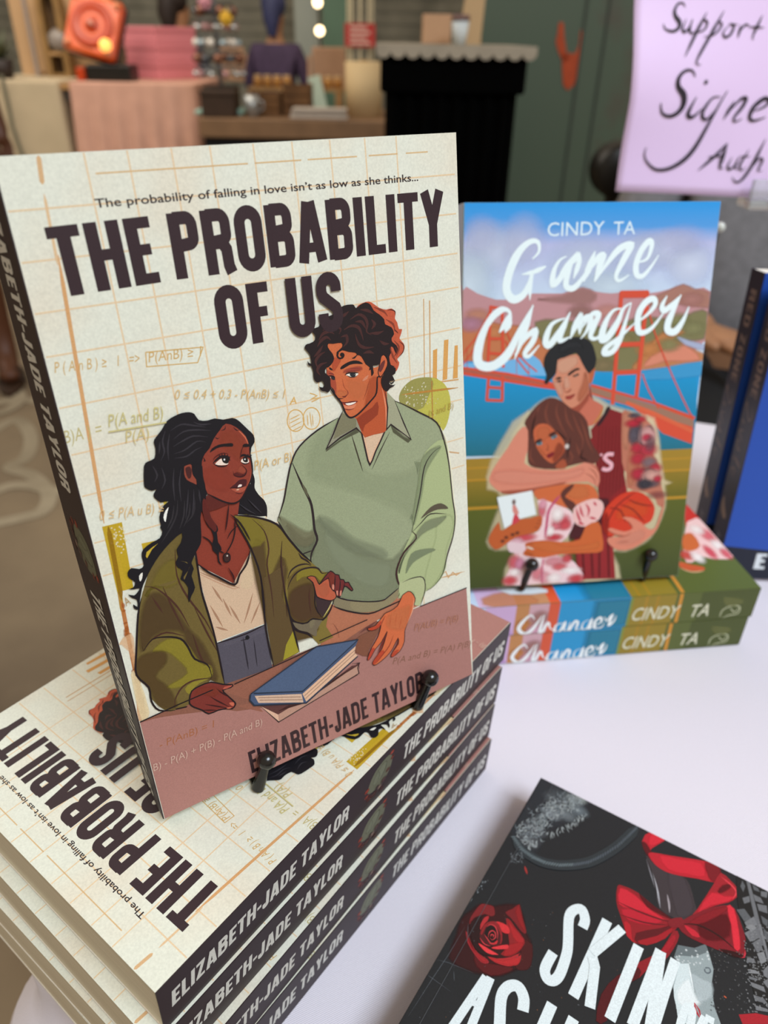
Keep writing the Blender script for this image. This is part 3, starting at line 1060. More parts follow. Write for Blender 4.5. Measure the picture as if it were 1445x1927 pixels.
P #d2b496 1 0 0:548 1753 756 1553 884 1713 910 1685 932 1548 922 1187 794 1184 579 1184 562 1463
P #e2c7a4 0.8 2 0:800 1530 889 1705 920 1591 866 1480 819 1497
L #b58a6c 0.7 3 0.4 0.7:560 1705 732 1555 791 1507
L #b58a6c 0.7 3 0.4 0.7:619 1583 666 1449
L #b58a6c 0.7 3 0.4 0.7:671 1474 706 1328
L #b58a6c 0.7 3 0.4 0.7:707 1407 755 1254
L #b58a6c 0.7 3 0.4 0.7:872 1438 814 1312 779 1245
L #b58a6c 0.7 3 0.4 0.7:909 1356 826 1226
L #b58a6c 0.7 3 0.4 0.7:584 1455 637 1275
L #b58a6c 0.7 3 0.4 0.7:592 1293 666 1236
L #c59a7c 1 3 0.2 0.35:550 1699 687 1571 767 1510 801 1536
P #54505b 1 0 0:565 1176 921 1181 921 830 576 849
L #20161a 1 3 0.1 0.45:565 1176 667 1167 791 1164 921 1181
L #20161a 1 0 0.1 0.3:615 1148 772 1123 914 1135
L #2b2730 1 0 0.2 0.5:756 1144 754 890
L #2b2730 1 0 0.2 0.35:825 1101 817 884
P #17151a 1 2 0:772 1143 786 1152 799 1134 790 1116 772 1123
P #6b6672 0.6 0 0:616 1154 738 1145 737 1124 618 1133
P #6b6672 0.6 0 0:800 1140 910 1150 908 1123 802 1118
P #6d5d30 1 0 0:482 1999 597 2054 546 1871 551 1710 544 1548 559 1304 367 1214 99 1329 120 1483 178 1643 220 1731 264 1817 345 1902
P #6d5d30 1 2 0:223 1729 328 1824 430 1848 490 1876 544 1773 551 1467 574 1193 576 849 491 924 337 811 230 807 175 826 108 950 105 1047 55 1177 146 1562 189 1668
P #83742f 0.6 3 1.4:326 1812 428 1837 435 1700 341 1673 261 1703 214 1659
P #57412a 0.6 3 1.4:231 1665 330 1615 417 1364 492 1200 540 929 479 929 375 1142 386 1324 286 1391 195 1377 115 1308 144 1500
P #95882f 0.75 3 0.8:175 1282 274 1331 377 1275 447 1083 509 1028 501 947 390 970 294 959 209 998 356 1041 311 1170 258 1246
P #5d4728 0.7 3 1.2:85 1269 175 1282 247 1251 243 1173 161 1102 220 994 245 827 139 879 108 1032 58 1163
P #9a8d33 0.8 2 0:319 933 377 962 481 939 420 935 368 910 338 882
L #4a2c22 1 3 0.4 0.6:218 1730 281 1695 348 1596 395 1489 428 1360
L #4a2c22 1 3 0.4 0.6:323 1692 344 1572 391 1348
L #4a2c22 1 3 0.4 0.6:441 1905 419 1731 455 1568 534 1370 574 1193
L #4a2c22 1 3 0.4 0.6:484 1480 529 1278 572 1111
L #4a2c22 1 3 0.4 0.6:132 1313 192 1366 284 1379 384 1312
L #4a2c22 1 3 0.4 0.6:440 1302 462 1104 507 1015
L #4a2c22 1 3 0.4 0.6:232 819 245 884 305 954 390 970 493 937
L #4a2c22 1 3 0.4 0.6:249 1646 289 1518
L #20161a 1 3 0.3 0.6:126 1310 192 1366 278 1349 359 1302 392 1229 419 1123 489 1051 503 960 492 930
L #20161a 1 3 0.1 0.6:189 1668 146 1562 85 1321 53 1165 105 1047 101 940 134 853 230 807
L #20161a 1 3 0.1 0.5:231 813 310 796
L #20161a 1 3 0.15 0.6:596 2051 559 1939 556 1831 551 1710 547 1560 558 1427 565 1302
L #20161a 1 3 0.1 0.6:550 1765 547 1572 562 1398 574 1193 576 849
P #7d6d32 1 0 0:836 2011 981 1955 1103 1867 1172 1731 1245 1602 1313 1512 1382 1420 1434 1394 1456 1338 1416 1183 1358 988 1403 880 1287 869 1241 948 977 1000 921 1241 902 1756 849 1946
P #5c472b 0.7 2 1.2:902 1756 1002 1773 983 1481 1095 1640 1130 1522 1082 1364 1081 1178 1296 1056 1241 948 977 1000 921 1241
P #8f8130 0.6 2 0.8:856 1993 979 1943 1017 1794 915 1764
P #5d4a2b 1 0 0:962 1523 1120 1567 1062 1355 1117 1138 1125 868 931 842 932 1137
P #a3972e 0.9 0 0:1043 967 1114 1062 1133 873 1005 856
P #675528 1 2 0:1120 1440 1150 1474 1207 1503 1276 1493 1343 1460 1374 1413 1409 1405 1378 1370 1341 1332 1307 1317 1295 1181 1340 1062 1260 1089 1204 1078 1114 1143 1101 1209
P #8f812e 0.8 2 0.6:1206 1495 1275 1488 1343 1459 1374 1411 1407 1405 1358 1354 1327 1402 1263 1425 1223 1430 1182 1418
P #573e29 0.75 3 1.6:1123 1339 1198 1375 1295 1359 1305 1299 1295 1181 1341 1067 1261 1094 1184 1096 1120 1155 1103 1227
P #3a2a2c 1 0 0:1303 1263 1359 1213 1429 1177 1395 1128 1342 1074 1305 1149
L #c8bd72 1 0 0.2 0.5:1428 1170 1395 1123 1346 1072
L #2d2022 1 3 0.3 0.6:1122 1457 1155 1508 1210 1529 1271 1519 1303 1495
L #2d2022 1 3 0.3 0.6:1111 1380 1135 1426 1176 1470 1231 1490 1301 1482 1352 1457 1378 1409 1423 1405
L #2d2022 1 3 0.3 0.6:1226 1617 1243 1576 1278 1541 1304 1501
L #20161a 1 3 0.2 0.75:1094 1258 1101 1181 1124 1125 1182 1083 1222 1076 1265 1088 1339 1053 1407 1109 1449 1189
L #4a2c22 1 3 0.3 0.45:1278 1337 1261 1288 1256 1196 1257 1134
L #20161a 1 3 0.2 0.45:1301 1375 1307 1298 1295 1204 1307 1133 1341 1067
P #706550 1 0 0:1115 1123 1181 1078 1221 1071 1264 1085 1334 1050 1285 992 1277 947 1261 948 1212 1003 1154 1041 1120 1089
P #8a7f62 0.7 2 0:1241 1083 1281 1072 1242 1015 1233 1052
L #20161a 1 3 0.2 0.8:1105 1146 1125 1062 1186 1009 1215 987 1246 938
L #20161a 1 3 0.1 0.6:832 1988 864 1893 907 1754 941 1536 928 1238
L #4a2f22 1 3 0.3 0.5:945 1953 1013 1845 1024 1715 996 1608 998 1409 988 1214
L #3d2620 1 3 0.3 0.6:1122 1741 1092 1575 1090 1334 1081 1178
L #20161a 1 3 0.1 0.65:836 2013 970 1958 1103 1867 1173 1737 1246 1608 1313 1519
L #20161a 1 3 0.1 0.6:943 1529 919 1142 931 842
L #20161a 1 3 0.1 0.6:1087 1383 1104 1144 1132 865
P #b85c40 1 2 0:1262 1418 1285 1422 1318 1405 1332 1372 1346 1335 1376 1352 1414 1362 1445 1313 1455 1243 1464 1197 1439 1178 1402 1185 1359 1213 1317 1248 1309 1297 1300 1366
L #20161a 1 2 0 0.35:1262 1418 1285 1422 1318 1405 1332 1372 1346 1335 1376 1352 1414 1362 1445 1313 1455 1243 1464 1197 1439 1178 1402 1185 1359 1213 1317 1248 1309 1297 1300 1366 1262 1418
P #c96f4e 0.5 3 0.8:1271 1418 1314 1402 1330 1355 1344 1322 1392 1333 1406 1299 1410 1251 1379 1225 1337 1259 1316 1314 1305 1373
P #6e2a28 1 2 0:1346 1335 1397 1381 1442 1407 1474 1368 1501 1354 1506 1319 1533 1305 1542 1278 1568 1273 1579 1245 1598 1200 1584 1198 1563 1228 1537 1251 1514 1217 1491 1182 1474 1198 1455 1243 1446 1247 1424 1293 1418 1360
L #20161a 1 2 0 0.35:1346 1335 1397 1381 1442 1407 1474 1368 1501 1354 1506 1319 1533 1305 1542 1278 1568 1273 1579 1245 1598 1200 1584 1198 1563 1228 1537 1251 1514 1217 1491 1182 1474 1198 1455 1243 1446 1247 1424 1293 1418 1360 1346 1335
P #8d3e30 0.6 2 0.6:1422 1359 1445 1392 1469 1361 1461 1289 1439 1259 1426 1311
L #20161a 1 3 0.3 0.4:1472 1364 1463 1307 1451 1245
L #20161a 1 3 0.3 0.4:1506 1319 1500 1265 1482 1205
L #20161a 1 3 0.3 0.4:1537 1280 1525 1236 1497 1190
P #d08672 1 2 0:1443 1300 1456 1290 1450 1255 1437 1269
P #d08672 1 2 0:1467 1239 1480 1234 1474 1198 1466 1211
P #d08672 1 2 0:1496 1228 1509 1224 1499 1189 1491 1194
P #7a312a 1 2 0:336 856 358 899 416 913 491 908 564 856 626 824 613 809 556 812 578 759 619 684 620 659 595 640 556 659 501 674 434 676 397 725 350 772 327 813
L #20161a 1 2 0 0.5:336 856 358 899 416 913 491 908 564 856 626 824 613 809 556 812 578 759 619 684 620 659 595 640 556 659 501 674 434 676 397 725 350 772 327 813 336 856
P #90402f 0.5 3 1.2:377 890 447 892 521 846 545 805 491 794 427 837 379 848
P #c4604e 0.8 2 0:570 832 623 823 611 813 562 815
P #c5684f 1 2 0:581 696 613 684 609 658 594 665
P #c5684f 1 2 0:558 667 592 654 581 648 561 657
L #3a1618 1 3 0.4 0.5:520 841 544 799 595 732
L #3a1618 1 3 0.4 0.5:467 803 504 752 574 669
L #3a1618 1 3 0.4 0.5:424 760 478 722 562 662
L #3a1618 1 3 0.4 0.5:397 725 444 702 492 678
P #17151b 1 2 0:592 2705 634 2712 675 2708 704 2691 723 2650 773 2636 817 2639 868 2620 923 2618 954 2598 977 2570 1010 2524 1038 2484 1037 2439 1012 2411 998 2358 999 2420 986 2485 935 2553 878 2593 837 2564 791 2521 755 2469 723 2444 696 2401 688 2342 690 2263 695 2198 680 2174 690 2042 718 1974 712 1937 676 1963 652 2018 636 2117 578 1979 531 1994 592 2055 531 2021 389 2040 396 2103 430 2139 469 2206 440 2221 414 2222 385 2259 386 2286 406 2308 379 2305 349 2330 344 2358 365 2460 390 2481 432 2491 448 2546 446 2583 460 2606 503 2643 542 2686
P #17151b 1 2 0:472 2221 630 2175 650 2134 626 2060 611 1946 595 1891 559 1848 529 1804 519 1783 526 1744 504 1702 511 1618 480 1573 455 1531 459 1581 469 1633 450 1684 435 1708 458 1755 431 1789 428 1826 449 1855 448 1904 482 1940 499 1999 421 1960 345 1902 285 1840 234 1774 203 1725 168 1635 155 1597 132 1612 133 1642 153 1616 158 1663 136 1683 117 1715 149 1697 174 1712 188 1731 158 1736 124 1748 155 1749 172 1779 144 1818 144 1854 171 1874 213 1853 242 1867 242 1926 258 1967 316 1994 366 2007 391 2051 386 2110 403 2167
P #f0efe6 1 2 0:411 2125 428 2160 453 2181 435 2141 418 2095
P #e8e6da 1 2 0:202 1810 226 1825 215 1787 200 1774
P #6d5d30 1 2 0:456 1713 489 1744 505 1769 489 1744 458 1694
P #6d5d30 1 2 0:454 1823 490 1805 495 1791 479 1809
P #c9ab36 0.9 2 0:274 1944 349 1977 307 1950 269 1905
P #f2f0e6 0.0 2 0:125 1730 167 1732 186 1732 166 1702 140 1703
P #17151b 1 2 0:661 2131 681 2090 684 2042 706 1975 707 1915 705 1867 719 1813 699 1801 692 1742 705 1703 682 1739 685 1788 663 1826 668 1873 683 1905 676 1967 653 2028 644 2101
L #322f33 0.9 3 0.3 0.5:512 2209 490 2124 438 2048 370 1976
L #322f33 0.9 3 0.3 0.5:552 2197 529 2101 488 2026
L #322f33 0.9 3 0.3 0.5:581 2177 562 2102 516 2035
L #322f33 0.9 3 0.3 0.5:614 2179 589 2100 536 2052
L #322f33 0.9 3 0.3 0.5:485 2183 461 2110 417 2049
L #37343a 0.9 3 0.4 0.5:551 2626 617 2648 686 2626 756 2600
L #37343a 0.9 3 0.4 0.5:556 2572 624 2604 702 2596 784 2572
L #37343a 0.9 3 0.4 0.5:548 2531 604 2550 675 2565 756 2540
L #37343a 0.9 3 0.4 0.5:545 2489 609 2495 690 2529 740 2511
L #37343a 0.9 3 0.4 0.5:545 2462 612 2456 670 2480 715 2490
L #37343a 0.9 3 0.4 0.5:522 2633 495 2576 493 2513 463 2467
L #37343a 0.9 3 0.4 0.5:543 2612 518 2539 507 2456
L #37343a 0.9 3 0.4 0.5:480 2580 462 2510
L #37343a 0.9 3 0.4 0.5:568 2391 541 2304 531 2194
L #37343a 0.9 3 0.4 0.5:529 2407 506 2314 495 2205
L #37343a 0.9 3 0.4 0.5:586 2258 565 2173 536 2078
L #37343a 0.9 3 0.4 0.5:617 2249 601 2162 576 2089
L #37343a 0.9 3 0.4 0.5:648 2240 642 2150
L #37343a 0.9 3 0.4 0.5:413 2448 427 2390 404 2353
L #37343a 0.9 3 0.4 0.5:460 2425 465 2347 435 2300
L #37343a 0.9 3 0.4 0.5:879 2075 929 2018 971 1981
L #37343a 0.9 3 0.4 0.5:940 2087 978 2028 1012 1975
L #37343a 0.9 3 0.4 0.5:690 2647 728 2622 791 2613
P #8a3b2c 1 2 0:878 2593 936 2558 987 2490 999 2420 997 2352 997 2283 983 2229 940 2158 896 2106 853 2091 809 2104 758 2140 695 2198 690 2263 688 2342 696 2401 723 2444 755 2469 791 2521 837 2564
P #a04a33 0.4 3 1.6:845 2546 911 2542 962 2474 964 2383 924 2348 868 2419 823 2486
P #a44635 0.5 3 2:711 2347 776 2341 837 2303 858 2228 795 2187 724 2236 698 2306
P #5f2620 0.95 2 0:694 2193 763 2135 814 2101 796 2093 686 2085 676 2152
P #6d2c26 0.7 2 0:655 2158 678 2163 690 2042 713 1976 695 1942 646 2044
L #c9694a 1 3 0.4 0.4:939 2546 981 2486 997 2426
L #b8593f 1 3 0.4 0.35:991 2279 977 2224 941 2170
P #8f4433 1 2 0:586 2402 619 2408 636 2395 633 2335 648 2302 642 2268 623 2281 586 2314 577 2355
L #20161a 1 2 0 0.35:586 2402 619 2408 636 2395 633 2335 648 2302 642 2268 623 2281 586 2314 577 2355 586 2402
P #4b2524 0.9 2 0:594 2389 621 2390 626 2359 614 2323 598 2322 591 2357
P #8f4433 1 0 0:650 2383 666 2337 659 2333 647 2353
P #17151b 1 2 0:633 2396 655 2396 694 2374 675 2267 658 2237 641 2265 643 2304 628 2341
P #1c1417 1 2 0:753 2443 770 2466 811 2478 855 2475 898 2467 895 2446 841 2459 797 2459
P #1c1417 1 2 0:957 2428 968 2445 996 2438 999 2420
P #efdccb 1 2 0:772 2365 794 2382 824 2391 850 2362 847 2345 811 2349
P #1b1716 1 2 0:820 2403 848 2402 860 2370 848 2351 827 2359 818 2375
B #ffffff 1 0:832 2380 7 8
L #20161a 1 3 0.2 0.75:760 2376 791 2394 820 2403 857 2388 864 2364
L #20161a 1 3 0.3 0.4:760 2376 789 2349 832 2338 850 2345
L #20161a 1 0 0.4 0.35:809 2400 806 2418
L #20161a 1 0 0.4 0.35:823 2402 823 2419
L #20161a 1 0 0.4 0.35:837 2402 842 2417
L #20161a 1 0 0.4 0.35:850 2395 860 2407
L #20161a 1 0 0.4 0.35:859 2382 871 2390
L #4d1d1b 1 3 0.3 0.35:763 2390 777 2408 823 2422 861 2410
P #efdccb 1 2 0:931 2341 949 2359 972 2359 984 2327 960 2322
P #1b1716 1 2 0:950 2364 975 2361 976 2329 956 2331 946 2345
B #ffffff 1 0:959 2349 6 7
L #20161a 1 3 0.2 0.7:930 2369 952 2378 984 2361 1001 2345
L #20161a 1 3 0.3 0.35:931 2338 954 2320 983 2321
L #20161a 1 0 0.4 0.35:962 2372 964 2383
L #20161a 1 0 0.4 0.35:979 2366 986 2378
L #20161a 1 0 0.4 0.35:992 2356 1008 2367
L #4d1d1b 1 3 0.3 0.3:929 2358 935 2379 953 2420 967 2434
P #5c2220 0.9 3 0.4:875 2275 901 2280 933 2260 951 2266 942 2246 913 2245 886 2258
P #ad5640 0.6 3 1:924 2314 950 2295 955 2271 928 2267 902 2285
L #351416 1 3 0.4 0.35:875 2292 874 2270 891 2255 919 2246 946 2253 957 2282 931 2323
P #4a1d20 1 2 0:835 2193 873 2212 905 2230 947 2221 946 2198 929 2167 897 2182 863 2189
P #a9533f 1 2 0:843 2188 885 2180 937 2180 928 2156 897 2147 865 2162
P #f3e0d4 1 2 0:886 2188 897 2200 914 2196 909 2185 891 2181
B #f0c0a0 0.9 0:884 2171 14 7
L #2a1013 1 3 0.3 0.35:835 2193 863 2189 885 2182 934 2180
L #5a221f 1 3 0.3 0.3:864 2156 890 2143 914 2142
L #20161a 1 3 0.1 0.5:998 2415 997 2352 997 2283 982 2223 940 2158 896 2106 853 2091 809 2104 758 2140 695 2198
L #20161a 1 3 0.3 0.4:814 2100 786 2001 763 1936
L #17151b 1 3 0.4 0.28:873 2583 867 2563 841 2558
L #17151b 1 3 0.4 0.28:920 2562 933 2542 954 2534
L #17151b 1 3 0.4 0.28:798 2530 812 2516 826 2518
L #17151b 1 3 0.4 0.28:709 2426 715 2402 705 2405
L #20161a 1 3 0.1 0.4:615 1939 653 1896 677 1840 731 1782
L #20161a 1 3 0.1 0.4:831 1979 823 1915 794 1844 742 1781
L #20161a 1 3 0.3 0.35:858 1946 800 1916 764 1872
L #20161a 1 3 0.2 0.35:696 1882 715 1827 706 1805
P #3d2421 1 3 0:724 1775 745 1781 762 1761 756 1726 735 1721 720 1738
L #20161a 1 3 0 0.35:724 1775 745 1781 762 1761 756 1726 735 1721 720 1738 724 1775
B #e8ddd0 1 0:745 1762 7 8
L #20161a 1 3 0.1 0.65:551 1775 606 1697 665 1638 760 1549 803 1608 860 1665 901 1753
L #3a1418 1 3 0.4 0.5:737 1682 761 1610 760 1549
L #4a1a1c 1 3 0.5 0.35:807 2064 781 1976 760 1922
L #20161a 1 3 0.2 0.5:810 2027 864 1950 911 1812
P #5c3834 1 0 0:789 567 1145 445 1584 577 1587 532 1565 473 900 378
P #d9b096 1 0 0:789 567 908 433 1581 552 1579 484 906 371 858 450
P #c59a86 0.8 0 0:908 433 1582 556 1579 481 906 371
P #5c3834 1 0 0:856 534 1097 434 1526 577 1574 564 904 461
L #20161a 1 0 0.05 0.4:791 566 903 369 1333 442 1578 485 1572 539 1592 573 1528 593
P #475673 1 0 0:738 698 1259 859 1600 781 1567 728 1554 684 1582 638 1128 436 743 598 724 656
P #dfb697 1 0 0:1109 522 1572 734 1557 682 1579 647 1129 444
P #d3b299 1 0 0:762 670 1102 525 1107 447 780 601
P #526482 0.9 0 0:766 696 1261 850 1588 778 1112 543
L #a27f6b 0.8 0 0 0.3:786 643 1091 505
L #a27f6b 0.8 0 0 0.3:790 620 1103 474
L #a27f6b 0.8 0 0 0.3:1121 499 1564 704
L #a27f6b 0.8 0 0 0.3:1125 472 1566 678
L #27303f 1 0 0 0.45:758 693 1112 543 1596 779
L #27303f 1 0 0 0.45:738 698 1262 861 1600 781
L #27303f 1 0 0 0.55:734 695 723 651 747 596 1128 433 1579 642
L #20161a 1 0 0 0.45:4 824 256 839 493 846
L #20161a 1 0 0 0.4:639 826 1119 849 1267 862
L #20161a 1 0 0 0.4:2157 847 2600 847
L #20161a 1 0 0 0.4:1293 896 1690 914
T #35252a 1 C 0 0.215 0.165 0.075 *:151 3417 658 3425 329 0|THE
T #35252a 1 C 0 0.212 0.16 0.068 *:745 3427 2521 3415 330 0|PROBABILITY
T #35252a 1 C 0 0.215 0.165 0.075 *:926 3020 1724 3012 337 0|OF US
T #2c2327 1 G 0 0 0.012 0 *:406 3813 2340 3810 43 0|The probability of falling in love isn’t as low as she thinks...
T #352226 1 C 0 0.19 0.15 0.085 *:646 37 2141 62 194 0|ELIZABETH-JADE TAYLOR
T #dcb163 0.7224999999999999 G 0.15 0 0 0 *:30 3056 459 3026 59 0|P ( A n B ) ≥   1   =>
T #dcb163 0.7224999999999999 G 0.15 0 0 0 *:510 3023 803 3005 59 0|P(AnB) ≥ 1
L #dcb163 0.8 0 0 0.3:504 3079 824 3052 778 2973 494 3002 504 3079
T #dcb163 0.7224999999999999 G 0.15 0 0 0 *:607 2800 1266 2668 56 0|0 ≤ 0.4 + 0.3 - P(AnB) ≤ 1
T #c9bd72 0.7224999999999999 G 0.15 0 0 0 *:227 2723 524 2707 73 0|P(A and B)
L #cbbf7a 0.9 0 0 0.4:219 2697 537 2679
T #d0bd78 0.7224999999999999 G 0.15 0 0 0 *:297 2617 426 2611 70 0|P(A)
T #cdbf80 0.7224999999999999 G 0.15 0 0 0 *:-9 2683 185 2687 73 0|B)A ) =
T #dfb878 0.7224999999999999 G 0.15 0 0 0 *:63 2216 417 2162 64 0|0 ≤ P(A u B) ≤
T #dcb163 0.7224999999999999 G 0.15 0 0 0 *:1011 2264 1264 2261 64 0|P(A or B)
T #b89a44 0.7224999999999999 G 0.15 0 0 0 *:2325 2314 2536 2325 50 0|(x and B)
T #a87a2a 0.7224999999999999 G 0.15 0 0 0 *:92 1643 123 1653 59 0|A
T #b3704a 0.7224999999999999 G 0.15 0 0 0 *:80 568 449 554 59 0|- P(AnB) = 1
T #d8b7a6 0.7224999999999999 G 0.15 0 0 0 *:8 420 778 414 59 0|B) - P(A) + P(B) - P(A and B)
T #b47a5c 0.7224999999999999 G 0.15 0 0 0 *:2085 656 2500 577 62 0|P(AUB) = P(B)
T #8f6450 0.765 G 0.15 0 0 0 *:1872 434 2618 283 59 0|P(A and B) = P(A) P(B)
'''
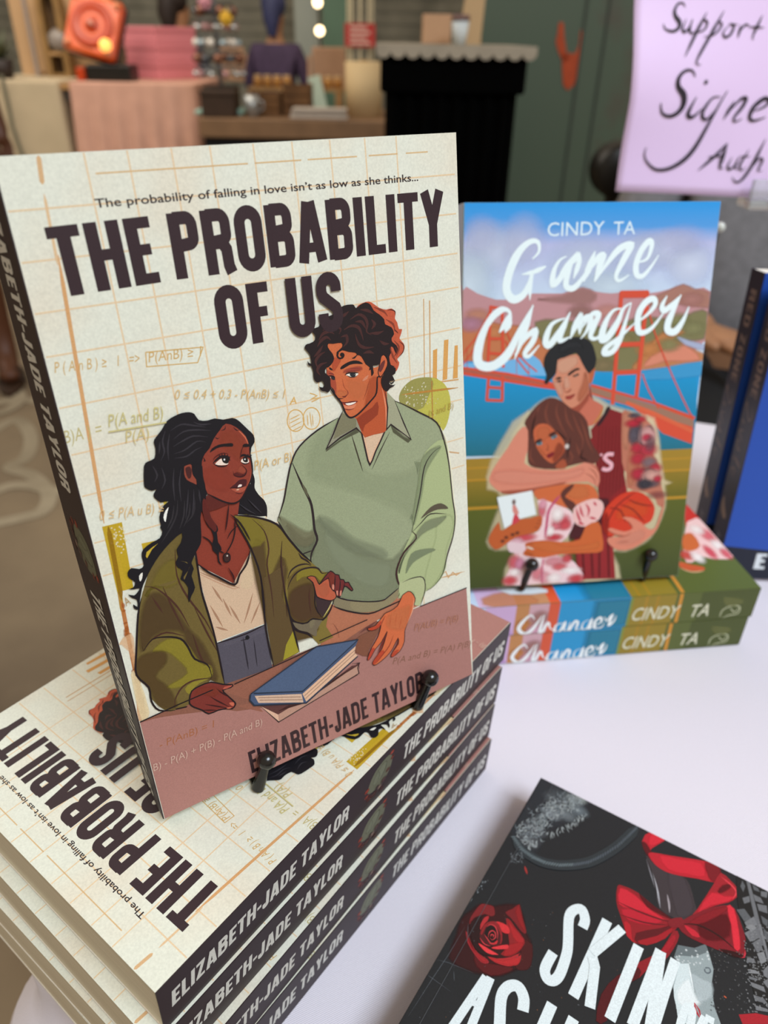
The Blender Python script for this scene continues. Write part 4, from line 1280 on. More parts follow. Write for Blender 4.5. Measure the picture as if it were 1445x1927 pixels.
ART_GAME = '''
G #4f97d9 #1b93dd 14:0 4006 2750 4006 0 4250 2750 4250
G #b3b9de #4f97d9 8:0 3840 2750 3840 0 4006 2750 4006
G #c3d8ea #b3b9de 14:0 3250 2750 3250 0 3840 2750 3840
B #d3deee 0.7 0:268 3799 480 320
B #cfe0ec 0.9 0:51 3436 360 440
B #cdd3ea 0.6 0:631 3873 280 320
B #cdd3ea 0.9 0:2175 3777 440 240
B #cfd9ee 0.9 0:2492 3611 360 280
B #c6d2ea 0.8 0:1884 3727 360 280
B #c8d4ea 0.8 0:1305 3628 500 360
B #d0e2ee 0.8 0:1616 3408 500 200
B #c8cde8 0.5 0:180 3929 240 240
B #c6cbe8 0.5 0:2372 3870 320 180
P #b98a8e 1 2 0:-54 3404 155 3369 357 3303 557 3310 757 3358 1073 3352 1296 3411 1436 3367 1622 3342 1736 3350 2039 3334 2269 3373 2428 3423 2552 3368 2768 3342 2787 2815 2159 2608 -42 2629
P #a2786f 0.5 2 2.16:1074 3331 1296 3411 1461 3334 1400 3240 1170 3245 805 3294
P #a9796a 0.9 2 1.44:2069 3270 2270 3362 2428 3423 2576 3367 2734 3332 2743 3170 2380 3220 2101 3183
P #c4794f 0.9 2 1.8:-48 3017 184 3097 410 3049 774 2997 966 2819 981 2554 518 2568 -41 2607
P #7d7a52 0.9 2 2.16:794 3061 1089 3076 1415 3025 1652 2976 1969 3099 2352 3047 2580 3129 2748 3126 2736 2839 2497 2823 2150 2698 1930 2502 1453 2517 920 2820
P #c1804e 0.85 2 2.16:2180 2875 2361 2959 2510 2911 2374 2848 2756 2681 2742 2591 2455 2554 2168 2517 1927 2525 2011 2657
P #dd8d74 0.85 2 1.8:2429 2780 2604 2730 2715 2614 2498 2598 2304 2604 2070 2543 2152 2676
P #a8b3cf 0.9 2 1.08:2419 2869 2569 2821 2756 2771 2751 2715 2526 2777
B #c78a6e 0.8 0:161 3139 180 100
B #d08a5a 0.8 0:345 2965 180 100
B #b9879e 0.8 0:96 3056 180 100
B #9a7068 0.8 0:1291 3157 180 100
B #c98f84 0.8 0:1591 3151 180 100
B #8a8a5a 0.8 0:2399 3046 180 100
B #8d8c60 0.8 0:2601 2953 180 100
B #8a8a5e 0.8 0:2333 2783 180 100
B #cf8a52 0.8 0:2098 2744 180 100
B #b58078 0.8 0:2541 3260 180 100
B #8a7a58 0.8 0:1590 2580 180 100
B #8f8355 0.8 0:1804 2841 180 100
P #1e8fc8 1 0 0:-42 2673 469 2658 787 2715 910 2578 1595 2512 1930 2502 2311 2536 2742 2591 2728 1892 2712 1602 2014 1585 14 1622
P #6fb0de 1 2 0:-42 2651 469 2658 787 2715 910 2578 938 2488 -29 2563
G #0f90c8 #1d6a7c 16:-40 2497 2696 2467 -26 1624 2806 1557
P #3f9fd4 0.8 2 1.08:2026 2499 2311 2536 2742 2591 2750 2431 2034 2408
G #3f4a22 #565d20 10:0 0 2750 0 0 1012 2750 1012
G #605f1c #8a7426 6:0 1012 2750 1012 0 1328 2750 1328
G #96792a #9c7d2a 5:0 1328 2750 1328 0 1594 2750 1594
L #b98c2c .9 0 0 1.0:0 1483 2750 1483
L #b98c2c .9 0 0 1.3:0 1340 2750 1340
L #b98c2c .9 0 0 1.8:0 1005 2750 1005
P #cf4d35 1 0 0:-41 2618 519 2535 917 2444 1036 2406 1711 2258 2208 2124 2720 1964 2732 1650 2366 1787 2229 1912 1965 2110 1471 2266 922 2354 -40 2530
P #9a7460 0.95 0 0:1464 2358 2208 2124 2724 1928 2734 1844 2321 1979 1765 2187 1469 2289
P #b96a58 0.7 0 0:-30 2596 520 2506 919 2410 920 2388 -29 2563
L #cf4d35 1 0 0 1.5:1463 2369 2206 2148 2734 1951
L #d2603f 1 0 0 2.2:1888 2159 2217 2030 2727 1796
L #cf4d35 1 0 0 1.6:303 3241 288 2597
L #cf4d35 1 0 0 1.6:426 3218 460 2592
L #cf4d35 1 0 0 1.6:302 2508 287 2240
L #cf4d35 1 0 0 1.6:456 2503 461 2234
L #cf4d35 1 0 0 1.5:292 3231 438 3207
L #cf4d35 1 0 0 1.5:279 2902 449 2898
L #cf4d35 1 0 0 1.5:284 2751 455 2735
L #cf4d35 1 0 0 1.5:289 2386 460 2369
L #cf4d35 1 0 0 1.5:280 2245 472 2233
L #cf4d35 1 0 0 2.3:1735 3361 1733 2843 1733 2142
L #cf4d35 1 0 0 2.3:2026 3356 2017 2835 2006 2202
L #cf4d35 1 0 0 2.6:1727 3319 2041 3317
L #cf4d35 1 0 0 2.6:1745 2974 2017 2967
L #cf4d35 1 0 0 2.6:1737 2799 2021 2802
L #cf4d35 1 0 0 2.6:1739 2497 2026 2499
L #cf4d35 1 0 0 1.2:1724 3357 2037 3356
L #cf4d35 1 2 0 0.8:294 3179 144 2906 -32 2716
L #cf4d35 1 2 0 0.8:286 3052 103 2756 4 2628
L #cf4d35 1 2 0 0.8:455 3048 603 2742 842 2536
L #cf4d35 1 2 0 0.8:472 2876 629 2653 751 2516
L #cf4d35 1 2 0 0.8:2038 3227 2151 2920 2421 2418 2664 2013 2720 1964
L #cf4d35 1 2 0 0.8:2052 2476 2143 2289 2287 2075
L #cf4d35 0.7 0 0 0.35:56 2822 61 2604
L #cf4d35 0.7 0 0 0.35:144 2906 152 2590
L #cf4d35 0.7 0 0 0.35:209 3011 220 2582
L #cf4d35 0.7 0 0 0.35:603 2742 612 2516
L #cf4d35 0.7 0 0 0.35:747 2605 752 2483
P #e9d9b0 0.55 2 2.16:669 1974 770 2108 928 2228 1092 2245 1243 2114 1471 2266 1696 2143 1970 2063 2173 1985 2286 1838 2354 1545 2410 1251 2431 1170 571 1154 323 1354 549 1745 591 1860
P #eadcb4 0.6 2 2.16:2148 2011 2295 1832 2368 1500 2457 1159 2488 892 2394 600 2273 457 2039 361 1877 358 2015 14 1475 -34 1729 1529
P #eadcb4 0.5 2 2.16:761 2112 455 1761 305 1369 449 1184 456 977 327 590 447 475 655 435 540 31 1313 -23 1216 1553
P #8a1d22 1 0 0:1691 2102 1852 2046 1902 1470 1996 1127 1953 885 1681 900 1622 1252 1602 1505 1470 1738 1618 1854
P #7a1c20 1 0 0:1499 1864 1682 2102 1839 2047 1910 1521 1964 1210 1819 1061 1731 854 1819 417 1932 19 1470 51 1376 661 1665 1016 1574 1536
P #8c1f24 1 0 0:1438 522 1854 632 1946 18 1471 37
L #5d1518 0.7 0 0.1 1.3:1493 491 1551 45
L #5d1518 0.7 0 0.1 1.3:1598 512 1659 38
L #5d1518 0.7 0 0.1 1.3:1705 506 1741 32
L #5d1518 0.7 0 0.1 1.3:1810 526 1864 24
L #6b171b 0.7 0 0.1 0.4:1596 1910 1609 1072
L #6b171b 0.7 0 0.1 0.4:1637 1908 1651 1069
L #6b171b 0.7 0 0.1 0.4:1678 1906 1693 1067
L #6b171b 0.7 0 0.1 0.4:1719 1905 1735 1065
L #6b171b 0.7 0 0.1 0.4:1759 1903 1777 1063
L #6b171b 0.7 0 0.1 0.4:1800 1902 1819 1061
L #6b171b 0.7 0 0.1 0.4:1841 1900 1861 1058
L #6b171b 0.7 0 0.1 0.4:1882 1898 1903 1056
L #6b171b 0.7 0 0.1 0.4:1923 1897 1946 1054
P #4a1a22 0.85 2 1.8:1403 1030 1768 1037 1757 853 1641 645 1330 556 1369 768
P #b5705a 1 2 0:1852 2046 1935 2043 2021 2020 2131 1965 2223 1890 2270 1796 2280 1641 2267 1558 2330 1472 2378 1321 2417 1148 2464 1016 2466 895 2385 933 2330 1045 2171 1107 1994 1159 1967 1341 1902 1470
P #c58468 0.8 2 2.16:1874 2025 1978 2032 1954 1840 1953 1614 1892 1699
P #c07a5c 0.7 2 2.16:1975 1603 2124 1606 2118 1439 2056 1188 1987 1234
B #4a4450 0.95 0:2040 1816 100 180
B #5c5560 0.9 0:2011 1787 80 140
B #d9aaa8 0.95 0:2183 1759 140 160
B #c02a48 0.95 0:2174 1749 80 60
B #b8283c 0.95 0:1988 1920 120 60
B #b8283c 0.9 0:2078 1967 100 50
B #b92840 0.95 0:2068 1630 100 80
B #c03048 0.9 0:2209 1603 140 100
B #b92840 0.9 0:2091 1504 120 100
B #7d6a70 0.9 0:2235 1455 120 80
B #b92840 0.95 0:2318 1377 100 80
B #4a4450 0.95 0:2178 1267 100 160
B #b92840 0.9 0:2108 1324 120 100
B #d3a296 0.95 0:2283 1294 160 100
B #b92840 0.95 0:2353 1248 70 60
B #55505a 0.9 0:2250 1189 180 60
B #3a3840 0.9 0:2207 1191 100 80
B #4a4450 0.9 0:2001 2011 100 40
B #6a5058 0.7 0:2223 1675 80 120
B #8c4a48 0.7 0:2373 1053 160 60
L #3d3a44 0.8 3 0.3 0.6:2077 1876 2061 1815 2076 1712 2141 1647
L #3d3a44 0.8 3 0.3 0.6:2100 1855 2096 1783 2116 1690 2184 1645
L #3d3a44 0.8 3 0.3 0.6:2140 1873 2203 1881 2253 1807
L #3d3a44 0.8 3 0.3 0.6:2180 1352 2253 1380 2333 1334
L #3d3a44 0.8 3 0.3 0.6:2195 1309 2225 1222 2316 1185
P #c06a55 1 2 0:1438 2302 1469 2333 1506 2201 1621 2137 1590 1999 1521 1917 1361 1923 1255 2078 1211 2126
P #a34f3c 0.85 2 1.8:1211 2126 1345 2167 1439 2282 1438 2203 1350 2088 1324 1969 1260 2012
L #5b2b28 1 3 0.3 0.8:1454 2360 1467 2268 1499 2208
L #b8793e 1 3 0.2 1.3:1628 2130 1589 2012 1519 1934
P #2a1a22 0.9 2 0:1670 2122 1713 2101 1635 1957 1591 1905 1569 1919 1630 2024
P #b4603e 1 2 0:1429 2516 1467 2553 1500 2552 1493 2475 1472 2392 1437 2399
P #c98468 1 2 0:1017 2452 1054 2502 1065 2654 1274 2712 1347 2621 1422 2516 1444 2399 1444 2301 1383 2205 1319 2148 1252 2124 1196 2153 1109 2254 1056 2347
P #dca88c 0.7 3 1.8:1072 2641 1256 2693 1294 2622 1225 2548 1147 2512 1078 2539
P #d9a086 0.7 3 1.44:1032 2413 1099 2410 1146 2305 1122 2254 1063 2347
P #b86a4c 0.75 3 2.16:1388 2517 1437 2399 1431 2295 1343 2194 1324 2273 1369 2402
P #e0ac92 0.6 3 1.44:1150 2460 1190 2472 1223 2368 1184 2343 1156 2370
P #1d2024 1 2 0:925 2416 959 2396 990 2440 1016 2465 1059 2527 1065 2654 1137 2678 1228 2713 1280 2724 1341 2621 1423 2503 1462 2528 1493 2565 1506 2654 1471 2763 1433 2833 1363 2879 1262 2900 1164 2878 1074 2843 972 2777 917 2684 916 2583 947 2505 943 2454
P #2c2f33 0.7 3 2.16:1077 2792 1205 2852 1299 2837 1343 2773 1210 2776 1107 2729
P #1f1718 0.95 2 0:1188 2498 1239 2541 1298 2565 1326 2545 1280 2533 1228 2496 1202 2481
P #2a2020 0.9 2 0:1050 2451 1095 2475 1123 2455 1084 2443
P #3a2c2a 0.9 2 0:1243 2477 1276 2492 1315 2506 1310 2481 1271 2466
P #3a2c2a 0.9 2 0:1065 2424 1098 2436 1125 2429 1106 2410
B #d8d0c8 0.7 0:1287 2478 10 6
P #9a4a38 0.8 2 0.36:1159 2318 1193 2304 1238 2341 1233 2315 1194 2294
L #9c5844 0.7 3 0.4 0.5:1152 2422 1150 2357 1166 2311
P #8a2d28 0.95 2 0:1176 2252 1230 2263 1290 2281 1278 2255 1246 2223 1199 2219
P #a8473c 0.8 2 0:1197 2245 1258 2249 1246 2223 1206 2218
P #d2856e 1 2 0:338 1358 415 1519 541 1697 608 1815 705 1931 767 1889 778 1666 743 1514 933 1433 1247 1418 1452 1491 1558 1476 1641 1357 1633 1188 1511 1258 1258 1249 1049 1218 841 1186 613 1156 478 1184 372 1273
P #e3957e 0.7 3 2.52:398 1417 623 1437 936 1391 1249 1386 1436 1419 1410 1337 1150 1286 734 1265 422 1312
P #a9543e 0.7 2 1.08:477 1194 736 1202 1048 1239 1256 1271 1071 1195 635 1144
L #9c5442 1 3 0.3 0.6:1499 1427 1588 1359 1628 1252
L #9c5442 1 3 0.3 0.6:1461 1366 1572 1297 1612 1189
L #9c5442 1 3 0.3 0.6:1517 1468 1605 1411 1643 1336
P #5b3028 1 2 0:767 1889 723 1970 760 2048 836 2144 914 2210 993 2246 1074 2234 1158 2191 1265 2108 1360 2065 1450 1962 1493 1798 1544 1673 1637 1545 1559 1466 1452 1491 1245 1449 1100 1425 870 1456 784 1522 776 1707
L #7d4436 0.8 3 0.4 1.5:896 2171 841 2045 848 1905
L #7d4436 0.8 3 0.4 1.5:995 2207 960 2100 987 1980 1073 1896
L #7d4436 0.8 3 0.4 1.5:1097 2194 1083 2076 1154 1913 1222 1809
L #7d4436 0.8 3 0.4 1.5:1181 2141 1211 1991 1303 1847
L #7d4436 0.8 3 0.4 1.5:1268 2069 1340 1906 1412 1761 1400 1638
L #7d4436 0.8 3 0.4 1.5:1364 2005 1426 1862 1478 1717 1550 1591
L #7d4436 0.8 3 0.4 1.5:818 1685 802 1583 868 1498
L #7d4436 0.8 3 0.4 1.5:1231 1666 1301 1561 1264 1479
L #7d4436 0.8 3 0.4 1.5:1332 1723 1382 1598 1449 1533
L #3a1e1c 0.8 3 0.4 1.4:859 2104 826 1946 813 1786
L #3a1e1c 0.8 3 0.4 1.4:1265 1787 1252 1666 1239 1543
L #3a1e1c 0.8 3 0.4 1.4:1421 1638 1405 1556 1493 1510
L #3a1e1c 0.8 3 0.4 1.4:1095 1875 1182 1791 1225 1769
P #bd5f3c 1 2 0:829 1886 886 1954 988 1950 1074 1876 1162 1792 1209 1688 1194 1607 1116 1517 1054 1500 968 1565 879 1682 844 1785
P #cf7048 0.6 3 1.44:889 1904 990 1920 1036 1837 977 1779 918 1741 872 1824
P #8d3f2c 0.6 3 1.44:1124 1732 1200 1668 1174 1587 1096 1508 1071 1571
P #c86a44 0.6 3 0.72:878 1702 942 1659 988 1585 945 1607
P #4a2420 0.9 2 0:855 1764 915 1792 937 1771 876 1743
P #4a2420 0.85 2 0:1005 1829 1065 1866 1096 1855 1037 1807
P #5d8794 1 2 0:877 1738 927 1756 939 1725 888 1712
P #5d8794 1 2 0:1038 1797 1088 1825 1109 1804 1060 1776
L #2a1614 1 3 0.3 0.8:857 1713 876 1748 937 1766
L #2a1614 1 3 0.3 0.8:1028 1797 1077 1836 1119 1824
B #1b1a1c 1 0:908 1737 16 16
B #1b1a1c 1 0:1079 1803 16 16
P #7d1f26 0.95 2 0:997 1595 1027 1614 1078 1632 1080 1591 1041 1562 1009 1564
L #8f4530 0.8 3 0.4 0.5:990 1738 1013 1686 994 1656 1035 1655
B #e6ddd6 1 0:1230 1687 32 38
P #b1573a 0.8 2 1.08:1118 1486 1197 1545 1243 1480 1225 1429 1121 1434
L #e2aeb8 1 3 0 2.2:1793 1569 1724 1572 1690 1532 1730 1489 1776 1455 1769 1403 1717 1390 1668 1408
L #e2aeb8 1 0 0.3 1.6:1649 1586 1641 1555
P #c8663a 1 2 0:889 1196 1193 1236 1258 1243 1523 1230 1619 1136 1649 1034 1539 1018 1374 982 1276 953 984 1047 893 1108
P #d67a48 0.6 3 2.16:1284 1187 1470 1210 1533 1096 1402 1058 1290 1087
P #e7c9cc 1 2 0:917 1062 1050 1044 1186 981 1323 917 1377 767 1299 588 1235 534 1200 362 1362 305 1460 204 1530 20 1038 18 573 26 611 213 682 406 576 551 695 624 893 658 987 766
B #d0606c 0.95 0:978 947 60 120
B #c93a4c 0.95 0:1220 787 140 120
B #cf5058 0.95 0:1267 739 100 80
B #d4707c 0.95 0:1156 734 80 60
B #c22e3c 0.95 0:1141 597 140 60
B #cc4450 0.95 0:784 619 180 70
B #e2b8c4 0.95 0:698 555 100 80
B #d08890 0.95 0:1159 294 160 80
B #cf5a60 0.95 0:1231 219 120 60
B #d87e88 0.95 0:963 154 100 120
B #c93a40 0.95 0:1448 50 140 80
B #cc444c 0.95 0:627 82 120 80
B #cf5a66 0.95 0:674 314 100 120
B #d78ca8 0.95 0:743 286 80 100
B #dc9aa4 0.95 0:1057 88 100 100
B #c8434c 0.95 0:1316 319 80 80
B #e0a0b0 0.95 0:986 1014 60 80
B #f6efec 0.95 0:1170 880 100 120
B #f6efec 0.95 0:1372 162 160 60
B #f6efec 0.95 0:1171 80 120 80
B #f6efec 0.95 0:955 307 60 120
B #f6efec 0.95 0:1092 681 60 80
B #f6efec 0.95 0:680 185 80 60
L #b8486c 1 3 0.1 1.5:1189 1114 1117 1029 1057 921 1043 763 1029 604
L #b8486c 1 3 0.1 0.8:1026 350 1018 186 1027 7
P #5b3028 0.95 2 0:1198 1147 1260 1210 1346 1239 1307 1164 1246 1089 1361 1016 1389 925 1299 941 1202 1080
P #e3b9b4 1 2 0:1355 938 1450 1011 1581 1049 1684 1021 1725 929 1679 795 1560 722 1459 716 1365 790
L #c2324a 0.85 3 0.4 1.4:1388 947 1416 855 1469 739
L #c2324a 0.85 3 0.4 1.4:1430 979 1460 876 1496 828
L #c2324a 0.85 3 0.4 1.4:1496 998 1546 916 1530 826
L #c2324a 0.85 3 0.4 1.4:1595 1015 1633 956
L #c2324a 0.85 3 0.4 1.4:1553 825 1645 797
L #c2324a 0.85 3 0.4 1.4:1422 764 1503 737
P #c2602f 1 2 0:1516 713 1670 761 1727 608 1755 397 1586 373 1244 382 1043 349 862 372 771 412 812 479 798 549 1009 571 1235 534 1459 555
P #d9763f 0.6 3 1.8:855 523 1077 555 1306 472 1577 490 1689 518 1673 426 1356 410 1084 416
L #8d4022 1 3 0.3 0.6:799 538 899 543
L #8d4022 1 3 0.3 0.6:800 503 902 474
L #8d4022 1 3 0.3 0.6:792 434 906 392
L #d8d0c0 1 3 0.2 1.0:811 502 902 462
P #b85a2c 1 2 0:493 727 558 746 697 840 839 854 970 880 986 789 936 690 782 653 673 626 522 520 435 491 355 588 374 689 468 830
P #dfe9ea 1 0 0:436 1126 846 1187 909 895 708 850 537 742
P #c8404c 0.95 2 0:622 799 650 921 661 931 719 838 645 786
P #d88a80 0.9 2 0:624 1022 657 1021 705 918 662 909 627 944
B #6a4038 1 0:637 1060 28 44
B #55302a 0.9 0:520 589 32 26
B #55302a 0.9 0:562 632 32 26
B #55302a 0.9 0:638 662 32 26
B #55302a 0.9 0:693 681 32 26
L #8d4022 1 3 0.3 0.6:929 826 974 812
L #8d4022 1 3 0.3 0.6:909 782 965 779
L #8d4022 1 3 0.3 0.6:889 738 945 735
P #e6ccd2 0.9 2 0:576 551 653 570 698 555 787 538 781 435 614 446
P #c8371f 1 2 0:1718 769 1735 899 1803 993 1914 1084 2062 1120 2196 1080 2303 988 2357 887 2337 756 2276 704 2064 616 1913 581 1804 576 1743 657
P #e05a2c 0.5 3 3.24:1889 869 2073 1000 2253 936 2244 805 2046 816 1919 769
P #8c1c16 0.6 3 1.44:1718 769 1758 876 1802 742 1792 588 1743 657
L #6e1c16 1 3 0.2 0.8:2106 1107 1963 1017 1844 893 1763 678
L #6e1c16 1 3 0.2 0.8:1913 966 2083 891 2204 763 2253 716
L #6e1c16 1 3 0.2 0.8:2005 1026 2164 952 2342 920
L #6e1c16 1 3 0.2 0.8:1786 929 1931 888 2010 730
P #cf8068 1 2 0:1960 799 2070 793 2209 719 2294 636 2382 642 2422 784 2462 936 2467 881 2415 640 2306 512 2128 399 1952 388 1823 474 1806 554 1915 558 2025 563 1891 582 1798 654 1840 674 1998 620 2104 658 2053 739
P #df9880 0.5 3 1.8:2066 594 2217 629 2268 559 2123 456 1923 468 1941 512
L #9c5240 1 3 0.3 0.6:1915 558 2025 563 2088 593
L #9c5240 1 3 0.3 0.6:1943 489 2075 493
L #9c5240 1 3 0.3 0.6:1810 642 1913 581 2002 575
L #9c5240 1 3 0.3 0.6:2030 751 2104 658
'''
ART_GAMEW = '''
L #e4f4f6 1 4 0.35 4.34:735 3704 800 3775 786 3865 707 3875 603 3796 520 3652 468 3470 482 3359 554 3301 652 3346 716 3466 751 3576 877 3629
L #e4f4f6 1 4 0.35 2.17:623 3550 721 3567 820 3593 887 3628
L #e4f4f6 1 4 0.35 1.8599999999999999:752 3557 727 3447 725 3289
L #e4f4f6 1 4 0.35 3.1:1101 3726 1024 3681 970 3572 968 3443 1044 3506 1107 3634 1218 3770
L #e4f4f6 1 4 0.35 3.1:1218 3770 1156 3643 1115 3505 1120 3421 1192 3402 1268 3475 1359 3622
L #e4f4f6 1 4 0.35 3.1:532 3085 509 3171 438 3200 321 3118 234 2987 167 2890
L #e4f4f6 1 4 0.35 3.41:466 2962 503 3048 510 3133
L #e4f4f6 1 4 0.35 2.8:1149 3639 1219 3727 1238 3766
L #e4f4f6 1 4 0.35 2.8:1191 3498 1244 3677 1238 3766
L #e4f4f6 1 4 0.35 3.5:1302 3466 1357 3616 1410 3773
L #e4f4f6 1 4 0.35 3.5:1360 3576 1448 3704 1501 3723 1466 3614 1423 3464
L #e4f4f6 1 4 0.35 3.5:1433 3474 1531 3623 1671 3790 1799 3828 1743 3710 1660 3531 1698 3470 1804 3529
L #e4f4f6 1 4 0.35 3.15:1859 3649 1988 3687 2030 3825 1993 3865 1914 3767 1872 3628 1893 3527 1960 3516 2041 3606 2117 3725
L #e4f4f6 1 4 0.35 3.15:1295 2922 1306 3088 1313 3150
L #e4f4f6 1 4 0.35 3.15:1313 2984 1415 3127 1493 3126 1456 3023 1420 2898 1489 2875 1562 2957
L #e4f4f6 1 4 0.35 3.8499999999999996:1745 3182 1657 3164 1578 3041 1546 2873 1613 2882 1713 3038 1768 3182 1852 3242
L #e4f4f6 1 4 0.35 3.15:1852 3242 1803 3035 1752 2847 1682 2731 1592 2712 1610 2776 1749 2879 1916 3033
L #e4f4f6 1 4 0.35 3.5:1917 3022 2045 3114 2125 3216 2096 3279 2010 3239 1943 3116 1958 2948 2029 2925 2126 2986 2245 3151
L #e4f4f6 1 4 0.35 3.15:2251 3307 2205 3204 2234 3151 2308 3202 2389 3294
L #e4f4f6 1 4 0.35 3.8499999999999996:2409 3314 2346 3170 2293 3024 2302 2939 2384 2927 2463 3041 2515 3187
L #e4f4f6 1 4 0.35 4.8999999999999995:518 3174 426 3218 317 3136 211 2925 171 2710 219 2621 356 2617 511 2744 637 3001 763 3232
L #e4f4f6 1 4 0.35 3.5:401 2964 477 3069 518 3174
L #e4f4f6 1 4 0.35 3.15:762 3243 684 2978 582 2676
L #e4f4f6 1 4 0.35 3.15:581 2720 688 2892 798 2975 780 2868 694 2739 742 2705 851 2822
L #e4f4f6 1 4 0.35 3.5:1122 3097 977 3036 918 2864 966 2819 1073 2969 1176 3160
L #e4f4f6 1 4 0.35 3.15:1176 3160 1096 2968 1079 2860 1192 2900
L #e4f4f6 1 4 0.35 3.15:1291 3157 1213 2943 1194 2879
L #e4f4f6 1 4 0.35 2.8:1213 2943 1341 3092 1411 3090 1374 2961 1310 2876
T #d9ecf4 1 G 0 0 0.0 0 *:883 3923 1494 3933 141 0|CINDY
T #d9ecf4 1 G 0 0 0 0 *:1596 3930 1832 3936 137 0|TA
'''
ART_GSPINE = '''
P #c9a9cf 1 0 0:0 0 1173 0 1173 452 0 452
P #b9c8e6 1 0 0:0 0 800 0 800 452 0 452
P #bb8350 1 0 0:1173 0 1578 0 1578 452 1173 452
P #c7a0a8 1 0 0:1336 0 1578 0 1578 452 1336 452
B #c4803e 0.9 0:1296 131 140 140
B #d3a0b4 0.9 0:1440 33 140 140
B #c9a4d8 0.9 0:1049 -13 140 140
B #a5746c 0.9 0:1480 239 140 140
P #cf5636 1 0 0:1578 0 1709 0 1709 452 1578 452
P #2590c4 1 0 0:1709 0 2588 0 2588 452 1709 452
P #2a7d98 0.9 0 8:2159 0 2608 0 2608 452 2159 452
P #7a8a40 1 0 0:2588 0 2662 0 2662 452 2588 452
P #8f7a24 1 0 0:2622 0 3252 0 3252 452 2622 452
P #56602a 1 0 0:3172 0 4250 0 4250 452 3172 452
P #4c5526 0.9 0 0:3492 0 4250 0 4250 452 3492 452
P #b28a2a 0.8 0 0:2778 0 2810 0 2810 452 2778 452
P #b28a2a 0.8 0 0:2918 0 2950 0 2950 452 2918 452
L #c98a2c 1 0 0 2.2:3228 466 3247 -41
L #e9f0f0 1 4 0.3 2.4:1416 220 1362 291 1286 216 1234 95 1311 3 1404 62 1507 277
L #e9f0f0 1 4 0.3 1.9:1532 291 1501 27 1530 7 1590 153 1629 65 1675 27
L #e9f0f0 1 4 0.3 1.7:1792 134 1703 109 1691 8 1759 1 1806 132 1811 13 1863 25
L #e9f0f0 1 4 0.3 1.7:1871 143 1868 -9 1925 138 1969 117 1961 -1 2024 27
L #e9f0f0 1 4 0.3 1.7:2111 154 2037 110 2041 8 2106 19 2138 151 2118 -51 2036 -129 2000 -74 2112 -16 2205 77
L #e9f0f0 1 4 0.3 1.7:2183 45 2267 105 2241 175 2185 113 2203 9 2283 18 2312 84
L #e9f0f0 1 4 0.3 1.7:2293 187 2333 116 2386 195 2373 44 2430 106 2441 190
T #d3d3b8 1 G 0.15 0 0.01 0 *:2638 86 3232 81 204 0|CINDY
T #d3d3b8 1 G 0.15 0 0.01 0 *:3386 75 3652 76 198 0|TA
L #c9cda8 1 3 0.1 0.6:3820 26 3830 145 3940 203 4046 176 4048 73 3927 50 3854 5
L #c9cda8 1 3 0.1 0.5:3921 170 3999 95 4037 160
P #7c8048 0.5 2 0.4:3787 351 4054 293 4036 211 3868 209
'''
ART_GTOP = '''
P #bcd0ea 1 0 0:0 3450 2750 3450 2750 4250 0 4250
P #cdb2d6 1 0 0:0 3077 2750 3077 2750 3530 0 3530
P #c08a60 1 0 0:0 2672 2750 2672 2750 3077 0 3077
P #d8562e 1 0 0:0 2541 2750 2541 2750 2672 0 2672
P #2396d2 1 0 0:0 1662 2750 1662 2750 2541 0 2541
P #2a86a4 0.8 0 8:0 1642 2750 1642 2750 2191 0 2191
P #94802a 1 0 0:0 998 2750 998 2750 1662 0 1662
P #586428 1 0 0:0 0 2750 0 2750 1078 0 1078
P #b8902c 0.8 0 0:0 1540 2750 1540 2750 1572 0 1572
P #b8902c 0.8 0 0:0 1404 2750 1404 2750 1436 0 1436
P #cf8a5c 0.7 2 2.5:165 3465 274 3077 147 2851 -4 2832 -43 3357
P #dfeaf2 0.9 2 1.5:396 3243 309 2735 195 2638 205 3097
L #cf8e30 1 0 0 2.4:354 993 203 995 15 1004
P #c83028 0.98 0 0:1972 36 1924 -144 1458 -181 1195 -157 1311 322
P #e8c3c2 1 2 0:1499 214 1534 -103 1194 -171 647 -80 629 296 699 406 582 611 725 648
B #dd6a74 0.95 0:1157 94 200 120
B #f4eeec 0.95 0:905 76 180 100
B #d64a5c 0.95 0:778 255 200 80
B #f4ebe8 0.95 0:1296 176 160 120
B #d8606c 0.95 0:722 63 160 80
B #c8483c 0.95 0:744 603 140 120
B #f5efee 0.95 0:683 473 160 100
P #cf6a34 0.9 2 1:1168 438 1229 286 930 317 827 488 885 577
P #c4572f 1 2 0:621 764 538 633 479 505 414 524 410 697 511 804
L #e0b48a 1 3 0.2 1.0:490 814 388 694 403 530
'''
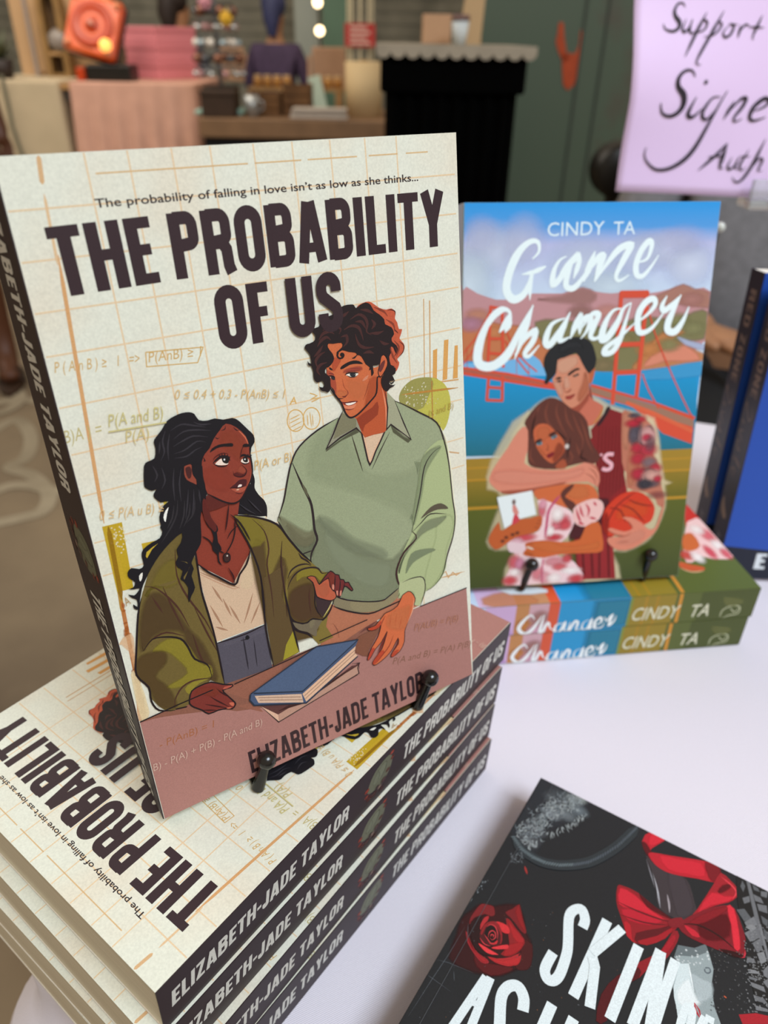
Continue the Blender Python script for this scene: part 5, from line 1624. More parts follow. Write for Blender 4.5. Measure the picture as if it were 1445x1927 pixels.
ART_DARK = '''
P #3a3e44 0.45 2 1.5:24 4072 233 4055 341 4100 489 4089 489 3980 457 3852 401 3736 338 3642 276 3550 294 3437 274 3277 140 3309 68 3334 -5 3360 1 3571 -5 3866
B #8e9799 0.7 0:338 4001 120 80
B #62686c 0.7 0:208 3912 140 100
B #7b8488 0.7 0:353 3808 140 80
B #8a9196 0.7 0:236 3743 120 80
B #79848a 0.7 0:433 3915 120 80
B #6d7074 0.7 0:174 3506 140 80
B #666a6e 0.7 0:170 3378 120 100
B #4e5458 0.6 0:218 3989 120 80
B #a3aba8 0.7 0:404 4045 80 60
L #7a8286 0.75 2 0.3 0.22:187 3821 158 3815 152 3853
L #8b9498 0.75 2 0.3 0.22:224 3568 223 3522 187 3521
L #c4cccb 0.75 2 0.3 0.22:253 3891 279 3874 269 3838
L #c4cccb 0.75 2 0.3 0.22:165 3870 163 3910 195 3912
L #aab4b6 0.75 2 0.3 0.22:212 3545 200 3515 175 3527
L #aab4b6 0.75 2 0.3 0.22:198 3820 180 3820 179 3844
L #aab4b6 0.75 2 0.3 0.22:347 3870 316 3886 327 3927
L #8b9498 0.75 2 0.3 0.22:201 3464 227 3470 234 3438
L #8b9498 0.75 2 0.3 0.22:284 3840 279 3865 297 3872
L #aab4b6 0.75 2 0.3 0.22:135 3489 117 3485 113 3507
L #aab4b6 0.75 2 0.3 0.22:177 3637 162 3675 191 3696
L #7a8286 0.75 2 0.3 0.22:176 3667 176 3633 150 3631
L #8b9498 0.75 2 0.3 0.22:114 3366 143 3362 143 3328
L #aab4b6 0.75 2 0.3 0.22:279 3938 272 3977 301 3988
L #7a8286 0.75 2 0.3 0.22:129 3657 138 3626 113 3614
L #8b9498 0.75 2 0.3 0.22:192 3448 198 3421 177 3412
L #aab4b6 0.75 2 0.3 0.22:139 3404 137 3370 110 3371
L #aab4b6 0.75 2 0.3 0.22:261 3924 234 3908 219 3942
L #aab4b6 0.75 2 0.3 0.22:193 3461 173 3448 161 3473
L #c4cccb 0.75 2 0.3 0.22:154 3690 182 3670 168 3635
L #aab4b6 0.75 2 0.3 0.22:191 3649 209 3615 183 3589
L #c4cccb 0.75 2 0.3 0.22:167 3571 185 3530 154 3505
L #aab4b6 0.75 2 0.3 0.22:202 3899 222 3893 218 3869
L #8b9498 0.75 2 0.3 0.22:179 3539 160 3575 188 3601
L #c4cccb 0.75 2 0.3 0.22:350 3894 360 3863 337 3847
L #8b9498 0.75 2 0.3 0.22:314 3927 293 3929 292 3957
L #c4cccb 0.75 2 0.3 0.22:269 3852 304 3851 306 3806
L #aab4b6 0.75 2 0.3 0.22:232 3822 210 3847 227 3879
L #8b9498 0.75 2 0.3 0.22:125 3728 143 3758 169 3736
L #aab4b6 0.75 2 0.3 0.22:279 3825 274 3783 241 3787
L #7a8286 0.75 2 0.3 0.22:205 3842 174 3840 169 3881
L #8b9498 0.75 2 0.3 0.22:48 3463 63 3498 93 3482
L #7a8286 0.75 2 0.3 0.22:275 3969 246 3950 229 3987
L #c4cccb 0.75 2 0.3 0.22:187 3736 209 3714 193 3686
L #8b9498 0.75 2 0.3 0.22:193 3866 224 3863 224 3824
L #aab4b6 0.75 2 0.3 0.22:233 3689 200 3704 209 3748
L #aab4b6 0.75 2 0.3 0.22:288 3770 277 3738 251 3751
L #7a8286 0.75 2 0.3 0.22:293 3825 286 3791 260 3797
L #c4cccb 0.75 2 0.3 0.22:125 3485 136 3519 165 3508
L #7a8286 0.75 2 0.3 0.22:143 3646 157 3688 192 3673
L #7a8286 0.75 2 0.3 0.22:185 3637 205 3670 232 3647
L #8b9498 0.75 2 0.3 0.22:218 3595 206 3634 236 3650
L #8b9498 0.75 2 0.3 0.22:247 3939 226 3962 241 3992
L #aab4b6 0.75 2 0.3 0.22:335 3863 318 3855 311 3877
L #c4cccb 0.75 2 0.3 0.22:208 3449 214 3472 233 3466
L #8b9498 0.75 2 0.3 0.22:267 3997 245 3999 245 4029
L #8b9498 0.75 2 0.3 0.22:144 3414 160 3374 129 3352
L #8b9498 0.75 2 0.3 0.22:393 3999 412 4039 444 4017
L #c4cccb 0.75 2 0.3 0.22:200 3726 219 3706 204 3680
L #aab4b6 0.75 2 0.3 0.22:177 3658 164 3637 146 3653
L #8b9498 0.75 2 0.3 0.22:56 3678 38 3664 25 3684
L #c4cccb 0.75 2 0.3 0.22:219 3608 244 3598 237 3566
L #8b9498 0.75 2 0.3 0.22:280 3784 265 3750 237 3767
L #7a8286 0.75 2 0.3 0.22:83 3424 113 3402 96 3364
L #8b9498 0.75 2 0.3 0.22:317 3953 297 3937 283 3962
L #7a8286 0.75 2 0.3 0.22:375 3923 406 3908 396 3868
L #aab4b6 0.75 2 0.3 0.22:212 3638 225 3595 191 3576
L #7a8286 0.75 2 0.3 0.22:233 3791 245 3825 271 3809
L #aab4b6 0.75 2 0.3 0.22:314 3864 290 3844 272 3874
L #7a8286 0.75 2 0.3 0.22:121 3392 139 3428 169 3408
L #aab4b6 0.75 2 0.3 0.22:415 3992 430 4008 443 3989
L #7a8286 0.75 2 0.3 0.22:115 3894 137 3918 157 3891
L #8b9498 0.75 2 0.3 0.22:187 3790 179 3760 156 3769
L #c4cccb 0.75 2 0.3 0.22:122 3372 139 3394 158 3375
L #7a8286 0.75 2 0.3 0.22:164 3700 172 3726 194 3717
L #c4cccb 0.75 2 0.3 0.22:190 3351 167 3340 159 3367
L #8b9498 0.75 2 0.3 0.22:253 3912 277 3898 268 3866
L #c4cccb 0.75 2 0.3 0.22:308 4026 329 4051 350 4024
L #aab4b6 0.75 2 0.3 0.22:413 4017 395 3978 364 3997
L #8b9498 0.75 2 0.3 0.22:125 3433 135 3395 105 3382
L #8b9498 0.75 2 0.3 0.22:135 3426 120 3414 109 3432
L #8b9498 0.75 2 0.3 0.22:225 3499 201 3517 213 3550
L #aab4b6 0.75 2 0.3 0.22:55 3398 28 3418 42 3451
L #8b9498 0.75 2 0.3 0.22:189 3514 161 3531 173 3566
L #c4cccb 0.75 2 0.3 0.22:101 3529 74 3545 84 3581
L #aab4b6 0.75 2 0.3 0.22:291 3746 305 3729 293 3710
L #8b9498 0.75 2 0.3 0.22:199 3812 216 3850 245 3830
L #aab4b6 0.75 2 0.3 0.22:120 3499 137 3526 160 3506
L #aab4b6 0.75 2 0.3 0.22:311 3945 297 3926 282 3944
L #c4cccb 0.75 2 0.3 0.22:285 3830 272 3869 301 3888
L #aab4b6 0.75 2 0.3 0.22:337 3969 353 3982 364 3962
L #aab4b6 0.75 2 0.3 0.22:203 3911 218 3870 188 3849
L #7a8286 0.75 2 0.3 0.22:215 3988 236 3983 233 3956
L #8b9498 0.75 2 0.3 0.22:194 3645 172 3635 163 3662
L #c4cccb 0.75 2 0.3 0.22:394 3948 371 3946 368 3977
L #c4cccb 0.75 2 0.3 0.22:75 3453 53 3447 46 3474
L #aab4b6 0.75 2 0.3 0.22:300 3957 301 3923 276 3921
L #c4cccb 0.75 2 0.3 0.22:206 3784 217 3812 240 3801
L #8b9498 0.75 2 0.3 0.22:368 3930 366 3977 401 3981
L #c4cccb 0.75 2 0.3 0.22:149 3372 143 3337 114 3343
L #c4cccb 0.75 2 0.3 0.22:233 3576 215 3565 204 3586
L #c4cccb 0.75 2 0.3 0.22:172 3772 198 3804 226 3772
L #7a8286 0.75 2 0.3 0.22:173 3586 161 3557 137 3571
L #8b9498 0.75 2 0.3 0.22:63 3357 45 3387 68 3412
L #7a8286 0.75 2 0.3 0.22:171 3867 161 3829 131 3840
L #8b9498 0.75 2 0.3 0.22:344 4011 366 3976 342 3944
L #c4cccb 0.75 2 0.3 0.22:128 3426 112 3439 122 3460
L #7a8286 0.75 2 0.3 0.22:139 3290 109 3284 101 3319
L #c4cccb 0.75 2 0.3 0.22:220 3632 244 3620 237 3589
L #c4cccb 0.75 2 0.3 0.22:327 3955 312 3995 342 4018
L #8b9498 0.75 2 0.3 0.22:213 3506 187 3518 194 3550
L #8b9498 0.75 2 0.3 0.22:325 3812 350 3782 329 3750
L #8b9498 0.75 2 0.3 0.22:197 3758 215 3784 237 3762
L #aab4b6 0.75 2 0.3 0.22:199 3666 169 3664 165 3702
L #8b9498 0.75 2 0.3 0.22:202 3588 227 3583 225 3551
L #8b9498 0.75 2 0.3 0.22:210 3627 239 3597 218 3560
L #aab4b6 0.75 2 0.3 0.22:193 3465 175 3440 152 3460
L #aab4b6 0.75 2 0.3 0.22:168 3649 179 3609 148 3591
L #aab4b6 0.75 2 0.3 0.22:137 3474 141 3447 121 3440
L #7a8286 0.75 2 0.3 0.22:348 3965 350 4003 380 4002
L #7a8286 0.75 2 0.3 0.22:220 3605 228 3574 204 3561
L #7a8286 0.75 2 0.3 0.22:156 3450 126 3472 141 3511
L #7a8286 0.75 2 0.3 0.22:333 3952 316 3939 305 3961
L #8b9498 0.75 2 0.3 0.22:201 3589 228 3600 239 3568
L #8b9498 0.75 2 0.3 0.22:353 4041 371 4070 395 4048
L #8b9498 0.75 2 0.3 0.22:249 3498 240 3456 205 3465
L #8b9498 0.75 2 0.3 0.22:440 3974 414 3959 401 3991
L #7a8286 0.75 2 0.3 0.22:279 3670 275 3626 239 3628
L #aab4b6 0.75 2 0.3 0.22:98 3518 111 3478 81 3460
L #aab4b6 0.75 2 0.3 0.22:245 3932 255 3908 237 3892
L #7a8286 0.75 2 0.3 0.22:146 3438 178 3420 166 3379
L #c4cccb 0.75 2 0.3 0.22:120 3313 140 3320 148 3296
L #aab4b6 0.75 2 0.3 0.22:135 3347 156 3360 167 3335
L #c4cccb 0.75 2 0.3 0.22:282 3831 294 3847 307 3832
L #8b9498 0.75 2 0.3 0.22:183 3251 169 3217 140 3230
L #aab4b6 0.75 2 0.3 0.22:334 4053 357 4063 367 4032
L #8b9498 0.75 2 0.3 0.22:210 3788 174 3778 163 3824
L #7a8286 0.75 2 0.3 0.22:189 3551 207 3523 186 3501
L #aab4b6 0.75 2 0.3 0.22:228 3692 202 3722 223 3757
L #8b9498 0.75 2 0.3 0.22:230 3978 215 3966 203 3984
L #c4cccb 0.75 2 0.3 0.22:101 3444 86 3457 97 3476
L #7a8286 0.75 2 0.3 0.22:273 3936 278 3964 300 3958
L #8b9498 0.75 2 0.3 0.22:169 3609 173 3631 190 3629
L #aab4b6 0.75 2 0.3 0.22:228 3506 222 3532 245 3541
L #8b9498 0.75 2 0.3 0.22:93 3462 95 3433 73 3429
L #7a8286 0.75 2 0.3 0.22:190 3440 191 3482 225 3485
L #7a8286 0.75 2 0.3 0.22:181 3715 209 3703 202 3667
L #c4cccb 0.75 2 0.3 0.22:73 3554 91 3556 96 3533
L #aab4b6 0.75 2 0.3 0.22:195 3534 210 3515 196 3495
L #aab4b6 0.75 2 0.3 0.22:140 3667 161 3655 155 3627
L #7a8286 0.75 2 0.3 0.22:210 3782 190 3782 188 3808
L #8b9498 0.75 2 0.3 0.22:241 3439 214 3425 201 3458
L #c4cccb 0.75 2 0.3 0.22:372 4029 351 4009 335 4034
L #c4cccb 0.75 2 0.3 0.22:291 3825 313 3803 298 3771
L #c4cccb 0.75 2 0.3 0.22:376 3930 393 3919 387 3895
L #c4cccb 0.75 2 0.3 0.22:189 3728 180 3750 196 3762
L #7a8286 0.75 2 0.3 0.22:164 3608 191 3600 188 3565
L #aab4b6 0.75 2 0.3 0.22:298 3443 269 3420 249 3455
L #c4cccb 0.75 2 0.3 0.22:198 3485 185 3499 196 3517
L #c4cccb 0.75 2 0.3 0.22:311 3936 312 3897 283 3893
L #aab4b6 0.75 2 0.3 0.22:190 3455 173 3426 149 3446
L #8b9498 0.75 2 0.3 0.22:79 3440 76 3410 52 3410
L #aab4b6 0.75 2 0.3 0.22:341 3941 336 3894 299 3898
L #c4cccb 0.75 2 0.3 0.22:208 3818 229 3791 211 3763
L #8b9498 0.75 2 0.3 0.22:150 3415 130 3412 126 3436
L #7a8286 0.75 2 0.3 0.22:121 3736 144 3729 140 3700
L #aab4b6 0.75 2 0.3 0.22:277 3698 265 3678 249 3692
L #7a8286 0.75 2 0.3 0.22:338 4036 322 4000 294 4019
L #c4cccb 0.75 2 0.3 0.22:379 4049 404 4046 405 4012
L #c4cccb 0.75 2 0.3 0.22:233 3359 208 3341 191 3370
L #8b9498 0.75 2 0.3 0.22:110 3329 123 3344 136 3330
L #8b9498 0.75 2 0.3 0.22:230 3669 202 3653 187 3687
L #c4cccb 0.75 2 0.3 0.22:385 3953 353 3927 332 3967
L #7a8286 0.75 2 0.3 0.22:157 3407 178 3405 177 3379
L #8b9498 0.75 2 0.3 0.22:237 3982 206 3965 190 4006
L #c4cccb 0.75 2 0.3 0.22:424 3942 433 3918 416 3905
L #aab4b6 0.75 2 0.3 0.22:142 3473 118 3482 123 3512
L #aab4b6 0.75 2 0.3 0.22:139 3331 128 3373 161 3391
L #c4cccb 0.75 2 0.3 0.22:228 3843 254 3863 272 3829
L #aab4b6 0.75 2 0.3 0.22:248 3731 229 3692 197 3714
L #8b9498 0.75 2 0.3 0.22:133 3509 133 3531 152 3532
L #aab4b6 0.75 2 0.3 0.22:187 3632 214 3642 224 3609
L #8b9498 0.75 2 0.3 0.22:415 4040 405 4002 377 4013
L #c4cccb 0.75 2 0.3 0.22:143 3783 165 3797 178 3769
L #8b9498 0.75 2 0.3 0.22:87 3463 76 3442 57 3453
L #c4cccb 0.75 2 0.3 0.22:113 3413 103 3445 128 3458
L #c4cccb 0.75 2 0.3 0.22:49 3371 68 3397 91 3376
L #7a8286 0.75 2 0.3 0.22:285 3832 265 3842 272 3869
L #7a8286 0.75 2 0.3 0.22:389 4043 408 4055 418 4031
L #8b9498 0.75 2 0.3 0.22:194 3549 212 3525 194 3501
L #aab4b6 0.75 2 0.3 0.22:259 3610 237 3624 247 3654
L #7a8286 0.75 2 0.3 0.22:281 3805 256 3831 273 3865
L #c4cccb 0.75 2 0.3 0.22:299 3841 328 3818 312 3779
L #7a8286 0.75 2 0.3 0.22:158 3602 170 3631 194 3617
L #8b9498 0.75 2 0.3 0.22:249 3632 255 3673 287 3667
L #c4cccb 0.75 2 0.3 0.22:121 3628 123 3604 105 3600
L #7a8286 0.75 2 0.3 0.22:72 3493 89 3496 95 3476
L #c4cccb 0.75 2 0.3 0.22:347 3965 335 3983 347 4001
L #aab4b6 0.75 2 0.3 0.22:169 3564 183 3583 199 3566
L #8b9498 0.75 2 0.3 0.22:275 3619 271 3594 250 3598
L #aab4b6 0.75 2 0.3 0.22:119 3578 118 3610 143 3613
L #7a8286 0.75 2 0.3 0.22:151 3754 155 3720 130 3712
L #c4cccb 0.75 2 0.3 0.22:254 3742 271 3762 289 3743
L #c4cccb 0.75 2 0.3 0.22:238 3808 245 3785 228 3773
L #7a8286 0.75 2 0.3 0.22:275 3707 293 3715 300 3692
L #7a8286 0.75 2 0.3 0.22:133 3559 118 3587 138 3608
L #aab4b6 0.75 2 0.3 0.22:59 3329 69 3352 89 3340
L #8b9498 0.75 2 0.3 0.22:180 3385 158 3357 134 3382
L #7a8286 0.75 2 0.3 0.22:121 3501 93 3476 71 3508
L #8b9498 0.75 2 0.3 0.22:168 3399 180 3418 195 3404
L #aab4b6 0.75 2 0.3 0.22:108 3650 80 3641 70 3676
L #aab4b6 0.75 2 0.3 0.22:256 3487 247 3520 272 3533
L #aab4b6 0.75 2 0.3 0.22:251 3782 221 3769 209 3807
L #c4cccb 0.75 2 0.3 0.22:163 3721 149 3760 178 3779
L #aab4b6 0.75 2 0.3 0.22:92 3529 115 3564 144 3539
L #c4cccb 0.75 2 0.3 0.22:193 3768 196 3801 222 3800
L #c4cccb 0.75 2 0.3 0.22:311 3860 301 3883 319 3898
L #7a8286 0.75 2 0.3 0.22:155 3444 176 3438 173 3412
L #c4cccb 0.75 2 0.3 0.22:374 3890 350 3899 355 3931
L #c4cccb 0.75 2 0.3 0.22:102 3347 69 3347 67 3388
L #8b9498 0.75 2 0.3 0.22:139 3512 131 3534 148 3544
L #7a8286 0.75 2 0.3 0.22:343 3932 326 3900 301 3920
L #8b9498 0.75 2 0.3 0.22:65 3654 69 3633 51 3627
L #aab4b6 0.75 2 0.3 0.22:367 3958 376 3911 341 3896
L #7a8286 0.75 2 0.3 0.22:286 3734 311 3712 296 3679
L #aab4b6 0.75 2 0.3 0.22:234 3813 250 3847 277 3828
L #8b9498 0.75 2 0.3 0.22:245 3525 246 3500 228 3497
L #7a8286 0.75 2 0.3 0.22:422 4001 427 3961 398 3951
L #c4cccb 0.75 2 0.3 0.22:187 3907 219 3889 208 3846
L #7a8286 0.75 2 0.3 0.22:215 3667 203 3699 227 3715
L #7a8286 0.75 2 0.3 0.22:202 3474 182 3483 187 3509
L #aab4b6 0.75 2 0.3 0.22:245 3816 240 3856 271 3865
L #aab4b6 0.75 2 0.3 0.22:343 3971 364 3963 360 3935
L #7a8286 0.75 2 0.3 0.22:226 3877 230 3904 250 3900
L #aab4b6 0.75 2 0.3 0.22:186 3531 208 3551 226 3524
L #c4cccb 0.75 2 0.3 0.22:300 3626 281 3609 265 3632
L #c4cccb 0.75 2 0.3 0.22:370 3929 379 3904 360 3892
L #7a8286 0.75 2 0.3 0.22:237 3498 204 3483 189 3523
L #c4cccb 0.75 2 0.3 0.22:150 3796 165 3833 194 3816
L #c4cccb 0.75 2 0.3 0.22:159 3683 185 3687 191 3654
L #aab4b6 0.75 2 0.3 0.22:93 3388 126 3402 141 3362
L #aab4b6 0.75 2 0.3 0.22:117 3484 96 3473 84 3498
L #aab4b6 0.75 2 0.3 0.22:142 3652 151 3607 117 3593
L #aab4b6 0.75 2 0.3 0.22:223 3859 241 3818 210 3793
L #8b9498 0.75 2 0.3 0.22:211 3799 232 3837 264 3811
L #7a8286 0.75 2 0.3 0.22:165 3473 187 3458 176 3429
L #aab4b6 0.75 2 0.3 0.22:90 3424 60 3412 46 3448
L #aab4b6 0.75 2 0.3 0.22:143 3565 123 3561 118 3586
L #c4cccb 0.75 2 0.3 0.22:164 3548 146 3570 162 3594
L #c4cccb 0.75 2 0.3 0.22:279 3865 291 3903 321 3890
L #c4cccb 0.75 2 0.3 0.22:71 3488 48 3493 50 3523
L #8b9498 0.75 2 0.3 0.22:62 3385 88 3379 86 3346
L #7a8286 0.75 2 0.3 0.22:193 3656 199 3626 177 3615
L #aab4b6 0.75 2 0.3 0.22:409 4057 415 4029 395 4018
L #8b9498 0.75 2 0.3 0.22:268 3866 273 3843 256 3835
L #8b9498 0.75 2 0.3 0.22:135 3315 124 3290 103 3302
L #aab4b6 0.75 2 0.3 0.22:228 3599 215 3628 236 3647
L #c4cccb 0.75 2 0.3 0.22:451 3923 424 3903 407 3937
L #aab4b6 0.75 2 0.3 0.22:110 3752 124 3790 155 3775
L #8b9498 0.75 2 0.3 0.22:187 3610 196 3653 231 3642
L #7a8286 0.75 2 0.3 0.22:403 3987 385 4018 407 4044
L #8b9498 0.75 2 0.3 0.22:192 3589 178 3562 156 3578
L #c4cccb 0.75 2 0.3 0.22:185 3375 178 3353 161 3362
L #c4cccb 0.75 2 0.3 0.22:167 3572 169 3603 193 3602
L #7a8286 0.75 2 0.3 0.22:211 3775 183 3787 189 3824
L #8b9498 0.75 2 0.3 0.22:117 3532 84 3554 99 3595
L #aab4b6 0.75 2 0.3 0.22:386 3990 408 4004 420 3975
L #7a8286 0.75 2 0.3 0.22:153 3760 147 3729 122 3737
L #7a8286 0.75 2 0.3 0.22:128 3440 120 3418 100 3426
L #aab4b6 0.75 2 0.3 0.22:216 3563 199 3561 196 3584
L #c4cccb 0.75 2 0.3 0.22:287 3774 302 3752 286 3730
L #c4cccb 0.75 2 0.3 0.22:162 3549 143 3556 146 3580
L #7a8286 0.75 2 0.3 0.22:110 3367 91 3392 110 3416
L #8b9498 0.75 2 0.3 0.22:255 3517 227 3542 246 3578
L #7a8286 0.75 2 0.3 0.22:236 3958 268 3968 278 3927
L #7a8286 0.75 2 0.3 0.22:234 3596 265 3600 270 3560
L #aab4b6 0.75 2 0.3 0.22:220 3678 193 3710 217 3745
L #c4cccb 0.75 2 0.3 0.22:397 3843 375 3873 396 3905
L #8b9498 0.75 2 0.3 0.22:249 3773 267 3766 263 3742
L #c4cccb 0.75 2 0.3 0.22:255 3815 254 3783 230 3781
L #aab4b6 0.75 2 0.3 0.22:304 3916 307 3946 329 3945
L #c4cccb 0.75 2 0.3 0.22:133 3607 137 3570 107 3562
L #c4cccb 0.75 2 0.3 0.22:219 3645 251 3623 237 3582
L #c4cccb 0.75 2 0.3 0.22:258 3554 223 3549 216 3594
L #7a8286 0.75 2 0.3 0.22:271 3795 295 3806 305 3777
L #7a8286 0.75 2 0.3 0.22:203 3700 191 3684 177 3698
L #aab4b6 0.75 2 0.3 0.22:336 4036 353 3993 323 3966
L #8b9498 0.75 2 0.3 0.22:276 3810 294 3775 268 3751
L #c4cccb 0.75 2 0.3 0.22:174 3827 172 3861 199 3864
L #7a8286 0.75 2 0.3 0.22:152 3592 182 3599 190 3562
L #7a8286 0.75 2 0.3 0.22:407 4058 400 4020 370 4027
L #7a8286 0.75 2 0.3 0.22:262 3774 238 3809 263 3844
L #8b9498 0.75 2 0.3 0.22:209 3644 201 3669 220 3681
L #c4cccb 0.75 2 0.3 0.22:190 3512 188 3489 169 3489
L #8b9498 0.75 2 0.3 0.22:294 3977 288 3941 260 3945
L #7a8286 0.75 2 0.3 0.22:171 3627 177 3598 154 3589
L #7a8286 0.75 2 0.3 0.22:127 3541 138 3570 162 3558
L #c4cccb 0.75 2 0.3 0.22:94 3420 78 3456 106 3477
L #8b9498 0.75 2 0.3 0.22:89 3748 112 3732 101 3703
L #aab4b6 0.75 2 0.3 0.22:90 3436 79 3418 65 3429
L #8b9498 0.75 2 0.3 0.22:309 3884 328 3865 315 3839
L #c4cccb 0.75 2 0.3 0.22:284 3990 291 4020 314 4012
L #7a8286 0.75 2 0.3 0.22:270 3651 268 3681 291 3687
L #c4cccb 0.75 2 0.3 0.22:206 3589 187 3617 209 3643
L #aab4b6 0.75 2 0.3 0.22:412 4006 430 4008 433 3984
L #aab4b6 0.75 2 0.3 0.22:163 3458 151 3489 175 3507
L #c4cccb 0.75 2 0.3 0.22:90 3433 74 3402 47 3420
L #c4cccb 0.75 2 0.3 0.22:298 3775 290 3747 268 3756
L #c4cccb 0.75 2 0.3 0.22:215 3794 223 3826 250 3817
L #7a8286 0.75 2 0.3 0.22:270 3945 238 3955 243 3997
L #c4cccb 0.75 2 0.3 0.22:253 3742 275 3709 251 3679
L #7a8286 0.75 2 0.3 0.22:136 3574 112 3571 108 3600
L #8b9498 0.75 2 0.3 0.22:321 4040 314 3994 279 4002
L #c4cccb 0.75 2 0.3 0.22:233 3510 246 3486 229 3468
L #7a8286 0.75 2 0.3 0.22:137 3475 141 3441 113 3434
L #7a8286 0.75 2 0.3 0.22:195 3482 200 3509 221 3504
L #8b9498 0.75 2 0.3 0.22:158 3380 155 3347 129 3348
L #8b9498 0.75 2 0.3 0.22:48 3437 18 3420 2 3455
L #8b9498 0.75 2 0.3 0.22:238 4068 251 4025 219 4006
L #c4cccb 0.75 2 0.3 0.22:214 3770 225 3743 205 3727
L #8b9498 0.75 2 0.3 0.22:172 3477 154 3482 157 3505
L #c4cccb 0.75 2 0.3 0.22:187 3811 218 3814 223 3777
L #c4cccb 0.75 2 0.3 0.22:290 3941 283 3919 266 3928
L #8b9498 0.75 2 0.3 0.22:345 3811 338 3785 318 3793
L #8b9498 0.75 2 0.3 0.22:267 3724 258 3747 275 3760
L #8b9498 0.75 2 0.3 0.22:351 4037 365 4020 353 4001
L #8b9498 0.75 2 0.3 0.22:152 3678 172 3677 173 3652
L #8b9498 0.75 2 0.3 0.22:125 3416 108 3402 95 3423
L #aab4b6 0.75 2 0.3 0.22:109 3599 96 3627 117 3644
L #c4cccb 0.75 2 0.3 0.22:168 3282 156 3313 181 3330
L #8b9498 0.75 2 0.3 0.22:184 3533 217 3536 221 3496
L #c4cccb 0.75 2 0.3 0.22:323 3973 318 3999 336 4008
L #7a8286 0.75 2 0.3 0.22:208 3910 185 3915 187 3945
L #aab4b6 0.75 2 0.3 0.22:328 3973 346 3961 339 3936
L #aab4b6 0.75 2 0.3 0.22:159 3804 180 3812 188 3784
L #c4cccb 0.75 2 0.3 0.22:226 3666 238 3689 256 3675
L #aab4b6 0.75 2 0.3 0.22:358 3903 366 3937 392 3928
L #7a8286 0.75 2 0.3 0.22:156 3714 161 3670 128 3661
L #8b9498 0.75 2 0.3 0.22:137 3734 161 3753 177 3724
L #c4cccb 0.75 2 0.3 0.22:138 3691 110 3688 105 3724
L #c4cccb 0.75 2 0.3 0.22:107 3321 123 3335 135 3318
L #8b9498 0.75 2 0.3 0.22:143 3410 138 3438 159 3445
L #8b9498 0.75 2 0.3 0.22:136 3594 120 3565 96 3584
L #7a8286 0.75 2 0.3 0.22:168 3726 183 3740 195 3721
L #aab4b6 0.75 2 0.3 0.22:320 3846 305 3874 325 3898
L #c4cccb 0.75 2 0.3 0.22:42 3428 39 3467 71 3474
L #aab4b6 0.75 2 0.3 0.22:84 3425 65 3417 57 3440
L #8b9498 0.75 2 0.3 0.22:135 3434 109 3465 132 3499
L #aab4b6 0.75 2 0.3 0.22:100 3522 134 3507 125 3465
L #7a8286 0.75 2 0.3 0.22:455 4029 454 3986 422 3983
L #c4cccb 0.75 2 0.3 0.22:193 3362 204 3385 223 3372
L #8b9498 0.75 2 0.3 0.22:347 4042 351 3996 317 3986
L #c4cccb 0.75 2 0.3 0.22:321 3859 347 3872 358 3840
L #7a8286 0.75 2 0.3 0.22:97 3279 106 3310 131 3300
L #c4cccb 0.75 2 0.3 0.22:213 3822 195 3853 217 3880
L #8b9498 0.75 2 0.3 0.22:223 3469 222 3435 194 3434
L #c4cccb 0.75 2 0.3 0.22:210 3477 186 3446 160 3474
L #7a8286 0.75 2 0.3 0.22:369 4042 400 4015 382 3973
L #aab4b6 0.75 2 0.3 0.22:372 3928 380 3970 413 3962
L #c4cccb 0.75 2 0.3 0.22:118 3481 113 3503 130 3510
L #aab4b6 0.75 2 0.3 0.22:201 3811 187 3830 202 3848
L #c4cccb 0.75 2 0.3 0.22:119 3679 100 3698 113 3721
L #8b9498 0.75 2 0.3 0.22:297 4021 329 4032 340 3989
L #b9c2c2 0.8 0 0.4 0.25:349 3591 382 3554
L #b9c2c2 0.8 0 0.4 0.25:377 3656 397 3613
L #b9c2c2 0.8 0 0.4 0.25:428 3732 452 3718
L #b9c2c2 0.8 0 0.4 0.25:217 3357 242 3327
L #b9c2c2 0.8 0 0.4 0.25:217 3363 235 3335
L #b9c2c2 0.8 0 0.4 0.25:490 3869 516 3833
L #b9c2c2 0.8 0 0.4 0.25:440 3769 464 3742
L #b9c2c2 0.8 0 0.4 0.25:205 3302 226 3271
L #b9c2c2 0.8 0 0.4 0.25:363 3663 397 3651
L #b9c2c2 0.8 0 0.4 0.25:389 3710 413 3684
L #b9c2c2 0.8 0 0.4 0.25:413 3719 437 3684
L #b9c2c2 0.8 0 0.4 0.25:284 3539 279 3511
L #b9c2c2 0.8 0 0.4 0.25:470 3825 484 3776
L #b9c2c2 0.8 0 0.4 0.25:348 3646 351 3593
L #b9c2c2 0.8 0 0.4 0.25:445 3838 483 3800
L #b9c2c2 0.8 0 0.4 0.25:415 3721 441 3677
L #b9c2c2 0.8 0 0.4 0.25:375 3622 380 3588
L #b9c2c2 0.8 0 0.4 0.25:202 3333 226 3322
L #b9c2c2 0.8 0 0.4 0.25:408 3735 411 3699
L #b9c2c2 0.8 0 0.4 0.25:323 3563 358 3526
L #b9c2c2 0.8 0 0.4 0.25:237 3419 243 3368
L #b9c2c2 0.8 0 0.4 0.25:197 3323 206 3269
L #b9c2c2 0.8 0 0.4 0.25:499 3876 510 3837
L #b9c2c2 0.8 0 0.4 0.25:216 3340 248 3328
L #b9c2c2 0.8 0 0.4 0.25:329 3569 348 3544
L #b9c2c2 0.8 0 0.4 0.25:198 3361 196 3324
L #b9c2c2 0.8 0 0.4 0.25:494 3872 499 3816
L #b9c2c2 0.8 0 0.4 0.25:306 3556 327 3529
L #b9c2c2 0.8 0 0.4 0.25:349 3602 356 3570
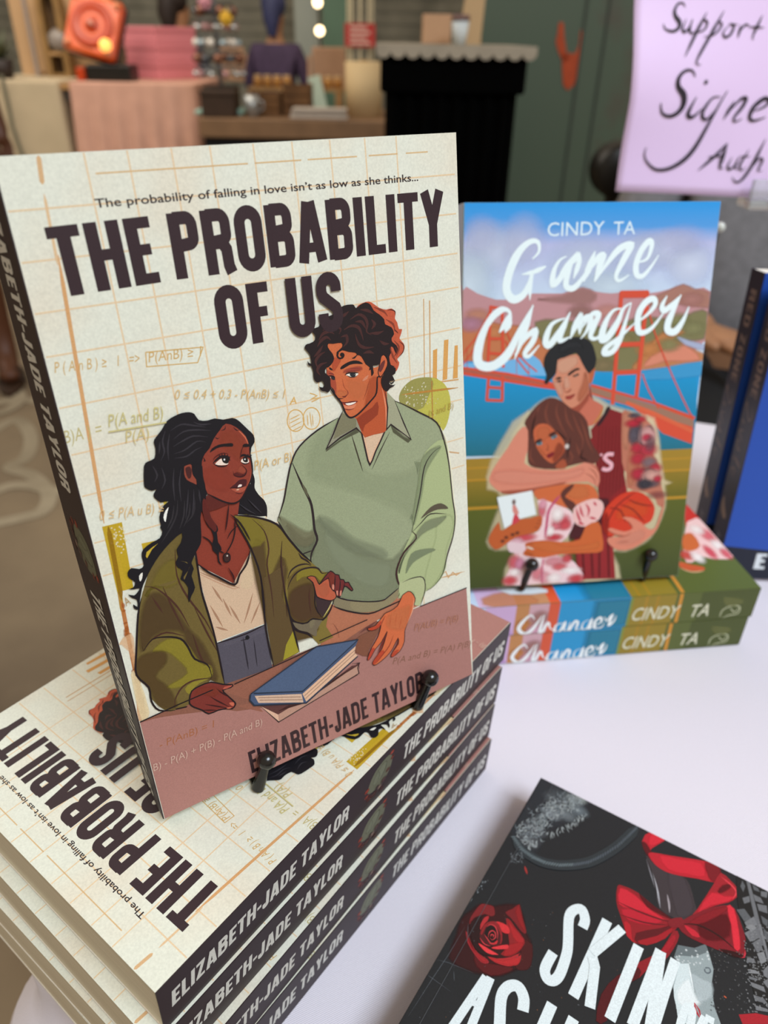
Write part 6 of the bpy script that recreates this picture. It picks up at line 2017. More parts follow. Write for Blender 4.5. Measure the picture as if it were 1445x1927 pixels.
L #b9c2c2 0.8 0 0.4 0.25:480 3891 491 3871
L #b9c2c2 0.8 0 0.4 0.25:372 3652 388 3638
L #b9c2c2 0.8 0 0.4 0.25:432 3764 463 3736
L #b9c2c2 0.8 0 0.4 0.25:429 3755 444 3734
L #b9c2c2 0.8 0 0.4 0.25:309 3572 328 3555
L #b9c2c2 0.8 0 0.4 0.25:313 3535 352 3510
L #b9c2c2 0.8 0 0.4 0.25:453 3786 492 3754
L #b9c2c2 0.8 0 0.4 0.25:447 3869 486 3836
L #b9c2c2 0.8 0 0.4 0.25:447 3832 482 3806
L #b9c2c2 0.8 0 0.4 0.25:229 3350 260 3337
L #b9c2c2 0.8 0 0.4 0.25:481 3862 508 3822
L #b9c2c2 0.8 0 0.4 0.25:313 3569 329 3530
L #b9c2c2 0.8 0 0.4 0.25:457 3776 478 3729
L #b9c2c2 0.8 0 0.4 0.25:372 3660 385 3633
L #b9c2c2 0.8 0 0.4 0.25:228 3402 250 3363
L #b9c2c2 0.8 0 0.4 0.25:212 3378 216 3343
L #b9c2c2 0.8 0 0.4 0.25:345 3617 350 3595
L #b9c2c2 0.8 0 0.4 0.25:429 3745 451 3726
L #b9c2c2 0.8 0 0.4 0.25:472 3892 493 3869
L #b9c2c2 0.8 0 0.4 0.25:407 3679 449 3647
L #b9c2c2 0.8 0 0.4 0.25:507 3905 504 3875
L #b9c2c2 0.8 0 0.4 0.25:464 3861 478 3809
L #b9c2c2 0.8 0 0.4 0.25:374 3644 411 3615
L #b9c2c2 0.8 0 0.4 0.25:499 3924 522 3908
L #b9c2c2 0.8 0 0.4 0.25:262 3436 285 3422
L #b9c2c2 0.8 0 0.4 0.25:189 3314 212 3292
L #b9c2c2 0.8 0 0.4 0.25:409 3690 432 3679
L #b9c2c2 0.8 0 0.4 0.25:289 3550 291 3504
L #b9c2c2 0.8 0 0.4 0.25:410 3717 420 3682
L #b9c2c2 0.8 0 0.4 0.25:206 3299 222 3260
L #b9c2c2 0.8 0 0.4 0.25:315 3533 335 3491
L #b9c2c2 0.8 0 0.4 0.25:426 3718 465 3687
L #b9c2c2 0.8 0 0.4 0.25:250 3358 267 3340
L #b9c2c2 0.8 0 0.4 0.25:442 3811 445 3775
L #b9c2c2 0.8 0 0.4 0.25:236 3373 255 3326
L #b9c2c2 0.8 0 0.4 0.25:467 3839 484 3805
L #b9c2c2 0.8 0 0.4 0.25:213 3310 233 3271
L #b9c2c2 0.8 0 0.4 0.25:371 3671 401 3651
L #b9c2c2 0.8 0 0.4 0.25:195 3331 213 3301
L #b9c2c2 0.8 0 0.4 0.25:248 3390 260 3340
L #b9c2c2 0.8 0 0.4 0.25:390 3695 420 3687
L #2f363a 0.9 3 0.05 4.6:45 3319 158 3248 275 3230 378 3241 500 3294 603 3369 700 3463 784 3596 861 3757 913 3915 954 4057
L #6f7c80 0.75 2 0.4 0.75:25 3305 45 3319 64 3332
L #6f7c80 0.75 2 0.4 0.75:44 3293 64 3306 83 3319
L #6f7c80 0.75 2 0.4 0.75:64 3282 83 3295 103 3308
L #6f7c80 0.75 2 0.4 0.75:83 3270 102 3283 121 3296
L #6f7c80 0.75 2 0.4 0.75:102 3258 120 3271 140 3284
L #6f7c80 0.75 2 0.4 0.75:121 3246 140 3259 158 3273
L #6f7c80 0.75 2 0.4 0.75:144 3228 158 3248 172 3267
L #6f7c80 0.75 2 0.4 0.75:163 3226 177 3245 192 3264
L #6f7c80 0.75 2 0.4 0.75:183 3223 198 3242 212 3261
L #6f7c80 0.75 2 0.4 0.75:203 3220 217 3239 231 3258
L #6f7c80 0.75 2 0.4 0.75:222 3217 236 3236 250 3254
L #6f7c80 0.75 2 0.4 0.75:242 3214 256 3233 269 3253
L #6f7c80 0.75 2 0.4 0.75:264 3209 275 3230 286 3252
L #6f7c80 0.75 2 0.4 0.75:281 3211 292 3232 303 3253
L #6f7c80 0.75 2 0.4 0.75:298 3213 310 3234 320 3255
L #6f7c80 0.75 2 0.4 0.75:315 3214 326 3235 337 3257
L #6f7c80 0.75 2 0.4 0.75:333 3216 343 3237 355 3258
L #6f7c80 0.75 2 0.4 0.75:350 3218 361 3239 371 3261
L #6f7c80 0.75 2 0.4 0.75:371 3218 378 3241 384 3264
L #6f7c80 0.75 2 0.4 0.75:391 3227 398 3250 405 3273
L #6f7c80 0.75 2 0.4 0.75:412 3236 418 3259 425 3281
L #6f7c80 0.75 2 0.4 0.75:432 3244 439 3268 446 3290
L #6f7c80 0.75 2 0.4 0.75:452 3253 459 3276 466 3299
L #6f7c80 0.75 2 0.4 0.75:474 3262 480 3285 486 3307
L #6f7c80 0.75 2 0.4 0.75:497 3271 500 3294 503 3317
L #6f7c80 0.75 2 0.4 0.75:514 3283 517 3306 521 3330
L #6f7c80 0.75 2 0.4 0.75:531 3296 534 3319 538 3342
L #6f7c80 0.75 2 0.4 0.75:548 3309 551 3332 555 3354
L #6f7c80 0.75 2 0.4 0.75:565 3321 569 3343 573 3367
L #6f7c80 0.75 2 0.4 0.75:583 3333 586 3356 590 3380
L #59626a 0.75 2 0.4 0.75:602 3346 603 3369 605 3392
L #59626a 0.75 2 0.4 0.75:618 3362 619 3384 621 3408
L #59626a 0.75 2 0.4 0.75:634 3377 636 3400 637 3423
L #59626a 0.75 2 0.4 0.75:650 3393 652 3416 653 3439
L #59626a 0.75 2 0.4 0.75:666 3409 667 3432 669 3454
L #59626a 0.75 2 0.4 0.75:683 3425 684 3448 685 3471
L #59626a 0.75 2 0.4 0.75:703 3440 700 3463 697 3486
L #59626a 0.75 2 0.4 0.75:716 3462 714 3485 711 3507
L #59626a 0.75 2 0.4 0.75:731 3485 728 3508 726 3530
L #59626a 0.75 2 0.4 0.75:744 3507 742 3530 739 3552
L #59626a 0.75 2 0.4 0.75:758 3529 756 3551 753 3573
L #59626a 0.75 2 0.4 0.75:772 3552 770 3574 767 3596
L #59626a 0.75 2 0.4 0.75:789 3575 784 3596 779 3618
L #59626a 0.75 2 0.4 0.75:801 3602 796 3623 793 3644
L #59626a 0.75 2 0.4 0.75:813 3628 810 3650 805 3671
L #59626a 0.75 2 0.4 0.75:826 3654 822 3676 819 3698
L #59626a 0.75 2 0.4 0.75:839 3681 835 3703 831 3724
L #59626a 0.75 2 0.4 0.75:852 3708 848 3730 844 3751
L #59626a 0.75 2 0.4 0.75:867 3736 861 3757 855 3777
L #59626a 0.75 2 0.4 0.75:876 3763 869 3783 863 3804
L #59626a 0.75 2 0.4 0.75:885 3788 879 3809 872 3829
L #59626a 0.75 2 0.4 0.75:893 3815 887 3836 881 3856
L #59626a 0.75 2 0.4 0.75:901 3841 895 3862 890 3882
L #59626a 0.75 2 0.4 0.75:910 3869 905 3888 899 3910
L #59626a 0.75 2 0.4 0.75:920 3895 913 3915 907 3936
L #59626a 0.75 2 0.4 0.75:927 3918 920 3939 913 3960
L #59626a 0.75 2 0.4 0.75:933 3943 927 3962 920 3982
L #59626a 0.75 2 0.4 0.75:940 3966 934 3986 927 4006
L #59626a 0.75 2 0.4 0.75:946 3989 940 4009 935 4030
L #59626a 0.75 2 0.4 0.75:953 4013 947 4033 942 4054
L #a5302c 0.9 0 0.3 0.9:247 3118 297 3060
L #9aa3a8 0.7 0 0.3 0.25:-27 2694 -15 2699
L #9aa3a8 0.7 0 0.3 0.25:2 2753 0 2757
L #9aa3a8 0.7 0 0.3 0.25:-42 2583 -43 2590
L #9aa3a8 0.7 0 0.3 0.25:-41 2649 -38 2657
L #9aa3a8 0.7 0 0.3 0.25:-14 2804 -20 2804
L #9aa3a8 0.7 0 0.3 0.25:7 2745 23 2735
L #9aa3a8 0.7 0 0.3 0.25:-32 2590 -40 2594
L #9aa3a8 0.7 0 0.3 0.25:-4 2573 4 2566
L #9aa3a8 0.7 0 0.3 0.25:-48 2592 -54 2596
L #9aa3a8 0.7 0 0.3 0.25:21 2791 34 2789
L #9aa3a8 0.7 0 0.3 0.25:-14 2551 -16 2553
L #9aa3a8 0.7 0 0.3 0.25:19 2753 15 2740
L #9aa3a8 0.7 0 0.3 0.25:2 2724 10 2716
L #9aa3a8 0.7 0 0.3 0.25:-35 2706 -39 2695
L #9aa3a8 0.7 0 0.3 0.25:-7 2700 7 2699
L #9aa3a8 0.7 0 0.3 0.25:-2 2727 -7 2732
L #9aa3a8 0.7 0 0.3 0.25:-6 2692 6 2706
L #9aa3a8 0.7 0 0.3 0.25:-35 2627 -32 2645
L #9aa3a8 0.7 0 0.3 0.25:13 2674 14 2684
L #9aa3a8 0.7 0 0.3 0.25:-52 2570 -47 2589
L #9aa3a8 0.7 0 0.3 0.25:1 2544 1 2545
L #9aa3a8 0.7 0 0.3 0.25:-2 2798 3 2781
L #9aa3a8 0.7 0 0.3 0.25:-27 2612 -23 2628
L #9aa3a8 0.7 0 0.3 0.25:-18 2729 -11 2743
L #9aa3a8 0.7 0 0.3 0.25:-22 2629 -24 2622
L #9aa3a8 0.7 0 0.3 0.25:-3 2692 -3 2677
L #9aa3a8 0.7 0 0.3 0.25:9 2766 9 2766
L #9aa3a8 0.7 0 0.3 0.25:-8 2582 5 2578
L #9aa3a8 0.7 0 0.3 0.25:4 2603 -3 2583
L #9aa3a8 0.7 0 0.3 0.25:22 2791 30 2807
L #9aa3a8 0.7 0 0.3 0.25:-1 2774 -13 2782
L #9aa3a8 0.7 0 0.3 0.25:-11 2588 -20 2578
L #9aa3a8 0.7 0 0.3 0.25:-16 2764 -24 2769
L #9aa3a8 0.7 0 0.3 0.25:13 2666 20 2686
L #9aa3a8 0.7 0 0.3 0.25:18 2776 16 2781
L #9aa3a8 0.7 0 0.3 0.25:38 2815 41 2819
L #9aa3a8 0.7 0 0.3 0.25:4 2726 -9 2720
L #9aa3a8 0.7 0 0.3 0.25:-1 2683 -4 2688
L #9aa3a8 0.7 0 0.3 0.25:6 2766 11 2790
L #9aa3a8 0.7 0 0.3 0.25:-20 2602 -2 2594
L #9aa3a8 0.7 0 0.3 0.25:-16 2731 -19 2728
L #9aa3a8 0.7 0 0.3 0.25:-2 2690 9 2681
L #9aa3a8 0.7 0 0.3 0.25:-14 2651 -7 2663
L #9aa3a8 0.7 0 0.3 0.25:-30 2627 -37 2637
L #9aa3a8 0.7 0 0.3 0.25:-9 2620 -19 2626
L #9aa3a8 0.7 0 0.3 0.25:-31 2719 -21 2705
L #9aa3a8 0.7 0 0.3 0.25:-20 2811 -18 2811
L #9aa3a8 0.7 0 0.3 0.25:-4 2607 -9 2616
L #9aa3a8 0.7 0 0.3 0.25:-33 2592 -19 2583
L #9aa3a8 0.7 0 0.3 0.25:-25 2620 -17 2616
L #9aa3a8 0.7 0 0.3 0.25:-55 2606 -72 2611
L #9aa3a8 0.7 0 0.3 0.25:-13 2551 -4 2545
L #9aa3a8 0.7 0 0.3 0.25:-11 2840 -8 2840
L #9aa3a8 0.7 0 0.3 0.25:-49 2549 -48 2564
L #9aa3a8 0.7 0 0.3 0.25:-15 2565 -13 2552
L #9aa3a8 0.7 0 0.3 0.25:-9 2707 -18 2718
L #9aa3a8 0.7 0 0.3 0.25:-11 2799 -18 2801
L #9aa3a8 0.7 0 0.3 0.25:1 2591 5 2584
L #9aa3a8 0.7 0 0.3 0.25:27 2725 38 2720
L #9aa3a8 0.7 0 0.3 0.25:-17 2626 -22 2641
L #8f989c 0.7 0 0.3 0.22:162 3209 172 3205
L #8f989c 0.7 0 0.3 0.22:151 3177 134 3179
L #8f989c 0.7 0 0.3 0.22:186 3124 180 3133
L #8f989c 0.7 0 0.3 0.22:168 3218 175 3213
L #8f989c 0.7 0 0.3 0.22:127 3122 116 3126
L #8f989c 0.7 0 0.3 0.22:147 3192 147 3202
L #8f989c 0.7 0 0.3 0.22:194 3189 190 3170
L #8f989c 0.7 0 0.3 0.22:158 3183 142 3187
L #8f989c 0.7 0 0.3 0.22:173 3186 188 3183
L #8f989c 0.7 0 0.3 0.22:97 3150 107 3152
L #8f989c 0.7 0 0.3 0.22:138 3129 126 3139
L #8f989c 0.7 0 0.3 0.22:173 3219 177 3204
L #8f989c 0.7 0 0.3 0.22:170 3106 176 3102
L #8f989c 0.7 0 0.3 0.22:184 3130 172 3117
L #8f989c 0.7 0 0.3 0.22:133 3109 139 3106
L #8f989c 0.7 0 0.3 0.22:192 3141 186 3153
L #8f989c 0.7 0 0.3 0.22:156 3147 153 3155
L #8f989c 0.7 0 0.3 0.22:135 3086 127 3090
L #8f989c 0.7 0 0.3 0.22:165 3191 163 3179
L #8f989c 0.7 0 0.3 0.22:169 3113 168 3119
L #8f989c 0.7 0 0.3 0.22:122 3128 120 3132
L #8f989c 0.7 0 0.3 0.22:120 3133 106 3133
L #8f989c 0.7 0 0.3 0.22:191 3133 188 3119
L #8f989c 0.7 0 0.3 0.22:198 3180 209 3181
L #8f989c 0.7 0 0.3 0.22:155 3109 155 3093
L #8f989c 0.7 0 0.3 0.22:139 3193 142 3185
L #8f989c 0.7 0 0.3 0.22:171 3174 172 3183
L #8f989c 0.7 0 0.3 0.22:96 3152 99 3167
L #8f989c 0.7 0 0.3 0.22:148 3178 144 3169
L #8f989c 0.7 0 0.3 0.22:151 3141 149 3122
L #8f989c 0.7 0 0.3 0.22:127 3097 145 3095
L #8f989c 0.7 0 0.3 0.22:133 3160 143 3162
L #8f989c 0.7 0 0.3 0.22:211 3150 198 3139
L #8f989c 0.7 0 0.3 0.22:134 3172 150 3176
L #8f989c 0.7 0 0.3 0.22:140 3138 149 3125
L #8f989c 0.7 0 0.3 0.22:123 3148 122 3149
L #8f989c 0.7 0 0.3 0.22:116 3156 118 3140
L #8f989c 0.7 0 0.3 0.22:156 3134 166 3123
L #8f989c 0.7 0 0.3 0.22:129 3118 137 3116
L #8f989c 0.7 0 0.3 0.22:138 3147 151 3156
L #8f989c 0.7 0 0.3 0.22:203 3169 205 3175
L #8f989c 0.7 0 0.3 0.22:194 3189 187 3199
L #8f989c 0.7 0 0.3 0.22:189 3181 176 3187
L #8f989c 0.7 0 0.3 0.22:120 3143 110 3135
L #8f989c 0.7 0 0.3 0.22:204 3135 221 3135
L #8f989c 0.7 0 0.3 0.22:176 3210 182 3195
L #8f989c 0.7 0 0.3 0.22:145 3122 142 3120
L #8f989c 0.7 0 0.3 0.22:188 3158 190 3171
L #8f989c 0.7 0 0.3 0.22:98 3168 100 3169
L #8f989c 0.7 0 0.3 0.22:150 3120 146 3122
P #3a1418 0.85 2 1.5:3 2391 46 2513 86 2603 186 2646 352 2773 488 2595 555 2551 632 2362 562 2301 474 2181 362 2113 212 2067 72 2071 37 2263
P #4a1519 0.9 2 0.5:488 2521 578 2530 633 2376 597 2310 537 2298 526 2423
P #5c161b 0.85 2 0.75:228 2203 321 2195 517 2285 504 2228 405 2134 284 2136
P #7d2025 0.95 2 0.25:65 2448 74 2556 91 2607 144 2630 184 2637 220 2583 197 2552 146 2541 105 2468 87 2394
P #7a1c22 0.95 2 0.25:284 2649 323 2714 353 2778 404 2706 498 2595 470 2576 410 2603 340 2633
P #a02428 0.7 2 0.75:350 2701 355 2767 436 2666 493 2599 431 2617
P #8a1d22 1 2 0:311 2606 351 2609 407 2578 506 2533 518 2483 505 2410 462 2345 398 2324 426 2407 410 2455 363 2526
P #c02a30 0.7 2 1:325 2607 394 2577 503 2531 513 2480 452 2482 389 2529
P #b5262c 0.7 2 0.75:423 2427 508 2506 513 2436 469 2358 416 2329
P #97212a 1 2 0:84 2332 117 2310 177 2262 248 2231 330 2229 349 2207 301 2182 218 2211 138 2258
P #b82a30 0.7 2 0.5:104 2308 185 2246 267 2222 336 2219 308 2194 217 2224
P #ad262c 1 2 0:320 2251 388 2275 474 2347 523 2415 548 2375 545 2324 517 2298 484 2270 391 2242
P #cb3034 0.7 2 0.5:345 2253 437 2286 525 2381 547 2347 521 2304 474 2277 389 2247
P #2a1216 0.9 2 0.75:90 2389 92 2451 123 2502 151 2475 175 2401 208 2349 213 2300 281 2274 358 2283 297 2242 211 2249 152 2296
P #b02a30 1 2 0:160 2443 160 2512 186 2545 193 2503 184 2467 180 2404
P #4a161b 1 2 0:203 2345 180 2419 199 2492 259 2540 316 2510 364 2424 354 2373 293 2332
P #cf2f35 1 2 0:251 2527 276 2548 341 2557 381 2531 381 2502 340 2488 289 2507
P #8a1d24 1 2 0:186 2461 217 2512 262 2534 321 2498 364 2424 362 2386 338 2450 289 2492 228 2489 205 2451 208 2378 192 2382
P #e03a40 1 2 0:213 2300 252 2305 319 2307 386 2309 367 2292 309 2272 257 2280
P #d5333a 1 2 0:316 2326 347 2361 413 2420 429 2394 398 2367 347 2333
P #1d1114 0.9 2 0:226 2383 213 2449 242 2490 290 2477 322 2425 318 2378 282 2354
P #c22b32 1 2 0:284 2349 315 2369 330 2408 339 2377 310 2351
L #c23a40 1 3 0.3 0.45:223 2388 261 2369 295 2355 320 2373
L #c23a40 1 3 0.3 0.45:211 2454 228 2489 268 2493 306 2458 325 2412
L #c23a40 1 3 0.3 0.45:260 2383 249 2420 261 2451 290 2448 307 2415 294 2384 271 2390
L #c23a40 1 3 0.3 0.45:273 2399 270 2419 288 2424 291 2404
L #c23a40 1 3 0.3 0.45:203 2345 256 2322 306 2334
L #2a1014 1 3 0.4 0.6:320 2251 358 2283 387 2306
L #2a1014 1 3 0.4 0.6:213 2300 206 2340
L #2a1014 1 3 0.4 0.6:528 2418 523 2386
L #2a1014 1 3 0.4 0.6:89 2457 124 2500 149 2535
L #5b6066 0.7 0 0.3 0.25:26 1541 42 1862 58 2093 63 2359
L #5b6066 0.7 0 0.3 0.25:-44 1867 38 1868 203 1863
L #5b6066 0.7 0 0.3 0.25:-42 2007 88 2038 285 2078
L #5b6066 0.7 0 0.3 0.25:151 2007 191 1943
L #5b6066 0.7 0 0.3 0.25:135 2259 72 2395
L #55595e 0.7 0 0.2 0.25:29 2382 32 2371
L #6a6e72 0.7 0 0.2 0.25:602 2846 603 2840
L #8a5a3a 0.7 0 0.2 0.25:290 2625 289 2621
L #55595e 0.7 0 0.2 0.25:1073 3233 1074 3228
L #8a5a3a 0.7 0 0.2 0.25:508 2679 513 2679
L #6a6e72 0.7 0 0.2 0.25:1055 3128 1054 3123
L #6a6e72 0.7 0 0.2 0.25:352 1930 354 1924
L #8a5a3a 0.7 0 0.2 0.25:1207 2722 1209 2718
L #6a6e72 0.7 0 0.2 0.25:1044 2320 1044 2309
L #6a6e72 0.7 0 0.2 0.25:1217 2415 1216 2411
L #55595e 0.7 0 0.2 0.25:633 2640 642 2630
L #6a6e72 0.7 0 0.2 0.25:1042 2481 1043 2477
L #55595e 0.7 0 0.2 0.25:303 2606 309 2598
L #55595e 0.7 0 0.2 0.25:338 2174 338 2167
L #6a6e72 0.7 0 0.2 0.25:499 2004 501 2000
L #55595e 0.7 0 0.2 0.25:877 2166 878 2165
L #55595e 0.7 0 0.2 0.25:576 2165 580 2160
L #55595e 0.7 0 0.2 0.25:-9 1977 -7 1972
L #8a5a3a 0.7 0 0.2 0.25:611 2867 614 2862
L #6a6e72 0.7 0 0.2 0.25:-115 2211 -115 2206
L #8a5a3a 0.7 0 0.2 0.25:634 2619 638 2610
L #55595e 0.7 0 0.2 0.25:118 2002 120 1994
L #8a5a3a 0.7 0 0.2 0.25:1139 2455 1136 2448
L #6a6e72 0.7 0 0.2 0.25:609 2738 609 2728
L #55595e 0.7 0 0.2 0.25:136 2039 139 2031
L #55595e 0.7 0 0.2 0.25:858 2464 864 2459
L #8a5a3a 0.7 0 0.2 0.25:799 2115 806 2107
L #55595e 0.7 0 0.2 0.25:691 2345 690 2341
L #55595e 0.7 0 0.2 0.25:811 2463 818 2458
L #6a6e72 0.7 0 0.2 0.25:268 1740 268 1736
L #8a5a3a 0.7 0 0.2 0.25:301 2233 308 2229
L #8a5a3a 0.7 0 0.2 0.25:-112 1842 -103 1835
L #55595e 0.7 0 0.2 0.25:515 2377 517 2367
L #55595e 0.7 0 0.2 0.25:135 2366 139 2354
L #6a6e72 0.7 0 0.2 0.25:-261 2047 -261 2038
L #6a6e72 0.7 0 0.2 0.25:1282 3319 1286 3309
L #8a5a3a 0.7 0 0.2 0.25:258 1693 262 1689
L #8a5a3a 0.7 0 0.2 0.25:1226 2447 1231 2445
L #8a5a3a 0.7 0 0.2 0.25:930 2906 930 2899
L #6a6e72 0.7 0 0.2 0.25:752 2887 758 2885
L #55595e 0.7 0 0.2 0.25:831 2363 838 2358
L #6a6e72 0.7 0 0.2 0.25:990 2563 994 2553
L #55595e 0.7 0 0.2 0.25:862 3053 868 3043
L #6a6e72 0.7 0 0.2 0.25:97 1584 103 1581
L #55595e 0.7 0 0.2 0.25:504 2727 505 2717
L #8a5a3a 0.7 0 0.2 0.25:557 2384 559 2378
L #8a5a3a 0.7 0 0.2 0.25:906 2931 908 2924
L #8a5a3a 0.7 0 0.2 0.25:960 2724 964 2712
L #8a5a3a 0.7 0 0.2 0.25:415 2061 423 2052
L #6a6e72 0.7 0 0.2 0.25:394 1775 395 1766
L #6a6e72 0.7 0 0.2 0.25:-91 2134 -89 2129
L #6a6e72 0.7 0 0.2 0.25:256 2531 258 2524
L #6a6e72 0.7 0 0.2 0.25:991 2902 996 2900
L #55595e 0.7 0 0.2 0.25:1049 2321 1052 2311
L #55595e 0.7 0 0.2 0.25:602 2873 604 2866
L #55595e 0.7 0 0.2 0.25:572 1877 571 1869
L #8a5a3a 0.7 0 0.2 0.25:817 3038 816 3033
L #8a5a3a 0.7 0 0.2 0.25:792 2896 795 2888
L #55595e 0.7 0 0.2 0.25:176 2303 179 2291
L #6a6e72 0.7 0 0.2 0.25:33 1743 40 1738
L #8a5a3a 0.7 0 0.2 0.25:920 2296 925 2288
L #55595e 0.7 0 0.2 0.25:-243 2330 -243 2324
L #8a5a3a 0.7 0 0.2 0.25:563 2144 566 2140
L #8a5a3a 0.7 0 0.2 0.25:911 2970 912 2967
L #55595e 0.7 0 0.2 0.25:731 2277 735 2275
L #6a6e72 0.7 0 0.2 0.25:635 2374 639 2369
L #8a5a3a 0.7 0 0.2 0.25:-265 2145 -259 2134
L #55595e 0.7 0 0.2 0.25:548 2733 553 2733
L #55595e 0.7 0 0.2 0.25:768 2243 769 2234
L #8a5a3a 0.7 0 0.2 0.25:1298 2889 1299 2874
L #b03030 0.9 0 0.3 1.6:-56 1864 -60 1771
L #8a9094 0.8 0 0.2 0.8:-41 1657 -74 1608
L #8a9094 0.8 0 0.2 0.8:-41 1640 -77 1596
L #8a9094 0.8 0 0.2 0.8:-42 1624 -68 1564
L #8a9094 0.8 0 0.2 0.8:-43 1608 -73 1555
L #8a9094 0.8 0 0.2 0.8:-44 1591 -77 1543
L #8a9094 0.8 0 0.2 0.8:-45 1575 -70 1515
L #8a9094 0.8 0 0.2 0.8:-46 1559 -75 1505
L #8a9094 0.8 0 0.2 0.8:-46 1543 -79 1494
L #8a9094 0.8 0 0.2 0.8:-47 1527 -78 1477
L #8a9094 0.8 0 0.2 0.8:-48 1511 -85 1470
L #8a9094 0.8 0 0.2 0.8:-49 1495 -85 1453
L #8a9094 0.8 0 0.2 0.8:-50 1479 -86 1437
L #8a9094 0.8 0 0.2 0.8:-51 1463 -73 1400
L #8a9094 0.8 0 0.2 0.8:-52 1448 -75 1386
P #3a3236 1 2 0:1103 3816 1228 3788 1419 3796 1496 3753 1571 3617 1621 3511 1579 3425 1463 3386 1338 3401 1267 3536 1178 3667
P #4a4146 0.7 2 1:1312 3757 1421 3787 1498 3712 1572 3578 1567 3475 1486 3420 1399 3563
L #83838a 1 3 0.3 1.2:1118 3781 1210 3645 1286 3528 1345 3405
L #a9aab0 1 3 0.3 0.5:1174 3708 1261 3584 1332 3437
L #9a9298 1 3 0.3 0.8:1360 3557 1397 3480 1421 3407
L #1d191c 1 3 0.2 0.6:1109 3797 1222 3632 1300 3476
P #1f1a1e 0.95 2 0:1490 3345 1619 3452 1671 3306 1630 3224 1548 3187
P #1f1a1e 1 2 0:1514 3313 1639 3435 1738 3313 1660 3225 1561 3195
P #93a0a2 1 0 0:1550 3179 1667 3229 1734 3311 1787 3229 1833 3144 1847 3017 1878 2930 1908 2861 1969 2775 2024 2645 2003 2442 1888 2366 1765 2473 1704 2599 1682 2694 1664 2698 1659 2727 1638 2753 1635 2776 1604 2838 1595 2899 1601 3042 1549 3069
P #d8e6e8 0.9 0 0:1601 3042 1659 3081 1691 3015 1755 2873 1779 2807 1776 2647 1704 2614 1665 2706 1629 2772 1607 2840
P #f2fafb 0.8 3 1.5:1653 2904 1695 2966 1752 2887 1818 2881 1782 2793 1697 2736 1638 2794
P #6c777a 0.75 0 0:1550 3179 1667 3229 1734 3311 1765 3259 1691 3164 1598 3111 1549 3069
P #b9c6c9 0.8 2 1.25:1691 3015 1783 3025 1844 3032 1870 2933 1812 2845 1762 2877
L #eef6f7 1 0 0.1 0.5:1659 3081 1692 3007 1755 2873
L #59636a 1 2 0 0.5:1776 3119 1801 3136 1817 3116 1805 3091 1783 3089 1774 3110
B #e8f0f1 0.8 0:1696 3097 10 11
B #e8f0f1 0.8 0:1583 3097 11 9
B #e8f0f1 0.8 0:1701 3190 11 8
B #e8f0f1 0.8 0:1668 3155 10 6
B #e8f0f1 0.8 0:1623 3082 7 10
B #e8f0f1 0.8 0:1784 3205 12 12
B #e8f0f1 0.8 0:1771 3231 9 12
B #e8f0f1 0.8 0:1567 3082 8 10
B #e8f0f1 0.8 0:1734 3134 10 12
B #e8f0f1 0.8 0:1585 3065 13 11
B #e8f0f1 0.8 0:1670 3144 9 7
B #e8f0f1 0.8 0:1616 3065 10 6
B #e8f0f1 0.8 0:1708 3121 11 7
B #e8f0f1 0.8 0:1761 3255 10 10
B #e8f0f1 0.8 0:1591 3128 7 7
B #e8f0f1 0.8 0:1577 3061 11 8
B #e8f0f1 0.8 0:1769 3223 10 13
B #e8f0f1 0.8 0:1704 3173 12 12
B #e8f0f1 0.8 0:1616 3175 12 12
B #e8f0f1 0.8 0:1682 3212 12 7
B #e8f0f1 0.8 0:1741 3175 11 7
B #e8f0f1 0.8 0:1650 3097 7 6
B #e8f0f1 0.8 0:1665 3089 11 8
B #e8f0f1 0.8 0:1592 3043 13 12
L #b02434 1 0 0.2 1.0:1769 2816 1789 2765 1842 2722
L #b02434 1 0 0.2 0.6:1769 2816 1813 2782 1840 2728
P #b51c2c 1 2 0:1061 4091 1202 4091 1202 4061 1123 3909 1123 3852 1085 3861 1030 3928
P #dd2a3c 0.8 2 0.75:1081 4081 1196 4081 1129 3948 1084 3952
P #5a1019 0.9 2 0.5:1030 3928 1072 3933 1147 3857 1206 3774 1127 3809 1068 3861
P #b51c2c 1 2 0:1134 3871 1266 3925 1418 3994 1555 4052 1634 4072 1696 4015 1712 3940 1674 3893 1539 3845 1405 3787 1296 3757 1199 3769 1121 3828
P #dd2a3c 0.75 2 1.25:1201 3882 1377 3955 1531 4014 1591 3901 1459 3834 1305 3785
P #7a1520 0.9 2 1:1557 4043 1657 4077 1698 4005 1693 3916 1642 3893 1596 3948
P #9a1a26 1 2 0:1696 4015 1782 3987 1847 3946 1865 3896 1841 3819 1760 3723 1674 3616 1582 3475 1606 3570 1643 3747 1669 3879
P #dd2a3c 0.75 2 1:1667 3783 1772 3813 1841 3859 1811 3778 1695 3660 1614 3536
P #5a111a 0.8 2 0.75:1736 3903 1790 3950 1791 3908 1738 3821 1713 3825
L #e0404c 1 3 0.3 0.6:1704 3977 1790 3950 1847 3905 1833 3823
P #8e1722 1 2 0:984 3389 1020 3421 1155 3432 1309 3369 1464 3365 1512 3345 1476 3242 1386 3106 1286 3009 1193 3028 1082 3163 1019 3257
P #dd2a3c 0.8 2 0.75:1007 3390 1143 3396 1272 3344 1409 3328 1292 3277 1142 3257 1044 3246
P #d2263a 0.7 2 0.75:1077 3213 1201 3283 1390 3316 1312 3211 1152 3156
P #5a1019 0.8 2 0.25:1155 3432 1302 3392 1464 3365 1359 3348 1246 3354
L #5a1019 1 3 0.3 0.7:1028 3258 1183 3271 1371 3308 1488 3355
L #5a1019 1 3 0.3 0.6:1082 3163 1269 3208 1439 3296
P #c3222f 0.8 2 0.25:1128 3127 1184 3125 1227 3025 1267 3001 1184 3022
